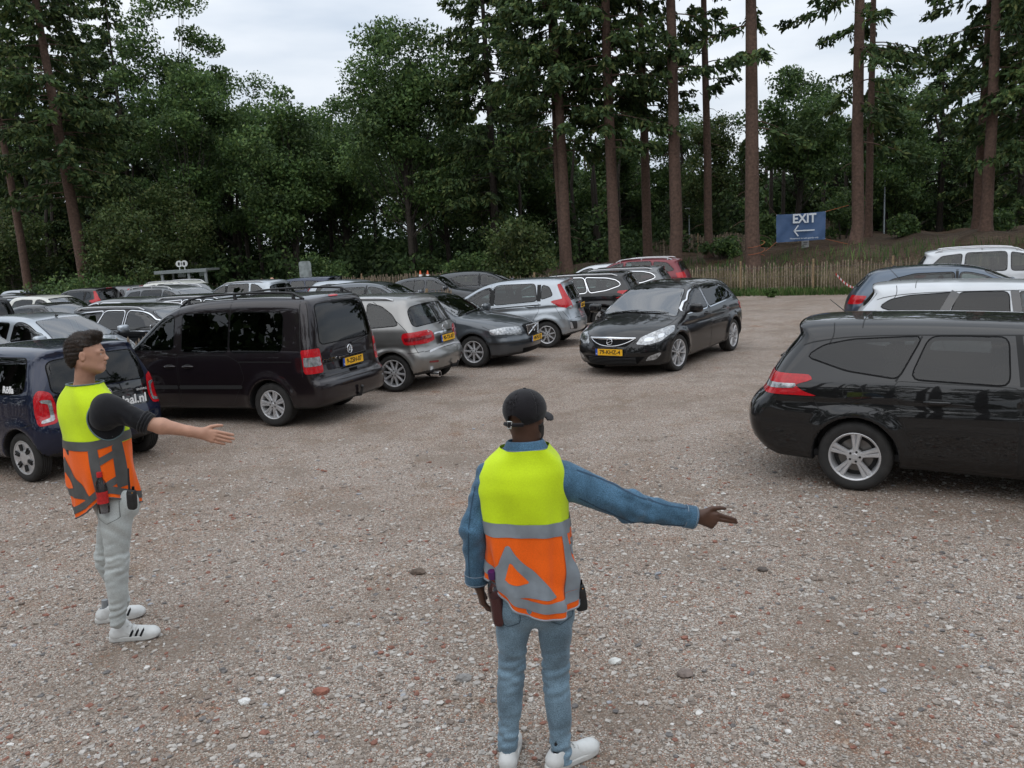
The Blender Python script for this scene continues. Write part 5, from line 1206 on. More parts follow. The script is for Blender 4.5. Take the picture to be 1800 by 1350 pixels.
def hk_coupe(root,k,cs,pm):
    b=MB();
    ys=np.linspace(-.43,.43,17);zs=.668-.0*ys**2
    def X(y,z):return surf(cs,y,z,(1,0,0),.008)[0]
    top=np.array([X(y,.665) for y in ys]);b.tube(top,[.016+.018*(1-abs(i-8)/8) for i in range(17)],8)
    lo=np.array([X(y,.665-.125*(1-(abs(y)/.43)**2.2)) for y in ys]);b.tube(lo,.008,6)
    obj('grille_frame',b.mesh('grille_frame'),CHROME,root)
    p=X(0,.612);disc_badge(root,p+(.02,0,0),.052,'bolt',(0,R(-14),0))
    for y in(.05,-.5):wiper(root,cs.f,(1.26,y,1.0),(1.2,y+.55,1.04),FRONT,.018)
    b=MB()
    for z in(.24,.265,.29,.315,.34):
        b.tube([X(y,z) for y in np.linspace(-.45,.45,9)],.006,5)
    obj('grille_bars',b.mesh('grille_bars'),BLK,root)
    mb=MB();mb.add(sellip(.03,.09,.035)[0],sellip(.03,.09,.035)[1]);obj('rear_view_mirror',mb.mesh('rear_view_mirror'),BLK,root,(.55,0,1.31))
HEROES=[]
def hero(name,label,cat,kind,pm,head,anchor,px,py,**k):
    o=build_car(name,label,cat,kind,pm,2,**k);put(o,kind,head,anchor,px,py);HEROES.append(o);return o
hero('people_carrier','dark plum van-like people carrier with black roof rails and five-spoke alloys, beside the navy hatch','van','caddy',P_PLUM,2.75,(-1.34,.88,0),481,751,plate_r='9-ZSH-07',rearglass=GLD,hook=hk_caddy)
hero('estate_car','glossy black estate car close by on the right, with tinted rear glass','car','estate',P_BLACK,-.53,(-1.365,-.89,0),1500,865,rearglass=GLP,hook=hk_estate)
hero('small_hatchback','small navy blue hatchback with white lettering on its tailgate, behind the man in pale jeans','car','small',P_NAVY,2.62,(-1.21,.80,0),46,849,hook=hk_small,rearglass=glass('grey_car_glass',(.22,.26,.26)))
hero('compact_people_carrier','warm silver compact people carrier with rear wiper and ten-spoke alloys, beside the plum van','car','mpv',P_SILVER,2.765,(-1.39,.87,0),693,690,plate_r='90-TX-KP',hook=hk_mpv)
hero('saloon_car','grey saloon with slanting grille bar nosing out between two silver cars','car','saloon',P_GREY,-.42,(1.358,-.88,0),833,647,plate_f='49-PG-TJ',hook=hk_saloon)
hero('hatchback','pale silver hatchback with red boomerang tail lamps, right of the grey saloon','car','hatch',P_LSILVER,2.86,(-1.265,.83,0),962,612,plate_r='1-KHS-14',hook=hk_hatch)
hero('driving_hatchback','black hatchback facing the camera and driving up the gravel lane','car','coupe',P_BLACK,-2.19,(1.34,.89,0),1197,652,plate_f='79-KHZ-4',hook=hk_coupe,rearglass=glass('grey_car_glass'))
# ------------------------------------------------------------------ the other parked cars
CARG='parked cars'
def far(name,label,cat,kind,pm,head,px,py,Y,detail=1,dz=0,x=0,**k):
    """px,py: where the middle of the roof is seen; Y: distance"""
    o=build_car(name,label,cat,kind,pm,detail,group=CARG,**k);P=atY(px,py,Y)
    c,s_=math.cos(head),math.sin(head);o.location=(P[0]-x*c,Y-x*s_,0);o.rotation_euler=(0,0,head);return o
GG=glass('grey_car_glass')
def hk_white(r,k,c,p):
    antenna(r,(-1.55,0,1.50),(-1.75,.05,1.72))
    for a,b,w_ in(((-.845,1.385),(-1.04,1.02),.11),((-.15,1.39),(-.10,1.0),.10)):
        for sd in(1,-1):
            s=Sheets();q=linestrip(c.f,[(a[0],.8,a[1]),(b[0],.9,b[1])],(0,1,0),w_,.0045);s.add(*(q if sd>0 else mirror(*q)));s.obj('pillar_trim',MATS['gloss_black'],r)
# right-hand row behind the black estate
far('estate_car','white estate car with black roof aerial, between the black estate and the blue-grey car','car','estate',P_WHITE,-.50,1660,492,12.0,2,x=-1.0,rearglass=GLD,hook=hk_white)
far('hatchback','blue-grey hatchback with roof spoiler and dark pillars, behind the white estate','car','fastback',P_BLUEGREY,-.48,1640,458,16.6,2,x=-.5,rearglass=GG,hook=lambda r,k,c,p:antenna(r,(-1.2,0,1.5),(-1.4,0,1.72)))
far('sports_utility_car','white sports utility car with black roof rails, furthest of the right-hand row','car','suv',P_WHITE,-.45,1770,440,20.5,1,x=0)
# middle: beyond the silver hatchback
far('estate_car','black estate car with chrome window line, right behind the silver hatchback','car','wagon',P_BLACK,2.80,1010,490,22.6,2,x=-.4)
far('estate_car','mid grey estate car with chrome window line and roof rails, left of the red car','car','wagon',P_MGREY,2.80,1078,478,25.6,1,x=-.4)
far('sports_utility_car','dark red sports utility car with black roof bars, last of the row','car','suv',P_RED,2.78,1130,462,28.6,1,x=-.5)
far('city_car','small white car of which only the roof shows behind the grey estate','car','city',P_WHITE,2.8,1046,474,30.6,0)
far('hatchback','dark grey hatchback with tall windows in front of the round bush','car','fastback',P_DGREY,-.10,850,472,30.0,1,hook=None)
far('saloon_car','dark grey saloon facing right, left of the tall-windowed hatchback','car','saloon',P_DGREY,-.25,760,491,29.0,1)
far('saloon_car','blue-grey saloon facing right, behind the silver compact people carrier','car','fastback',P_GREY,-.28,665,501,24.6,1)
far('city_car','small pale car behind the tail of the plum van','car','city',P_LSILVER,-.3,628,506,28.5,0)
# left block
far('city_car','silver city car with large windscreen, behind the man in pale jeans','car','city',P_LSILVER,-.42,84,551,16.9,2,x=0,hook=lambda r,k,c,p:antenna(r,(.25,0,1.45),(.1,0,1.6)))
far('estate_car','black estate car with silver roof rails, right behind the silver city car','car','wagon',P_BLACK,-.40,272,541,18.6,1,x=0)
far('hatchback','grey hatchback showing its rear window, beyond the black estate with rails','car','coupe',P_MGREY,2.75,205,524,23.0,1,x=0)
far('sports_utility_car','silver-railed sports utility car facing right, beyond the black estate with rails','car','suv',P_MGREY,-.45,318,513,26.5,1)
far('sports_utility_car','cream sports utility car in front of the bus shelter','car','suv',P_CREAM,-.4,330,498,33.5,1)
far('people_carrier','silver people carrier showing its tail, right of the cream car','car','mpv',P_LSILVER,2.80,425,495,30.5,1)
far('estate_car','dark blue estate car behind the roof rails of the plum van','car','estate',P_DBLUE,2.8,520,497,34.5,1)
far('saloon_car','black saloon with sky-lit windscreen, behind the silver city car','car','saloon',P_BLACK,-.38,95,534,23.5,1)
far('hatchback','pale green-grey hatchback facing right, beyond the black saloon','car','city',P_CREAM,-.35,95,524,29.5,1)
far('hatchback','black hatchback showing its tail lamp, far left beyond the pale hatchback','car','hatch',P_BLACK,2.75,140,517,35.0,1)
far('van','black van with a tall red tail lamp cut by the left edge','van','caddy',P_BLACK,2.72,-128,515,20.5,1)
far('saloon_car','dark saloon far left between the black van and the wood','car','saloon',P_DGREY,-.3,38,520,37.0,0)
far('estate_car','dark grey estate far left whose roof shows above the black saloon','car','wagon',P_DGREY,2.75,5,527,31.0,0)
far('hatchback','grey hatchback far back between the grey hatchback and the silver-railed car','car','hatch',P_MGREY,2.8,195,515,35.5,0)
far('saloon_car','dark saloon far back left of the cream car','car','saloon',P_BLACK,-.3,255,512,38.0,0)
far('hatchback','silver hatchback far back under the low bushes','car','city',P_LSILVER,-.3,60,517,41.0,0)
far('small_car','white car whose bonnet shows at the left edge beside the navy hatch','car','city',P_WHITE,-.42,-95,585,13.2,1)
far('estate_car','dark estate car behind the front of the plum van','car','wagon',P_DGREY,-.4,395,527,22.0,1)
# ------------------------------------------------------------------ fences
PALE=island_mat('chestnut_pale',[(0,(.16,.12,.09)),(.3,(.24,.185,.135)),(.6,(.20,.155,.115)),(.8,(.31,.25,.18)),(1,(.14,.11,.085))],.9,.001,nz=(14,.35))
POSTM=mat('fence_post_wood',(.27,.19,.11),.9,nz=(12,.3),bump=(30,.4,.01));WIRE=mat('fence_wire',(.12,.12,.12),.5,.8)
def fence(label,pts,h=1.1,sp=.085,post=2.6,seed=0,group='chestnut paling fences'):
    g=np.random.default_rng(seed);pts=np.asarray(pts,float);root=thing('paling_fence',label,'fence',(pts[0][0],pts[0][1],0),0,group)
    C=resample(pts,.02,False);s=np.arange(len(C))*.02
    mb=MB();q=0.
    zt=lambda x,y:float(terrain(x,y))
    while q<s[-1]:
        x,y=(np.interp(q,s,C[:,i]) for i in(0,1));x2,y2=(np.interp(q+.05,s,C[:,i]) for i in(0,1));a=math.atan2(y2-y,x2-x)
        hh=h*g.uniform(.9,1.06);wd=g.uniform(.012,.022);z=zt(x,y);le=g.normal(0,.018);w0=np.array([math.cos(a),math.sin(a),0])*wd;d0=np.array([-math.sin(a),math.cos(a),0])*.008
        p0=np.array([x,y,z+.02])-np.array(pts[0].tolist()+[0])[:3]*np.array([1,1,0]);tx=w0/wd*le
        V=[p0-w0-d0,p0+w0-d0,p0+w0+d0,p0-w0+d0]
        up=np.array([0,0,hh-.05])
        V+=[v+up+tx for v in V[:4]];tp=p0+np.array([0,0,hh])+tx
        V+=[tp]
        mb.add(V,[[0,1,5,4],[1,2,6,5],[2,3,7,6],[3,0,4,7]]);mb.add(V,[[4,5,8],[5,6,8],[6,7,8],[7,4,8]])
        q+=sp*g.uniform(.75,1.3)
    mb.obj('pales',PALE,root,False)
    wm=MB()
    for zz in(.22,.62,.95):
        P=[(x-pts[0][0],y-pts[0][1],zt(x,y)+zz*h/1.1) for x,y in resample(pts,.8,False)];wm.tube(P,.005,4,0,False)
    wm.obj('wire',WIRE,root)
    q=0.
    while q<s[-1]:
        x,y=(np.interp(q,s,C[:,i]) for i in(0,1));b=MB();b.tube([(0,0,-.1),(.0,0,h*.6),(.01,0,h*1.12)],[.045,.043,.04],8);b.obj('post',POSTM,root,True,(x-pts[0][0],y-pts[0][1],zt(x,y)));q+=post
    return root
fence('long paling fence along the grass strip under the tall spruces',[(-1.6,32.6),(8.5,32.6),(15,28.7),(21,25.1),(27,21.5)],1.12,.10,2.7,1)
fence('pale paling fence running between the two rows of parked cars on the left',[(-16,2.5),(-8.35,11.9),(-6.6,14.55),(-4.6,19.2),(-1.75,26.5)],1.08,.095,2.4,2)
fence('dark brown paling fence behind the far cars, right of the grey notice board',[(-13.5,46),(-8,44.5),(-2.5,43.5)],1.15,.06,3,3)
fence('short pale paling fence behind the dark plum van, nearer than the brown one',[(-10.5,33),(-5.2,35.5)],1.0,.09,3,4)
fence('beige reed fence on top of the bank behind the exit banner',[(8.5,50),(14,49),(18.8,47.5)],1.0,.05,3,5)
# ------------------------------------------------------------------ grass along the fence
GRASS=island_mat('verge_grass',[(0,(.035,.075,.016)),(.4,(.06,.12,.026)),(.8,(.09,.14,.04)),(1,(.16,.15,.07))],.7,.25,nz=(1.2,.35))
DRY=island_mat('dry_grass',[(0,(.13,.105,.055)),(.4,(.20,.165,.095)),(.7,(.27,.22,.13)),(.85,(.09,.10,.04)),(1,(.30,.25,.16))],.8,.2,nz=(.9,.3))
def blades(name,n,e0,e1,x0,x1,h,m,label,seed):
    g=np.random.default_rng(seed);x=g.uniform(x0,x1,n);y=np.where(x<8.5,32.6,32.6-(x-8.5)*.60)+g.uniform(e0,e1,n)
    pat=.5+.5*np.sin(x*1.7+2*np.sin(x*.6))*np.sin(y*2.1+x);k=g.random(n)<.35+.65*pat;x,y=x[k],y[k];n=len(x);z=terrain(x,y)
    hh=h*(.4+.9*g.random(n)**1.5)*(.7+.5*pat[k]);a=g.uniform(0,6.28,n);l=g.normal(0,.28,(n,2))*hh[:,None]
    p=np.stack([x,y,z],1);wv=np.stack([np.cos(a),np.sin(a),a*0],1)*(.008+.012*g.random(n))[:,None]
    mid=p+np.stack([l[:,0]*.35,l[:,1]*.35,hh*.6],1);tip=p+np.stack([l[:,0],l[:,1],hh],1)
    V=np.stack([p-wv,p+wv,mid+wv*.7,mid-wv*.7,tip],1).reshape(-1,3);i=np.arange(n)[:,None]*5
    o=obj(name,mesh(name,V,[np.concatenate([i+0,i+1,i+2,i+3],1),np.concatenate([i+3,i+2,i+4],1)],False),m);tag(o,label,'grass',kind='stuff')
blades('verge_grass',26000,-1.6,.1,1.5,24,.26,GRASS,'short green grass and weeds at the foot of the paling fence',1)
blades('dry_grass',52000,.15,3.8,-1,26,.58,DRY,'tall dry straw-coloured grass behind the paling fence',2)
blades('bank_undergrowth',7000,3.4,9,2,30,.38,OAKL,'scattered dark green undergrowth on the earth bank',3)
# weeds: two tufts that stand out
for px,py,s,lab in((1312,505,.42,'small green weed tuft before the fence, right of the black driving car'),(1420,503,.62,'grey-green thistle clump before the fence below the exit banner'),(1355,515,.3,'low green weed clump on the gravel edge in the middle of the grass strip')):
    P=atZ(px,py+8,0);g=np.random.default_rng(px);C,U,W_=leafball(g,np.array([0,0,s*.55]),s*.62,260,.11,.9)
    V,F=quads(C,U,W_);o=obj('weed_clump',mesh('weed_clump',V,F,False),GRASS if px!=1420 else YELL,None,P);tag(o,lab,'weed')
# ------------------------------------------------------------------ exit banner
BLUE=mat('banner_blue',(.055,.105,.215),.6,nz=(5,.08));WPR=mat('banner_white',(.62,.66,.70),.6)
def banner():
    c=atY(1408,399,38.2);w,h=84/1450*38.2,48/1450*38.2
    rot=-.06
    root=thing('banner','blue exit banner with white arrow strung between two tree trunks','banner',c,rot)
    nx,nz=25,14;V=[];F=[]
    for i in range(nx):
        for j in range(nz):
            u,v=i/(nx-1),j/(nz-1);x=(u-.5)*w;z=(v-.5)*h
            z+=-.03*math.sin(math.pi*u)*v+.035*(u-.5);yy=.05*math.sin(u*7+v*2)*(.4+.6*v)+.03*math.sin(u*15-v*6)*(1-v)
            for cx,cz in((0,1),(1,1),(0,0),(1,0)):
                dd=math.hypot((u-cx)*1.7,v-cz);yy+=.035*math.exp(-dd*3)*math.sin(math.atan2(v-cz,(u-cx)*1.7)*9)
            V.append((x,yy,z))
    F=[[i*nz+j,(i+1)*nz+j,(i+1)*nz+j+1,i*nz+j+1] for i in range(nx-1) for j in range(nz-1)]
    sh=obj('sheet',mesh('sheet',V,np.array(F)),BLUE,root)
    def flat(me,x,z,m,name):
        me.materials.append(m);o=obj(name,me,None,root,(x,-.12,z));o.rotation_euler=(R(90),0,0);return o
    flat(text_mesh('EXIT',.56,'exit_lettering',.004,bold=.016,sx=.92),.05*w,.285*h,WPR,'exit_lettering')
    b=MB();b.box((0,0,0),(.46,.026,.004));
    for s in(1,-1):b.box((-.365,s*.11,.0007),(.165,.026,.004),rz=s*.92)
    flat(b.mesh('arrow',False),.05*w,-.13*h,WPR,'arrow')
    flat(text_mesh('Movement to exit guards only',.105,'small_lettering',.004),.05*w,-.40*h,WPR,'small_lettering')
    gr=MB();
    for sx in(-1,1):
        for sz in(-1,1):gr.tube([(sx*w*.495,-.02,sz*h*.48+.017*sx),(sx*w*.495,.03,sz*h*.48+.017*sx)],.02,8)
    gr.obj('eyelets',mat('eyelet',(.5,.5,.5),.3,.8),root)
    return c,w,h,rot
bc,bw,bh,br=banner()
ROPE=mat('orange_rope',(.36,.10,.04),.8)
def rope(label,pts,r=.012,m=ROPE,name='rope',cat='rope'):
    b=MB();b.tube(pts,r,6);o=b.obj(name,m);tag(o,label,cat);return o
T1=atY(1330,430,37.5);T2=atY(1502,430,38.0)
cl=lambda x,z:bc+np.array([x*math.cos(br),x*math.sin(br),z])
rope('thin rope from the upper left banner corner to the roped trunk',[cl(-bw/2,bh/2-.02),(cl(-bw/2,bh/2)+np.array([T1[0]+.3,37.5,bc[2]+bh/2+.75]))/2+np.array([0,0,-.05]),(T1[0]+.38,37.4,bc[2]+bh/2+.72)],.011,mat('brown_rope',(.14,.08,.06),.8))
rope('thin rope from the lower right banner corner to the slanting trunk',[cl(bw/2,-bh/2+.03),(T2[0]-.33,37.9,bc[2]-bh/2-.25)],.010)
rope('thin rope from the upper right banner corner to the trunk beside it',[cl(bw/2,bh/2),(T2[0]-.32,37.9,bc[2]+bh/2+.22)],.010)
rope('thin rope from the lower left banner corner down to the roped trunk',[cl(-bw/2,-bh/2),(T1[0]+.37,37.4,bc[2]-bh/2-.35)],.010)
for (px,py,Y,r,lab) in((1329,440,37.5,.345,'orange rope wound round the thick trunk left of the banner'),(1503,433,38,.295,'orange rope wound round the thick trunk right of the banner')):
    c=atY(px,py,Y);a=np.linspace(0,4.2*math.pi,50);rope(lab,np.stack([c[0]+(r+.03)*np.cos(a),Y+(r+.03)*np.sin(a),c[2]+.05*(a-6)+.07*np.sin(a+.6)],1),.011)
# small white notice on a stake under the banner
c=atY(1415,440,39);z0=float(terrain(c[0],39));t=thing('notice_sign','small white notice on a stake under the exit banner','sign',(c[0],39,z0))
b=MB();b.box((0,0,.0),(.02,.015,1.15));b.obj('stake',POSTM,t,False)
zz=atY(1415,428,39)[2]-z0;b=MB();b.box((0,-.03,zz),(.17,.008,.2),m=0);b.obj('board',mat('notice_white',(.7,.7,.7),.5),t,False)
b=MB();b.box((0,-.04,zz+.05),(.09,.002,.012));b.box((0,-.04,zz-.03),(.07,.002,.012));b.obj('printing',PTXT,t,False)
# lamp posts
def lamp(px,pyt,Y,label,h=None):
    top=atY(px,pyt,Y);z0=float(terrain(top[0],Y));H=top[2]-z0
    t=thing('lamp_post',label,'lamp post',(top[0],Y,z0));b=MB();b.tube([(0,0,-.3),(0,0,H*.5),(0,0,H)],[.05,.045,.035],10);b.obj('pole',mat('pale_steel',(.42,.47,.50),.4,.5),t)
    b=MB();V,F=sellip(.18,.10,.06,.7,9,14);b.add(V+np.array([-.1,0,H+.03]),F);b.obj('lamp_head',mat('lamp_head_grey',(.55,.57,.58),.4),t)
lamp(1556,301,52,'slim pale lamp post between the dark trees right of the exit banner')
lamp(1211,368,52,'slim pale post behind the slender spruce trunk')
# barrier tape from the blue-grey car to the fence
a=atY(1469,481,27.6);e=atY(1508,508,26.2)
n=14;P=np.array([a+(e-a)*i/n+np.array([0,0,-.10*math.sin(math.pi*i/n)]) for i in range(n+1)]);V=[];F=[];mi=[]
for p in P:
    V+=[p+np.array([0,0,.035]),p-np.array([0,0,.035]),p-np.array([.004,.006,.035]),p+np.array([-.004,-.006,.035])]
mb=MB()
for i in range(n):
    q=np.array([V[4*i],V[4*i+1],V[4*i+5],V[4*i+4],V[4*i+3],V[4*i+2],V[4*i+6],V[4*i+7]]);mb.add(q,[[0,1,2,3],[4,7,6,5],[0,3,7,4],[1,5,6,2]],i%2)
o=mb.obj('barrier_tape',[mat('tape_red',(.5,.03,.03),.4),mat('tape_white',(.7,.7,.7),.4)],smooth=False);tag(o,'red and white barrier tape hanging behind the blue-grey car','barrier tape')
# ------------------------------------------------------------------ bus shelter, notice board, cones
def shelter():
    Y=41.;a=atY(272,505,Y);z=atY(320,476,Y)[2];s=1/1450*Y
    t=thing('bus_shelter','open grey bus shelter with glass walls and two round signs on its roof','bus shelter',(atY(316,430,Y)[0],Y,0))
    W=90*s/2;m=mat('shelter_steel',(.30,.33,.33),.4,.5)
    b=MB();b.box((0,.6,z),(W,.95,.05));b.box((0,-.36,z-.03),(W,.02,.07));b.obj('roof',m,t,False)
    for px in(283,329,358):
        x=(px-316)*s;b=MB();b.box((0,0,z/2),(.06,.05,z/2-.05));b.obj('post',m,t,False,(x,-.25,0))
    for x in(-W*.8,W*.55):
        b=MB();b.box((0,0,0),(.05,.04,z/2-.05));b.obj('post',m,t,False,(x,1.3,z/2))
    b=MB();b.box((0,1.35,z*.55),(W*.85,.01,z*.38));b.box((W*.92,.55,z*.55),(.01,.75,z*.38));b.obj('glass_wall',glass('shelter_glass',(.6,.7,.66)),t,False)
    b=MB();b.box((-.2,1.0,.5),(W*.5,.18,.03));b.obj('bench',DASH,t,False)
    for k,px in enumerate((314,323)):
        b=MB();b.lathe([(.0001,-.03),(.155,-.03),(.155,.03),(.0001,.03)],20,'y');b.lathe([(.0001,-.034),(.155,-.034)],20,'y',m=0)
        b.tube([(0,0,-.16),(0,0,-.34)],.02,6)
        me=b.mesh('round_sign',False);o=obj('round_sign',me,mat('sign_white',(.62,.64,.62),.5),t,((px-317)*s-.02,-.1,z+.34))
        b=MB();b.add(sellip(.05,.006,.085)[0]+np.array([0,-.036,0]),sellip(.05,.006,.085)[1]);b.obj('pictogram',PTXT,o)
shelter()
def board():
    Y=43.;c=atY(537,477,Y);s=Y/1450;t=thing('notice_board','grey notice board with peeling face and rounded top behind the far cars','notice board',(c[0],Y,0))
    z1=atY(537,459,Y)[2];z0=atY(537,490,Y)[2];w=10.5*s
    pts=roundpoly([(-w,z0),(w,z0),(w*.98,z1),(-w*.98,z1)],.12);n=len(pts)
    b=MB();vs,fs=fill(resample(pts,.1),.12)
    A=np.stack([vs[:,0],vs[:,0]*0-.04,vs[:,1]],1);b.add(A,fs[:,::-1] if False else fs);B=A+np.array([0,.08,0]);b.add(B,fs[:,::-1])
    q=resample(pts,.1);n=len(q);E=np.concatenate([np.stack([q[:,0],q[:,0]*0-.04,q[:,1]],1),np.stack([q[:,0],q[:,0]*0+.04,q[:,1]],1)]);b.add(E,[[i,(i+1)%n,n+(i+1)%n,n+i] for i in range(n)])
    pm=mat('peeling_paint',(.22,.25,.25),.7,nz=(3,.55));me=autosmooth(b.mesh('board'));obj('board',me,pm,t)
    for x in(-w*.7,w*.7):
        b=MB();b.tube([(x,0,-.1),(x,0,z0+.1)],.05,8);b.obj('post',mat('pale_steel'),t)
board()
for px,lab in((739,'orange traffic cone behind the far dark saloon, the left one'),(752,'orange traffic cone behind the far dark saloon, the right one')):
    Y=41;c=atY(px,483,Y);t=thing('traffic_cone',lab,'traffic cone',(c[0],Y,c[2]-.30),0,'traffic cones by the brown fence')
    b=MB();b.lathe([(.13,.02),(.12,.04),(.025,.50),(.0001,.51)],16,'z');b.box((0,0,.015),(.2,.2,.015));b.obj('cone_body',mat('cone_orange',(.55,.09,.02),.5),t)
    b=MB();b.lathe([(.09,.20),(.066,.32)],16,'z');b.obj('white_band',WHITEP,t)
    b=MB();b.box((0,0,(c[2]-.30)/-2),(.2,.2,(c[2]-.30)/2));b.obj('plinth',mat('plinth_wood',(.12,.09,.06),.9),t,False)
# ------------------------------------------------------------------ people
def V3(*a):return np.array(a,float)
SKIN1=mat('fair_skin',(.47,.255,.175),.5,0,0,.4,nz=(22,.10));SKIN2=mat('dark_skin',(.075,.036,.022),.45,0,0,.4,nz=(20,.15))
HAIR=mat('dark_brown_hair',(.018,.011,.007),.55,nz=(60,.5),bump=(160,.5,.004));BEARD=mat('black_beard',(.008,.006,.005),.7,bump=(200,.6,.003))
def cloth(name,col,wave=900,va=.25,rough=.9,nz=(9,.18),crease=(7,.9)):
    m=bpy.data.materials.new(name);m.use_nodes=True;t=m.node_tree;b=t.nodes['Principled BSDF'];b.inputs['Roughness'].default_value=rough;b.inputs['Specular IOR Level'].default_value=.2
    b.inputs['Sheen Weight'].default_value=.15
    tcn=N(t,'ShaderNodeTexCoord');prev=None
    def mul(a,fac):
        x=N(t,'ShaderNodeMix',data_type='RGBA',blend_type='MULTIPLY');x.inputs['Factor'].default_value=1
        if a is None:x.inputs['A'].default_value=(*col,1)
        else:L(t,a,x.inputs['A'])
        L(t,fac,x.inputs['B']);return x.outputs['Result']
    for s_,am in(nz,(wave,va)):
        n=N(t,'ShaderNodeTexNoise');n.inputs['Scale'].default_value=s_;n.inputs['Detail'].default_value=3;L(t,tcn.outputs['Object'],n.inputs['Vector'])
        mr=N(t,'ShaderNodeMapRange');mr.inputs[1].default_value=.3;mr.inputs[2].default_value=.7;mr.inputs[3].default_value=1-am;mr.inputs[4].default_value=1+am;L(t,n.outputs['Fac'],mr.inputs[0]);prev=mul(prev,mr.outputs[0])
    L(t,prev,b.inputs['Base Color'])
    bp=N(t,'ShaderNodeBump');bp.inputs['Strength'].default_value=.35;bp.inputs['Distance'].default_value=.002
    n=N(t,'ShaderNodeTexNoise');n.inputs['Scale'].default_value=wave*.6;L(t,tcn.outputs['Object'],n.inputs['Vector']);L(t,n.outputs['Fac'],bp.inputs['Height'])
    r_=N(t,'ShaderNodeTexNoise',noise_type='RIDGED_MULTIFRACTAL');r_.inputs['Scale'].default_value=crease[0];r_.inputs['Detail'].default_value=2.5;r_.inputs['Roughness'].default_value=.45;r_.inputs['Distortion'].default_value=.5
    mp=N(t,'ShaderNodeMapping');mp.inputs['Rotation'].default_value=(.5,.35,.2);mp.inputs['Scale'].default_value=(.75,.75,1.25);L(t,tcn.outputs['Object'],mp.inputs[0]);L(t,mp.outputs[0],r_.inputs['Vector'])
    b2=N(t,'ShaderNodeBump');b2.inputs['Strength'].default_value=crease[1];b2.inputs['Distance'].default_value=.012;L(t,r_.outputs['Fac'],b2.inputs['Height']);L(t,b2.outputs[0],bp.inputs['Normal']);L(t,bp.outputs[0],b.inputs['Normal'])
    MATS[name]=m;return m
DENIM=cloth('denim_blue',(.15,.225,.285),260,.38,nz=(7,.36));DENIMD=cloth('denim_jacket_blue',(.062,.135,.21),240,.4,nz=(8,.4));PALEJ=cloth('pale_grey_denim',(.48,.51,.50),260,.2,nz=(6,.14));BLACKC=cloth('black_cotton',(.010,.010,.012),300,.3,nz=(8,.2));CAPM=cloth('black_cap_cotton',(.011,.010,.012),420,.3)
YEL=cloth('fluorescent_yellow',(.60,.80,.015),200,.06,.75,nz=(5,.08),crease=(4,.7));ORA=cloth('fluorescent_orange',(.92,.135,.008),200,.06,.75,nz=(5,.08),crease=(4,.75))
TAPE=mat('reflective_tape',(.27,.31,.35),.5,.25,0,.5,nz=(12,.16),bump=(40,.25,.004));TAPED=mat('reflective_tape_dark',(.11,.115,.115),.5,.3,0,.5,nz=(12,.16),bump=(40,.25,.004));PIPING=mat('vest_edging',(.12,.17,.18),.7)
SHOEW=mat('white_leather',(.62,.63,.62),.45,nz=(18,.07));SOLE=mat('white_rubber',(.55,.55,.53),.6,nz=(14,.12));SOCK=mat('black_sock',(.012,.012,.013),.9);SOCKG=mat('grey_sock',(.25,.26,.27),.9)
STITCH=mat('pale_stitching',(.30,.36,.42),.8)
def waves(P,sets):
    r=np.zeros(len(P))
    for k,ph,a in sets:r+=a*np.sin(P@np.asarray(k,float)+ph+.9*np.sin(P@(np.asarray(k,float)[[1,2,0]]*.55)+ph*2))
    return r
def near(P,c,r):return np.exp(-((P-np.asarray(c))**2).sum(1)/(r*r))
def sdf_obj(name,f,lo,hi,res,m,parent,org):
    V,Q,g=nets(f,np.asarray(lo,float),np.asarray(hi,float),res);return obj(name,mesh(name,V-org,Q,True,g),m,parent)
def box_of(pts,pad):
    P=np.array(pts,float);return P.min(0)-pad,P.max(0)+pad
def hand_f(wr,d,n,spread,curl,thumb,sc=1.,palm=.09):
    """wrist, finger direction, back-of-hand normal; thumb side = d x n (right hand) or -"""
    d=unit(np.asarray(d,float));n=unit(np.asarray(n,float)-d*np.dot(n,d));s=thumb[0]*np.cross(d,n)
    segs=[];kn=[]
    lens=[(.044,.027,.022),(.048,.031,.023),(.044,.029,.022),(.034,.021,.019)]
    for i in range(4):
        k=wr+d*(palm-(0,.0,.004,.012)[i])*sc+s*(.028-.0185*i)*sc+n*(.004-.002*abs(i-1.3))*sc;kn.append(k)
        p=k;ang=0;dd=unit(d+s*spread[i])
        for j in range(3):
            ang+=curl[i][j];v=dd*math.cos(ang)-n*math.sin(ang);q=p+v*lens[i][j]*sc;r0=(.0106,.0097,.0088,.0076)[j]*sc*(1 if i<3 else .9);r1=(.0097,.0088,.0076)[j]*sc*(1 if i<3 else .9)
            segs.append((i,p,q,r0,r1));p=q
    t0=wr+d*.022*sc+s*.020*sc;t1=t0+unit(d*.72+s*.62-n*thumb[1])*.045*sc;t2=t1+unit(d*.93+s*thumb[2]-n*thumb[1])*.034*sc;t3=t2+unit(d*1+s*(thumb[2]-.15)-n*thumb[1])*.026*sc
    def f(P):
        a=None
        for i in range(4):
            c=rcone(P,wr+s*(.012-.008*i)*sc,kn[i],.0165*sc,.0115*sc);a=c if a is None else smin(a,c,.014*sc)
        fin=None
        for i,p,q,r0,r1 in segs:
            c=rcone(P,p,q,r0,r1);fin=c if fin is None else np.minimum(fin,c)
        th=smin(smin(rcone(P,t0,t1,.0155*sc,.0105*sc),rcone(P,t1,t2,.0105*sc,.0092*sc),.004),rcone(P,t2,t3,.0092*sc,.007*sc),.003)
        return smin(smin(a,fin,.007*sc),th,.012*sc)
    pts=[wr]+[q for _,_,q,_,_ in segs]+[t3]
    return f,pts
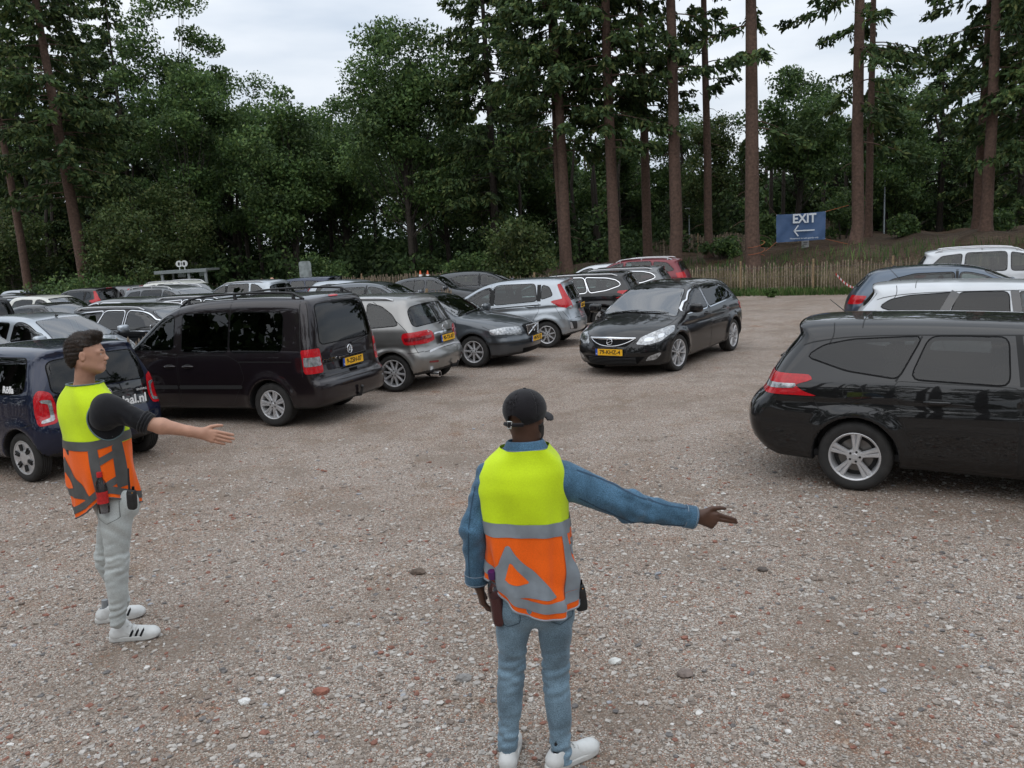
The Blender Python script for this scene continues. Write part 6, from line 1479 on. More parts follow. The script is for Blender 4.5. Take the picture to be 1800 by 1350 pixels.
def head_f(c,fw,up,sc=1.):
    """head with a face; c: middle of the skull"""
    fw=unit(np.asarray(fw,float));up=unit(np.asarray(up,float)-fw*np.dot(up,fw));lf=np.cross(up,fw)
    M=np.stack([lf,fw,up],1)
    def f(P):
        q=((P-c)@M)/sc;qa=q.copy();qa[:,0]=np.abs(qa[:,0])
        a=ellip(q,(0,-.012,.022),(.076,.097,.094))
        a=smin(a,ellip(q,(0,.030,-.03),(.062,.066,.085)),.03)
        a=smin(a,ellip(q,(0,.052,-.092),(.034,.034,.026)),.03)          # chin
        a=smin(a,rcone(qa,(.052,-.01,-.055),(.022,.062,-.09),.022,.018),.03)   # jaw line
        a=smin(a,rcone(qa,(.0,.086,.012),(.045,.070,.012),.012,.010),.016)     # brow
        a=smin(a,rcone(q,(0,.086,-.002),(0,.106,-.032),.007,.0108),.012)      # nose
        a=smin(a,ellip(qa,(.011,.101,-.037),(.009,.011,.008)),.006)
        a=smin(a,ellip(q,(0,.092,-.056),(.022,.012,.0065)),.006)                # lips
        a=smin(a,ellip(q,(0,.090,-.066),(.019,.011,.0075)),.006)
        a=smax(a,-ellip(qa,(.031,.095,-.003),(.014,.011,.008)),.012)            # eye sockets
        e=smax(ellip(qa,(.079,-.010,-.008),(.008,.018,.029)),-ellip(qa,(.088,-.005,-.006),(.006,.011,.019)),.004)
        a=smin(a,e,.006)
        return a*sc
    return f,M
def shoe(name,heel,toe_dir,L_,m,parent,org,stripes=None,sock=SOCK,z0=0.):
    d=unit(V3(toe_dir[0],toe_dir[1],0));s=V3(-d[1],d[0],0);M=np.stack([d,s,V3(0,0,1)],1);h=np.asarray(heel,float);sc=L_/.30
    def f(P):
        q=((P-h)@M)/sc
        wv=.036+.013*sstep(.05,.2,q[:,0])-.004*sstep(.0,.08,-(q[:,0]-.08))
        a=smin(rcone(q,(.035,0,.045),(.245,0,.036),.040,.034),ellip(q,(.235,0,.032),(.062,.046,.036)),.03)
        a=smin(a,rcone(q,(.035,0,.05),(.055,0,.085),.036,.036),.03)
        a=smin(a,rcone(q,(.09,0,.08),(.20,0,.05),.026,.022),.03)
        tg=rcone(q,(.105,0,.095),(.085,0,.128),.024,.018);a=smin(a,tg,.012)
        hole=rcone(q,(.05,0,.10),(.06,0,.2),.029,.040);a=smax(a,-hole,.006)
        a=smax(a,.004-q[:,2],.004)
        a=a-.0012*np.sin(q[:,0]*190)*np.exp(-((q[:,0]-.15)/.05)**2)*(q[:,2]>.055)
        return a*sc
    o=sdf_obj(name,f,h+np.minimum(d*-.03,d*.34)-.09,h+np.maximum(d*-.03,d*.34)+np.array([.09,.09,.16]),.0055,m,parent,org)
    def fs(P):
        q=((P-h)@M)/sc
        cx=np.clip(q[:,0],.03,.245);w=np.interp(q[:,0],[-.02,.03,.12,.22,.30],[.036,.039,.041,.05,.046])
        a=np.hypot(q[:,0]-cx,q[:,1]*np.interp(cx,[.03,.12,.22,.25],[1.2,1.15,.98,1.0]))-.0475
        return smax(a,np.abs(q[:,2]-.017-.012*sstep(.2,.31,q[:,0]))-.016,.008)*sc
    so=sdf_obj('sole',fs,h+np.minimum(d*-.04,d*.34)-np.array([.08,.08,.02]),h+np.maximum(d*-.04,d*.34)+.08,.006,SOLE,o,0*org)
    for v in so.data.vertices:v.co=Vector(np.array(v.co)-org)
    if True:
        b=MB();b.tube([h+M@V3(.055,0,.085)*sc-org,h+M@V3(.058,0,.15)*sc-org],[.022*sc,.020*sc],14);b.obj('sock',sock,o)
    bb=MB()
    for i in range(5):
        x=.115+.022*i;zt=.108-.013*i
        y=np.linspace(-.028,.028,7);bb.tube([h+M@V3(x+.004*(j%2),yy,zt-.012*(abs(yy)/.028)**2+.004)*sc-org for j,yy in enumerate(y)],.0035*sc,5)
    bb.obj('laces',SOLE,o)
    if stripes is not None:
        for sd in(1,-1):
            for k in range(3):
                x=.115+.032*k;pts=[(x,sd*.1,.026),(x+.015,sd*.1,.026),(x+.04,sd*.1,.075),(x+.027,sd*.1,.078)]
                P,F,g,_=patch(f,[h+M@V3(*p)*sc for p in pts],s*sd,.0022,.002,.02,st=.004,far=True)
                obj('stripe',mesh('stripe',P-org,F,True,g),stripes,o)
    return o
def vest(parent,org,cen,rot,rings,hem,top_neck,shapes,zsplit,tape,name='vest',wr=1.):
    """sleeveless vest: rings (z,cx,cy,rx,ry); th=0 is the back, growing to the right side; shapes drawn in (th,z)"""
    rg0=np.array(rings,float);zf=np.linspace(rg0[0,0],rg0[-1,0],200);kr=np.exp(-np.linspace(-2,2,23)**2);kr/=kr.sum()
    rg=np.stack([zf]+[np.convolve(np.pad(np.interp(zf,rg0[:,0],rg0[:,i]),11,'edge'),kr,'valid') for i in(1,2,3,4)],1);c0=np.asarray(cen,float);R_=np.array([[math.cos(rot),-math.sin(rot)],[math.sin(rot),math.cos(rot)]])
    zlo,zhi=rg[0,0],rg[-1,0]
    def pt(th,z,off=0.):
        th=np.asarray(th,float);z=np.asarray(z,float)
        cx,cy,rx,ry=(np.interp(z,rg[:,0],rg[:,i]) for i in(1,2,3,4))
        e=.80;cs,sn=np.cos(th),np.sin(th)
        x=rx*np.sign(sn)*np.abs(sn)**e;y=-ry*np.sign(cs)*np.abs(cs)**e
        low=sstep(1.35,.8,z-c0[2])
        w=wr*(.010*np.sin(7*th+6*(z-c0[2]))*low*.7+.006*np.sin(13*th-9*(z-c0[2])+1)*low+.0035*np.sin(th*3+(z-c0[2])*38)*sstep(1.15,.78,z-c0[2])+.004*np.sin(5*th+(z-c0[2])*14+2))
        r=np.hypot(x,y)+1e-9;x=x*(1+(w+off)/r);y=y*(1+(w+off)/r)
        x,y=x+cx,y+cy
        return np.stack([c0[0]+R_[0,0]*x+R_[0,1]*y,c0[1]+R_[1,0]*x+R_[1,1]*y,z],-1)
    nt=120;ths=np.linspace(-math.pi,math.pi,nt,endpoint=False)
    hz=hem(ths)
    # rows: hem, split line, shoulders
    zs1=np.linspace(0,1,34)[None]*(zsplit-hz)[:,None]+hz[:,None]
    zs2=np.repeat((zsplit+(zhi-zsplit)*np.linspace(0,1,46)**.9)[None],nt,0)
    for nm,zs,m in(('orange_panel',zs1,ORA),('yellow_panel',zs2,YEL)):
        P=pt(np.repeat(ths[:,None],zs.shape[1],1),zs);k=zs.shape[1];i,j=np.meshgrid(np.arange(nt),np.arange(k-1),indexing='ij');i,j=i.ravel(),j.ravel();i2=(i+1)%nt
        F=np.stack([i*k+j,i2*k+j,i2*k+j+1,i*k+j+1],1)
        if nm=='orange_panel':root=obj(name,mesh(name,P.reshape(-1,3)-org,F),m,parent)
        else:obj(nm,mesh(nm,P.reshape(-1,3)-org,F),m,root)
    # edging along the hem
    b=MB();P=pt(ths,hz+.004,.001);b.tube(np.vstack([P,P[:1]])-org,.005,6,caps=False);b.obj('edging',tape,root)
    for poly in shapes:
        nmq=poly[0];pl=np.array(poly[1],float);rr=.2
        UV=np.stack([pl[:,0]*rr,pl[:,1]],1);UV=resample(UV,.012);vs,fs=fill(UV,.016)
        th,z=vs[:,0]/rr,vs[:,1];P=pt(th,z,.0035)
        nr=np.cross(P[fs[:,1]]-P[fs[:,0]],P[fs[:,2]]-P[fs[:,0]]);out=P[fs[:,0]]-np.array([c0[0],c0[1],0])*1;out[:,2]=0;fl=(nr*out).sum(1)<0;fs[fl]=fs[fl][:,::-1]
        obj(nmq,mesh(nmq,P-org,fs),tape,root)
    return root,pt
def band(z0,z1,t0=-math.pi,t1=math.pi,f=lambda t:0*t):
    t=np.linspace(t0,t1,60);return np.vstack([np.stack([t,z0+f(t)],1),np.stack([t[::-1],z1+f(t[::-1])],1)])
def jeans(name,parent,org,j,r,m,seed,lo,hi,res=.0085,fold=1.):
    def f(P):
        a=ellip(P,j['pel'],r['pel'],j.get('M'))
        for s in'LR':
            h,k,n=j['hip'+s],j['kn'+s],j['an'+s]
            a=smin(a,smin(rcone(P,h,k,r['th'],r['kn']),rcone(P,k,n,r['kn']*1.0,r['an']),.03),.035)
            a=smin(a,rcone(P,k+(n-k)*.18+r.get('cb',V3(0,-.012,0)),k+(n-k)*.5,r['kn']*.86,r['an']*1.02),.04)   # calf
        w=0
        for i,s in enumerate('LR'):
            h,k,n=j['hip'+s],j['kn'+s],j['an'+s]
            sg=1-2*i
            w=w+near(P,k+V3(.02*sg,-.02,.0),.11)*waves(P,[((34*sg,22,92),seed+i,.0044),((-26,30,150),seed*2+i,.0026)])
            w=w+near(P,n+V3(0,0,.05),.10)*waves(P,[((30*sg,-26,112),seed*3+i,.0042),((-40,28,170),i+.5,.0024)])
            w=w+near(P,h+V3(0,0,-.02),.15)*waves(P,[((35,22,48),seed+i*2,.0046)])
        a=a-fold*w-.0018*waves(P,[((31,17,23),seed,1)])
        zt=j['top']
        return np.maximum(np.maximum(a,P[:,2]-zt),np.maximum(j['anL'][2]-.0-P[:,2]-1,-1))
    return f,sdf_obj(name,f,lo,hi,res,m,parent,org)
def limbs(paths,r):
    b=MB()
    for p in paths:b.tube(resample(np.array(p),.06,False),r,8)
    return b
def join_body(parts,core,org):
    """head, hands and the limbs under the clothes as one connected skin"""
    V=[np.concatenate(core.V)];Q=[np.concatenate(core.Q)];T=[np.concatenate(core.T)];n=len(V[0]);br=[]
    c=V[0]
    for a,q,g in parts:
        j=np.argmin(((a[:,None]-c[None])**2).sum(2).min(1)) if len(a)*len(c)<4e6 else 0
        if len(a)*len(c)>=4e6:
            s_=np.arange(0,len(a),max(1,len(a)*len(c)//3000000));j=s_[np.argmin(((a[s_][:,None]-c[None])**2).sum(2).min(1))]
        i=np.argmin(((c-a[j])**2).sum(1));f=q[(q==j).any(1)][0];j2=[x for x in f if x!=j][0]
        br.append([i,n+j,n+j2]);V.append(a);Q.append(q+n);n+=len(a)
    # loose limb tubes share a joint: tie each to the first
    m=len(c);k0=0
    pieces=np.cumsum([0]+[len(v) for v in core.V])
    for s_ in pieces[1:-1]:
        d=((c[s_]-c[:s_])**2).sum(1);br.append([int(np.argmin(d)),int(s_),int(s_)+1])
    Vn=np.concatenate(V)-org
    return Vn,[np.concatenate(Q),np.concatenate(T+[np.array(br)])],None
# ---------------------------------------------------------------- the man in denim, seen from behind
def man_in_denim():
    Y=3.44;A=lambda x,y,dy=0.:atY(x,y,Y+dy)
    org=V3(.04,Y,0)
    hc=A(924,728,.03)+V3(0,0,.0);fw=unit(V3(.50,.86,-.10))
    hf,M=head_f(hc+V3(0,0,-.005),fw,(0,0,1),.98)
    neck=V3(.045,Y+.0,1.40)
    def skin(P):
        a=hf(P);a=smin(a,rcone(P,hc+V3(-.005,-.02,-.05),neck,.056,.062),.03);return smin(a,rcone(P,neck,neck+V3(0,0,-.25),.075,.10),.05)
    wr=A(1226,908,.05);ar=unit(A(1226,908,.05)-A(1105,893,.03))
    h1,p1=hand_f(wr,unit(ar*.9+V3(.3,0.05,-.20)),(0,-1,.15),(-.05,.03,.0,-.04),((.05,.06,.05),(.07,.08,.06),(1.45,1.5,.8),(1.5,1.5,.8)),(-1,.0,.28),1.0,.085)
    wl=A(842,1028,.02);h2,p2=hand_f(wl,(.14,.12,-1),(-1,-.25,-.1),(.08,0,-.03,-.1),((.35,.4,.3),(.4,.45,.3),(.45,.5,.3),(.5,.5,.35)),(1,.25,.3),1.0)
    core=limbs([[neck+V3(0,0,-.05),V3(.16,Y,1.38),V3(.3,Y+.02,1.32),wr-ar*.3,wr-ar*.07],[neck+V3(0,0,-.05),V3(-.1,Y,1.36),V3(-.165,Y-.02,1.15),wl+V3(0,0,.07)],[neck+V3(0,0,-.05),V3(.045,Y,.85),V3(.10,Y,.74),V3(.155,Y+.03,.46),V3(.155,Y,.12)],[V3(.045,Y,.85),V3(-.04,Y,.74),V3(-.07,Y+.03,.46),V3(-.10,Y,.12)]],.026)
    parts=[nets(skin,hc+V3(-.14,-.15,-.5),hc+V3(.14,.15,.14),.006),
        nets(lambda P:smin(h1(P),rcone(P,wr-ar*.08,wr+ar*.01,.027,.024),.012),*[q for q in box_of(p1+[wr-ar*.08],.03)],.0034),
        nets(lambda P:smin(h2(P),rcone(P,wl+V3(0,0,.08),wl,.026,.023),.012),*[q for q in box_of(p2+[wl+V3(0,0,.08)],.03)],.0034)]
    Vs,Fs,Gs=join_body(parts,core,org)
    P=obj('person',mesh('person',Vs,Fs,True,Gs),SKIN2,None,org)
    tag(P,'man in black cap, denim jacket and hi-vis vest seen from behind, pointing right','person')
    # hair and beard
    def beard(Pp):
        q=(Pp-(hc+V3(0,0,-.005)))@M;qa=q.copy();qa[:,0]=abs(qa[:,0])
        return np.maximum(hf(Pp)-.005,-smin(rcone(qa,(.066,.0,-.045),(.03,.06,-.085),.026,.03),ellip(q,(0,.06,-.09),(.04,.05,.03)),.02)*-1)
    sdf_obj('beard',beard,hc-V3(.12,.12,.16),hc+V3(.12,.13,.03),.005,BEARD,P,org)
    # cap
    cc=hc+V3(.0,-.008,.035)
    def cap(Pp):
        q=(Pp-cc)@M;a=ellip(q,(0,-.006,-.01),(.090,.110,.088))
        a=a-.0015*np.maximum(0,1-np.abs(np.sin(3*np.arctan2(q[:,0],q[:,1])))*9)*-1*(q[:,2]>-.02)
        rim=-.052+.004*q[:,1]/.1-.020*sstep(.0,-.1,q[:,1])
        a=np.maximum(a,rim-q[:,2])
        a=np.maximum(a,-(ellip(q,(0,-.006,-.01),(.084,.104,.082))))
        op=np.maximum(np.hypot(q[:,0]+.0,(q[:,2]+.058)*1.0)-.031,q[:,1]+.03);a=np.maximum(a,-op)
        return a
    cp=sdf_obj('cap',cap,cc-V3(.13,.14,.09),cc+V3(.13,.14,.1),.0042,CAPM,P,org)
    def brim(Pp):
        q=(Pp-cc)@M;sur=-.036-.10*(q[:,1]-.09)*.35-4.2*q[:,0]**2
        a=np.maximum(np.abs(q[:,2]-sur)-.0035,np.hypot(q[:,0]/.082,(q[:,1]-.085)/.085)*.083-.083);return np.maximum(a,.085-q[:,1]-.9*0-(np.abs(q[:,0])/.1)**2*.05)*.8
    sdf_obj('brim',brim,cc-V3(.2,.2,.12),cc+V3(.2,.22,.06),.004,CAPM,cp,org)
    b=MB();W=lambda x,y,z:cc+M@V3(x,y,z)-org
    b.tube([W(.075*math.sin(t),-.006-.112*math.cos(t),-.066) for t in np.linspace(-.62,.62,9)],[.009]*9,6);b.obj('strap',CAPM,cp)
    b=MB();b.tube([W(.006+a_,-.123,-.066+c_) for a_,c_ in((-.010,.014),(.010,.014),(.012,-.014),(-.006,-.016),(-.010,.014))],.0026,6);b.obj('buckle',mat('buckle_metal',(.6,.62,.6),.3,.8),cp)
    b=MB();V_,F_=sellip(.008,.008,.004,1,6,10);b.add(V_+W(0,-.006,.078),F_);b.obj('button',CAPM,cp)
    # denim jacket: shoulders, sleeves and collar
    sL,sR=A(862,838),A(990,842);eR,cR=A(1105,890,.03),A(1216,909,.05);eL,cL=A(833,930,-.02),A(838,1018,.01)
    def jk(Pp):
        a=ellip(Pp,V3(.03,Y,1.22),(.165,.11,.26))
        a=smin(a,rcone(Pp,sL+V3(.03,0,-.01),sR+V3(-.03,0,-.01),.06,.06),.05)
        r1=smin(rcone(Pp,sR,eR,.080,.064),rcone(Pp,eR,cR,.064,.047),.03)
        r2=smin(rcone(Pp,sL,eL,.066,.056),rcone(Pp,eL,cL,.056,.046),.03)
        ax=unit(cR-sR);t=(Pp-sR)@ax
        fw_=waves(Pp,[((50,55,-42),.3,.0026),((88,-60,65),1.1,.0019),((25,40,60),2.,.0024)])*sstep(.06,.2,t)*(.4+.9*np.exp(-((t-.34)/.10)**2)+.5*np.exp(-((t-.52)/.06)**2))
        fl=waves(Pp,[((42,52,70),.3,.0022),((-55,38,60),1.7,.002)])
        r1=r1-fw_-.006*np.exp(-((t-.33)/.03)**2)+.004*np.exp(-((t-.40)/.02)**2)
        a=smin(smin(a,r1,.05),r2-fl,.04)
        a=np.maximum(a,(Pp-cR)@ax-.012)
        dl=unit(cL-eL);a=np.where(Pp[:,0]<-.12,np.maximum(a,(Pp-cL)@dl-.012),a)
        return a
    jo=sdf_obj('denim_jacket',jk,V3(-.34,Y-.2,.80),V3(.86,Y+.24,1.52),.008,DENIMD,P,org)
    for c,dv,rr in((cR,unit(cR-eR),.049),(cL,unit(cL-eL),.050)):
        u=unit(np.cross(dv,V3(0,1,0)));v=np.cross(dv,u)
        b=MB();a=np.linspace(0,2*math.pi,25);k=[(-.038,rr*1.02),(-.030,rr*1.06),(.014,rr*1.05),(.018,rr*.98),(.004,rr*.9)]
        rows=[c+dv*h_-org+np.outer(np.cos(a[:-1]),u)*r_+np.outer(np.sin(a[:-1]),v)*r_*.92 for h_,r_ in k];V_=np.concatenate(rows);n=24
        b.add(V_,[[i*n+q,i*n+(q+1)%n,(i+1)*n+(q+1)%n,(i+1)*n+q] for i in range(4) for q in range(n)]);b.obj('cuff',DENIMD,jo)
        b=MB()
        for h_ in(-.033,.010):
            R_=np.outer(np.cos(a),u)*rr*1.065+np.outer(np.sin(a),v)*rr*.98;b.tube(c+dv*h_-org+R_,.0012,4,caps=False)
        b.obj('stitching',STITCH,jo)
    st=Sheets()
    for pts in([A(1012,822),A(1060,842),A(1110,868),A(1165,888),A(1212,897)],[A(1015,868),A(1060,892),A(1105,915),A(1160,922),A(1208,925)],[A(836,850),A(826,900),A(824,960),A(826,1010)]):
        P_,F_,g_=linestrip(jk,pts,(0,-1,0),.0035,.0016,.02,2,-Y+.02);st=Sheets();st.add(P_-org,F_,g_);st.obj('seam',mat('denim_seam',(.03,.065,.11),.9),jo)
    # collar
    nc=V3(.043,Y+.005,1.475);b=MB();a=np.linspace(-2.5,2.5,41);rows=[]
    for h_,ra,rb in((-.015,.092,.080),(.02,.082,.072),(.052,.074,.066),(.058,.077,.069),(.050,.083,.074),(.018,.098,.084),(-.004,.112,.094),(-.008,.108,.09)):
        rows.append(np.stack([nc[0]+ra*np.sin(a),nc[1]-rb*np.cos(a),nc[2]+h_-.012*np.abs(np.sin(a/2))**2+a*0],1)-org)
    V_=np.concatenate(rows);n=41;b.add(V_,[[i*n+q,i*n+q+1,(i+1)*n+q+1,(i+1)*n+q] for i in range(7) for q in range(n-1)]);b.obj('collar',DENIMD,jo)
    b=MB();b.tube(rows[5]*1.0+np.array([0,0,.004])+np.stack([np.sin(a),-np.cos(a),a*0],1)*.003,.0013,4);b.obj('stitching',STITCH,jo)
    # vest
    rg=[(.72,.050,0,.185,.140),(.80,.048,0,.190,.142),(.92,.040,0,.195,.140),(1.05,.030,0,.193,.134),(1.2,.022,0,.190,.134),(1.33,.020,-.005,.190,.136),(1.40,.026,-.005,.183,.125),(1.435,.032,-.003,.168,.108),(1.462,.036,0,.146,.104),(1.482,.040,0,.118,.098),(1.500,.042,0,.098,.094)]
    hem=lambda t:.775+.15*sstep(.1,-1.35,t)*1.0+.03*sstep(.6,1.8,t)+.02*(1-np.cos(t))*.5-.015*np.exp(-((t-.35)/.5)**2)
    sh=[('reflective_band',band(1.135,1.195,f=lambda t:-.012*np.sin(t))),
        ('reflective_band',band(.035,.085,f=lambda t:hem(t))),
        ('reflective_triangle',[(-.42,1.10),(-.34,1.105),(.44,.865),(.20,.862),(-.55,.885),(-1.05,.93),(-1.08,.965),(-.60,1.02)]),
        ('reflective_strip',[(.78,.86),(.78,1.135),(1.12,1.135),(1.10,1.02),(1.18,.98),(1.18,.88)]),
        ('reflective_strip',[(1.12,1.075),(1.75,1.075),(1.75,1.03),(1.12,1.03)]),
        ('reflective_strip',[(1.18,.97),(1.9,.97),(1.9,.91),(1.18,.91)])]
    vo,pt=vest(P,org,V3(0,Y,0),0,rg,hem,1.5,sh,1.165,TAPE,wr=1.5)
    UV=np.array([(-.50,.955),(-.34,1.03),(-.28,1.025),(-.02,.935),(-.2,.93),(-.42,.943)]);UV=UV*np.array([.2,1]);vs,fs=fill(resample(UV,.012),.016);Pq=pt(vs[:,0]/.2,vs[:,1],.006)
    nr=np.cross(Pq[fs[:,1]]-Pq[fs[:,0]],Pq[fs[:,2]]-Pq[fs[:,0]]);fs[nr[:,1]>0]=fs[nr[:,1]>0][:,::-1];obj('orange_triangle',mesh('orange_triangle',Pq-org,fs),ORA,vo)
    # jeans
    j=dict(pel=V3(.045,Y,.83),hipL=V3(-.045,Y,.76),hipR=V3(.135,Y,.75),knL=A(899,1168,.03),knR=A(977,1178,.035),anL=A(893,1311,0.0),anR=A(988,1338,-.02),top=.955)
    r=dict(pel=(.178,.125,.15),th=.087,kn=.056,an=.044)
    jf,jo=jeans('jeans',P,org,j,r,DENIM,1.3,V3(-.22,Y-.22,.02),V3(.30,Y+.22,.96))
    for s,mn in((-1,-.075),(1,.155)):
        s_=Sheets();p_,F_,g_=linestrip(jf,[(mn-.05*1,Y-.3,.85),(mn-.05,Y-.3,.745),(mn,Y-.3,.715),(mn+.055,Y-.3,.745),(mn+.055,Y-.3,.84)],(0,-1,0),.004,.0015,.02,0,-Y+.1);s_.add(p_-org,F_,g_);s_.obj('pocket_stitching',mat('dark_stitching',(.05,.09,.13),.8),jo)
    shoe('shoe',V3(A(893,1330)[0]-.005,Y-.065,0),(.12,1),.285,SHOEW,P,org)
    shoe('shoe',V3(A(966,1345)[0]-.005,Y-.06,0),(.86,.55),.285,SHOEW,P,org)
    # things in pockets
    bp=A(866,1000,-.062);t=thing('bottle','clear bottle with purple cap stuck in the left back pocket of the denim man','bottle',bp+V3(.01,0,-.16))
    b=MB();b.lathe([(.0001,-.10),(.030,-.10),(.032,-.06),(.030,.02),(.032,.06),(.026,.105),(.0145,.125),(.0145,.14)],20,'z');me=autosmooth(b.mesh('bottle_body'));obj('bottle_body',me,glass('bottle_plastic',(.75,.72,.74),1,.05),t)
    b=MB();b.lathe([(.0001,-.095),(.0285,-.095),(.030,-.05),(.0285,.02),(.029,.045),(.0001,.045)],18,'z');obj('drink',autosmooth(b.mesh('drink')),mat('pink_drink',(.35,.10,.10),.3),t)
    b=MB();b.lathe([(.0001,.172),(.0155,.172),(.0175,.168),(.0175,.136),(.0001,.136)],20,'z');obj('bottle_cap',autosmooth(b.mesh('bottle_cap')),mat('purple_cap',(.07,.012,.10),.35),t)
    t.rotation_euler=(R(13),R(-5),0)
    radio('black walkie-talkie clipped at the right hip of the denim man',A(1020,1050,-.02),R(-6))
    return P
def radio(label,c,tilt=0,rz=0):
    t=thing('walkie_talkie',label,'walkie-talkie',c,rz);V_,F_=sellip(.028,.018,.062,.45);b=MB();b.add(V_,F_);V2,F2=sellip(.02,.004,.02,.5);b.add(V2+V3(0,-.018,.02),F2)
    b.obj('casing',BLK,t);b=MB();b.tube([(-.012,0,.06),(-.012,.0,.13),(-.010,0,.19)],[.007,.0055,.0045],8);b.obj('antenna',BLK,t)
    b=MB();b.lathe([(.0001,.018),(.008,.018),(.008,0),(.0001,0)],10,'z',cen=(.012,0,.062));b.obj('knob',SEAL,t)
    b=MB();V2,F2=sellip(.003,.003,.003,1,6,8);b.add(V2+V3(.016,-.018,.046),F2);b.obj('indicator',AMBER,t)
    t.rotation_euler=(0,tilt,rz);return t
# ---------------------------------------------------------------- the man in pale jeans on the left
def man_in_pale_jeans():
    Y=4.92;A=lambda x,y,dy=0.:atY(x,y,Y+dy);fa=R(40);F=V3(math.cos(fa),math.sin(fa),0);Rt=V3(math.sin(fa),-math.cos(fa),0)
    org=V3(A(205,900)[0],Y,0)
    hc=A(153,622,.0);hf,M=head_f(hc,V3(math.cos(R(14)),math.sin(R(14)),-.02),(0,0,1),1.0)
    nb=A(148,700,.02)
    def skin(P):
        a=hf(P);a=smin(a,rcone(P,hc+V3(-.020,.0,-.05),nb,.052,.060),.035);return smin(a,rcone(P,nb,nb+V3(0,0,-.2),.08,.10),.05)
    sh=A(190,716,-.13);el=A(262,745,-.13);wr=A(349,761,-.06);ar=unit(wr-el)
    h1,p1=hand_f(wr,unit(ar+V3(.18,.04,-.10)),(.05,-1,.28),(.03,.0,-.02,-.05),((.04,.05,.04),(.05,.06,.05),(.07,.08,.06),(.1,.1,.08)),(-1,.04,.42),1.06)
    def arm(P):
        a=smin(rcone(P,el-ar*.0,el+ar*.07,.040,.046),rcone(P,el+ar*.07,wr-ar*.03,.046,.029),.02);a=smin(a,rcone(P,wr-ar*.05,wr+ar*.02,.029,.026),.02);return smin(a,h1(P),.018)
    core=limbs([[nb+V3(0,0,-.05),nb+V3(.03,-.04,-.16),sh+V3(0,.02,0),el-ar*.02],[nb+V3(0,0,-.05),V3(A(195,880)[0],Y,.95),V3(A(205,930)[0],Y-.06,.82),A(207,985,-.05),A(207,1080,-.06)],[V3(A(195,880)[0],Y,.95),V3(A(190,930)[0],Y+.06,.80),A(186,975,.12),A(214,1050,.25)]],.026)
    parts=[nets(skin,hc+V3(-.14,-.14,-.42),hc+V3(.14,.14,.15),.0052),nets(arm,*box_of(p1+[el-ar*.06],.06),.0036)]
    Vs,Fs,Gs=join_body(parts,core,org)
    P=obj('person',mesh('person',Vs,Fs,True,Gs),SKIN1,None,org)
    tag(P,'dark-haired man in hi-vis vest and pale grey jeans stretching his arm to the right','person')
    b=MB()
    for s in(1,-1):
        V_,F_=sellip(.0115,.0115,.0115,1,8,12);b.add(V_+hc+M@V3(s*.031,.0735,-.003)-org,F_)
    b.obj('eyes',mat('eye_white',(.5,.48,.45),.2),P)
    b=MB()
    for s in(1,-1):b.tube([hc+M@V3(s*x,y,z)-org for x,y,z in((.014,.093,.016),(.03,.088,.022),(.047,.076,.017))],[.004,.0045,.002],6)
    b.obj('eyebrows',HAIR,P)
    def hair(Pp):
        q=(Pp-hc)@M;st=.0009*np.sin(q[:,0]*260+q[:,2]*40+3*np.sin(q[:,1]*25))+.0012*np.sin(q[:,1]*60+q[:,0]*90+2*np.sin(q[:,2]*40))
        a=ellip(q,(0,-.016,.034),(.081,.101,.099))
        a=smin(a,ellip(q,(0,.050,.108),(.058,.046,.030)),.03)
        a=smin(a,ellip(q,(0,-.078,-.01),(.066,.042,.078)),.03)-st*sstep(-.06,.03,q[:,2])-.001*np.sin(q[:,2]*260+q[:,0]*90)
        line=np.where(q[:,1]>.0,.050+.22*(q[:,1]-.02),np.where(q[:,1]>-.028,-.022+.9*np.maximum(q[:,1]+.028,0)*2.2,-.028-.9*(-.028-q[:,1])))
        line=np.where(q[:,1]>.02,.046+.25*(q[:,1]-.02)*1,line)
        line=np.maximum(line,-.092)
        return smax(a,line-q[:,2],.008)
    ho=sdf_obj('hair',hair,hc-V3(.14,.14,.13),hc+V3(.14,.14,.16),.0042,HAIR,P,org)
    g=np.random.default_rng(5);hv=np.array([v.co for v in ho.data.vertices]);gr_=grad(hair,hv+org);gr_=unit(gr_);k=g.integers(0,len(hv),2600);p=hv[k];n=gr_[k];q=(p+org-hc)@M
    top=sstep(-.01,.06,q[:,2])[:,None];want=np.where(top>.3,M@V3(.25,-.35,.25)*1.0,M@V3(0,-.45,-.8))+g.normal(0,.28,(2600,3))
    tg=unit(want-(want*n).sum(1)[:,None]*n);ln=(.012+.020*g.random(2600))[:,None]*(.5+.7*top);w_=unit(np.cross(tg,n))*(.0011+.0009*g.random(2600))[:,None]
    V_,F_=quads(p+n*.0012+tg*ln*.2+n*ln*.03,tg*ln*.8+n*ln*.05*top,w_);st_=obj('hair_strands',mesh('hair_strands',V_,F_,False),island_mat('hair_strand',[(0,(.010,.006,.004)),(.5,(.025,.015,.010)),(1,(.05,.032,.022))],.5,.001),ho)
    st_['kind']='stuff'
    # black top
    lsh=sh-Rt*.40+V3(0,0,.0)
    bl=A(120,870,.1)
    ax=unit(el-sh)
    def top(Pp):
        q=(Pp-V3(org[0]-.10,Y,1.33));a=ellip(Pp,V3(A(165,775)[0],Y,1.32),(.165,.14,.25))
        a=smin(a,rcone(Pp,sh-Rt*.06,lsh+Rt*.1,.075,.07),.05)
        r=smin(rcone(Pp,sh-V3(.03,0,.06),sh+V3(.03,0,-.02),.082,.068),rcone(Pp,sh,el,.067,.058),.06)
        t=(Pp-sh)@ax;r=r-waves(Pp,[((70,45,45),.4,.0028),((120,-50,60),1.,.0024)])*sstep(.05,.18,t)
        a=smin(a,r,.05)
        a=smin(a,rcone(Pp,lsh+Rt*.05,lsh+V3(.0,.05,-.3),.06,.05),.03)
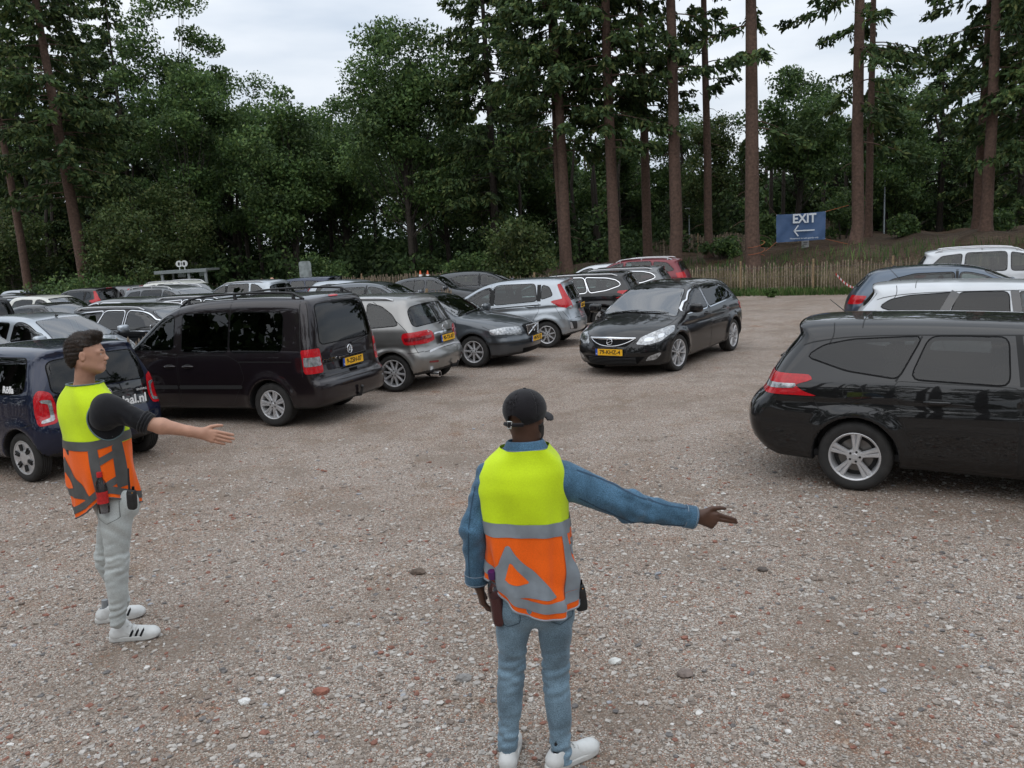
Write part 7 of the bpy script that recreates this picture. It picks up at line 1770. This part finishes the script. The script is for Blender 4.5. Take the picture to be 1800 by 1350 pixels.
        return np.maximum(a,(Pp-el)@ax-.01)
    sdf_obj('black_top',top,V3(org[0]-.5,Y-.42,1.0),V3(org[0]+.42,Y+.45,1.68),.009,BLACKC,P,org)
    b=MB()
    u=unit(np.cross(ax,V3(0,1,0)));v=np.cross(ax,u);a=np.linspace(0,2*math.pi,25)
    for k,(h_,r_) in enumerate(((-.035,.061),(-.018,.059),(.0,.056))):
        b.tube(el+ax*h_-org+np.outer(np.cos(a),u)*r_+np.outer(np.sin(a),v)*r_,.009,8,caps=False)
    b.obj('rolled_sleeve',BLACKC,P)
    # vest
    cx=A(170,775)[0];zt=A(140,668)[2]
    rg=[(.86,.02,0,.192,.158),(.95,.02,0,.195,.158),(1.05,.01,0,.202,.155),(1.2,0,0,.212,.155),(1.36,0,0,.212,.15),(1.49,-.012,-.01,.20,.14),(1.565,-.02,-.012,.185,.128),(1.61,-.022,-.012,.155,.112),(1.64,-.025,-.01,.12,.100),(1.672,-.025,-.005,.092,.086)]
    hem=lambda t:.955-.075*np.exp(-((t+.6)/.75)**2)+.03*np.sin(t*2)-.015*np.cos(t*3)
    sh_=[('reflective_band',band(1.29,1.345,f=lambda t:.03*sstep(.4,1.7,t))),
        ('reflective_band',band(.03,.075,f=lambda t:hem(t))),
        ('reflective_strip',[(.50,1.02),(.44,1.29),(.78,1.31),(.86,1.04)]),
        ('reflective_strip',[(.82,1.20),(.80,1.245),(1.35,1.285),(1.36,1.24)]),
        ('reflective_strip',[(.86,1.05),(.84,1.09),(1.35,1.125),(1.36,1.08)]),
        ('reflective_strip',[(1.32,1.04),(1.28,1.31),(1.62,1.33),(1.68,1.05)]),
        ('reflective_triangle',[(-.62,1.235),(-.56,1.24),(.28,1.02),(.30,.985),(-.72,1.0),(-.95,1.03),(-.90,1.10)])]
    vo,pt=vest(P,org,V3(cx,Y,0),R(62)-R(90),rg,hem,1.6,sh_,1.315,TAPED,wr=1.4)
    UV=np.array([(-.66,1.06),(-.57,1.15),(-.22,1.055),(-.5,1.045)])*np.array([.2,1]);vs,fs=fill(resample(UV,.012),.016);Pq=pt(vs[:,0]/.2,vs[:,1],.006)
    nr=np.cross(Pq[fs[:,1]]-Pq[fs[:,0]],Pq[fs[:,2]]-Pq[fs[:,0]]);fs[nr[:,1]>0]=fs[nr[:,1]>0][:,::-1];obj('orange_triangle',mesh('orange_triangle',Pq-org,fs),ORA,vo)
    # armhole: black cloth showing in the arm opening, edged
    th=np.linspace(0,2*math.pi,40);c_t,c_z=1.30,1.46
    poly=np.stack([(c_t+.66*np.cos(th))*.2,c_z+.115*np.sin(th)],1);vs,fs=fill(resample(poly,.014),.02);Pq=pt(vs[:,0]/.2,vs[:,1],.004)
    nr=np.cross(Pq[fs[:,1]]-Pq[fs[:,0]],Pq[fs[:,2]]-Pq[fs[:,0]]);o_=Pq[fs[:,0]]-V3(cx,Y,0);o_[:,2]=0;fl=(nr*o_).sum(1)<0;fs[fl]=fs[fl][:,::-1];obj('arm_opening',mesh('arm_opening',Pq-org,fs),BLACKC,vo)
    b=MB();b.tube(pt(c_t+.66*np.cos(th),c_z+.115*np.sin(th),.005)-org,.0045,6,caps=False);b.obj('edging',PIPING,vo)
    b=MB();b.tube(np.vstack([pt(np.linspace(-3.14,3.14,30),np.full(30,1.671),.002)])-org,.005,6,caps=False);b.obj('edging',PIPING,vo)
    # jeans
    hp=A(205,880,0);
    Lf=-Rt
    j=dict(pel=V3(hp[0],Y,.94),hipR=V3(hp[0]+.02,Y-.075,.86),hipL=V3(hp[0]-.055,Y+.085,.86),knR=A(207,985,-.07),knL=A(186,975,.12),anR=A(207,1092,-.06),anL=A(216,1058,.26),top=1.03,M=np.array([[math.cos(fa-R(90)),math.sin(fa-R(90)),0],[-math.sin(fa-R(90)),math.cos(fa-R(90)),0],[0,0,1.]]).T)
    r=dict(pel=(.165,.135,.16),th=.094,kn=.063,an=.046,cb=V3(-.018,-.004,0))
    jf,jo=jeans('jeans',P,org,j,r,PALEJ,2.1,V3(org[0]-.32,Y-.28,.03),V3(org[0]+.30,Y+.45,1.06),.009)
    s_=Sheets();c_=A(183,885);p_,F_,g_=linestrip(jf,[V3(c_[0]-.07,Y-.5,.98),V3(c_[0]-.06,Y-.5,.87),V3(c_[0],Y-.5,.835),V3(c_[0]+.07,Y-.5,.865),V3(c_[0]+.075,Y-.5,.97)],(-.25,-1,0),.004,.0015,.02,0,float((c_+V3(0,-.1,0))@unit(V3(-.25,-1,0))));s_.add(p_-org,F_,g_);s_.obj('pocket_stitching',mat('grey_stitching',(.18,.19,.19),.8),jo)
    z=atZ(192,1133,0);shoe('shoe',V3(z[0]-.005,z[1]+.05,0),(1,.10),.305,SHOEW,P,org,BLACKC,SOCKG)
    z=atZ(246,1086,0);shoe('shoe',V3(z[0]-.265,z[1]-.04,0),(.96,.28),.305,SHOEW,P,org,BLACKC,SOCKG)
    bp=A(178,858,-.19);t=thing('bottle','cola bottle with red cap in the back pocket of the man in pale jeans','bottle',bp+V3(0,0,-.03))
    b=MB();b.lathe([(.0001,-.12),(.030,-.12),(.033,-.08),(.030,-.02),(.033,.03),(.027,.065),(.0145,.09),(.0145,.10)],20,'z');obj('bottle_body',autosmooth(b.mesh('bottle_body')),glass('bottle_plastic'),t)
    b=MB();b.lathe([(.0335,-.06),(.0315,-.02),(.0335,.012)],20,'z');obj('bottle_label',b.mesh('bottle_label'),mat('red_label',(.5,.02,.02),.4,nz=(60,.3)),t)
    b=MB();b.lathe([(.0001,.128),(.0155,.128),(.0165,.124),(.0165,.098),(.0001,.098)],20,'z');obj('bottle_cap',autosmooth(b.mesh('bottle_cap')),mat('red_cap',(.5,.015,.02),.35),t)
    radio('black walkie-talkie on the belt of the man in pale jeans',A(232,878,-.20),R(4),fa-R(90)+R(40))
    return P
man_in_denim();man_in_pale_jeans()
# far man behind the cars: only head and shoulders show
def far_man():
    Y=33.;c=atY(478,493,Y);h=c[2];o=V3(c[0],Y,0)
    hf,M=head_f(V3(c[0],Y,h),(-.3,-1,0),(0,0,1))
    def f(P):
        a=smin(hf(P),rcone(P,V3(c[0],Y,h-.05),V3(c[0],Y,h-.18),.055,.06),.03);return a
    V,Q,g=nets(f,V3(c[0]-.15,Y-.16,h-.2),V3(c[0]+.15,Y+.16,h+.14),.012);p=obj('person',mesh('person',V-o,Q,True,g),SKIN1,None,o);tag(p,'bald man in white shirt far behind the silver people carrier','person')
    def s(P):
        a=ellip(P,V3(c[0],Y,h-.45),(.2,.12,.30))
        for d in(-1,1):a=smin(a,smin(rcone(P,V3(c[0]+d*.17,Y,h-.25),V3(c[0]+d*.24,Y,h-.52),.06,.05),rcone(P,V3(c[0]+d*.24,Y,h-.52),V3(c[0]+d*.22,Y-.1,h-.78),.05,.035),.03),.05)
        return a
    sdf_obj('shirt',s,V3(c[0]-.36,Y-.25,h-.9),V3(c[0]+.36,Y+.2,h-.1),.02,mat('white_shirt',(.7,.72,.75),.8),p,o)
    def t(P):
        a=None
        for d in(-1,1):
            q=rcone(P,V3(c[0]+d*.09,Y,h-.75),V3(c[0]+d*.1,Y,.08),.095,.06);a=q if a is None else smin(a,q,.04)
        return a
    sdf_obj('trousers',t,V3(c[0]-.3,Y-.2,.0),V3(c[0]+.3,Y+.2,h-.6),.03,mat('dark_trousers',(.02,.022,.03),.9),p,o)
    for d in(-1,1):
        V_,F_=sellip(.05,.14,.04,.8);b=MB();b.add(V_+V3(d*.1,-.05,.04),F_);b.obj('shoe',BLK,p)
far_man()
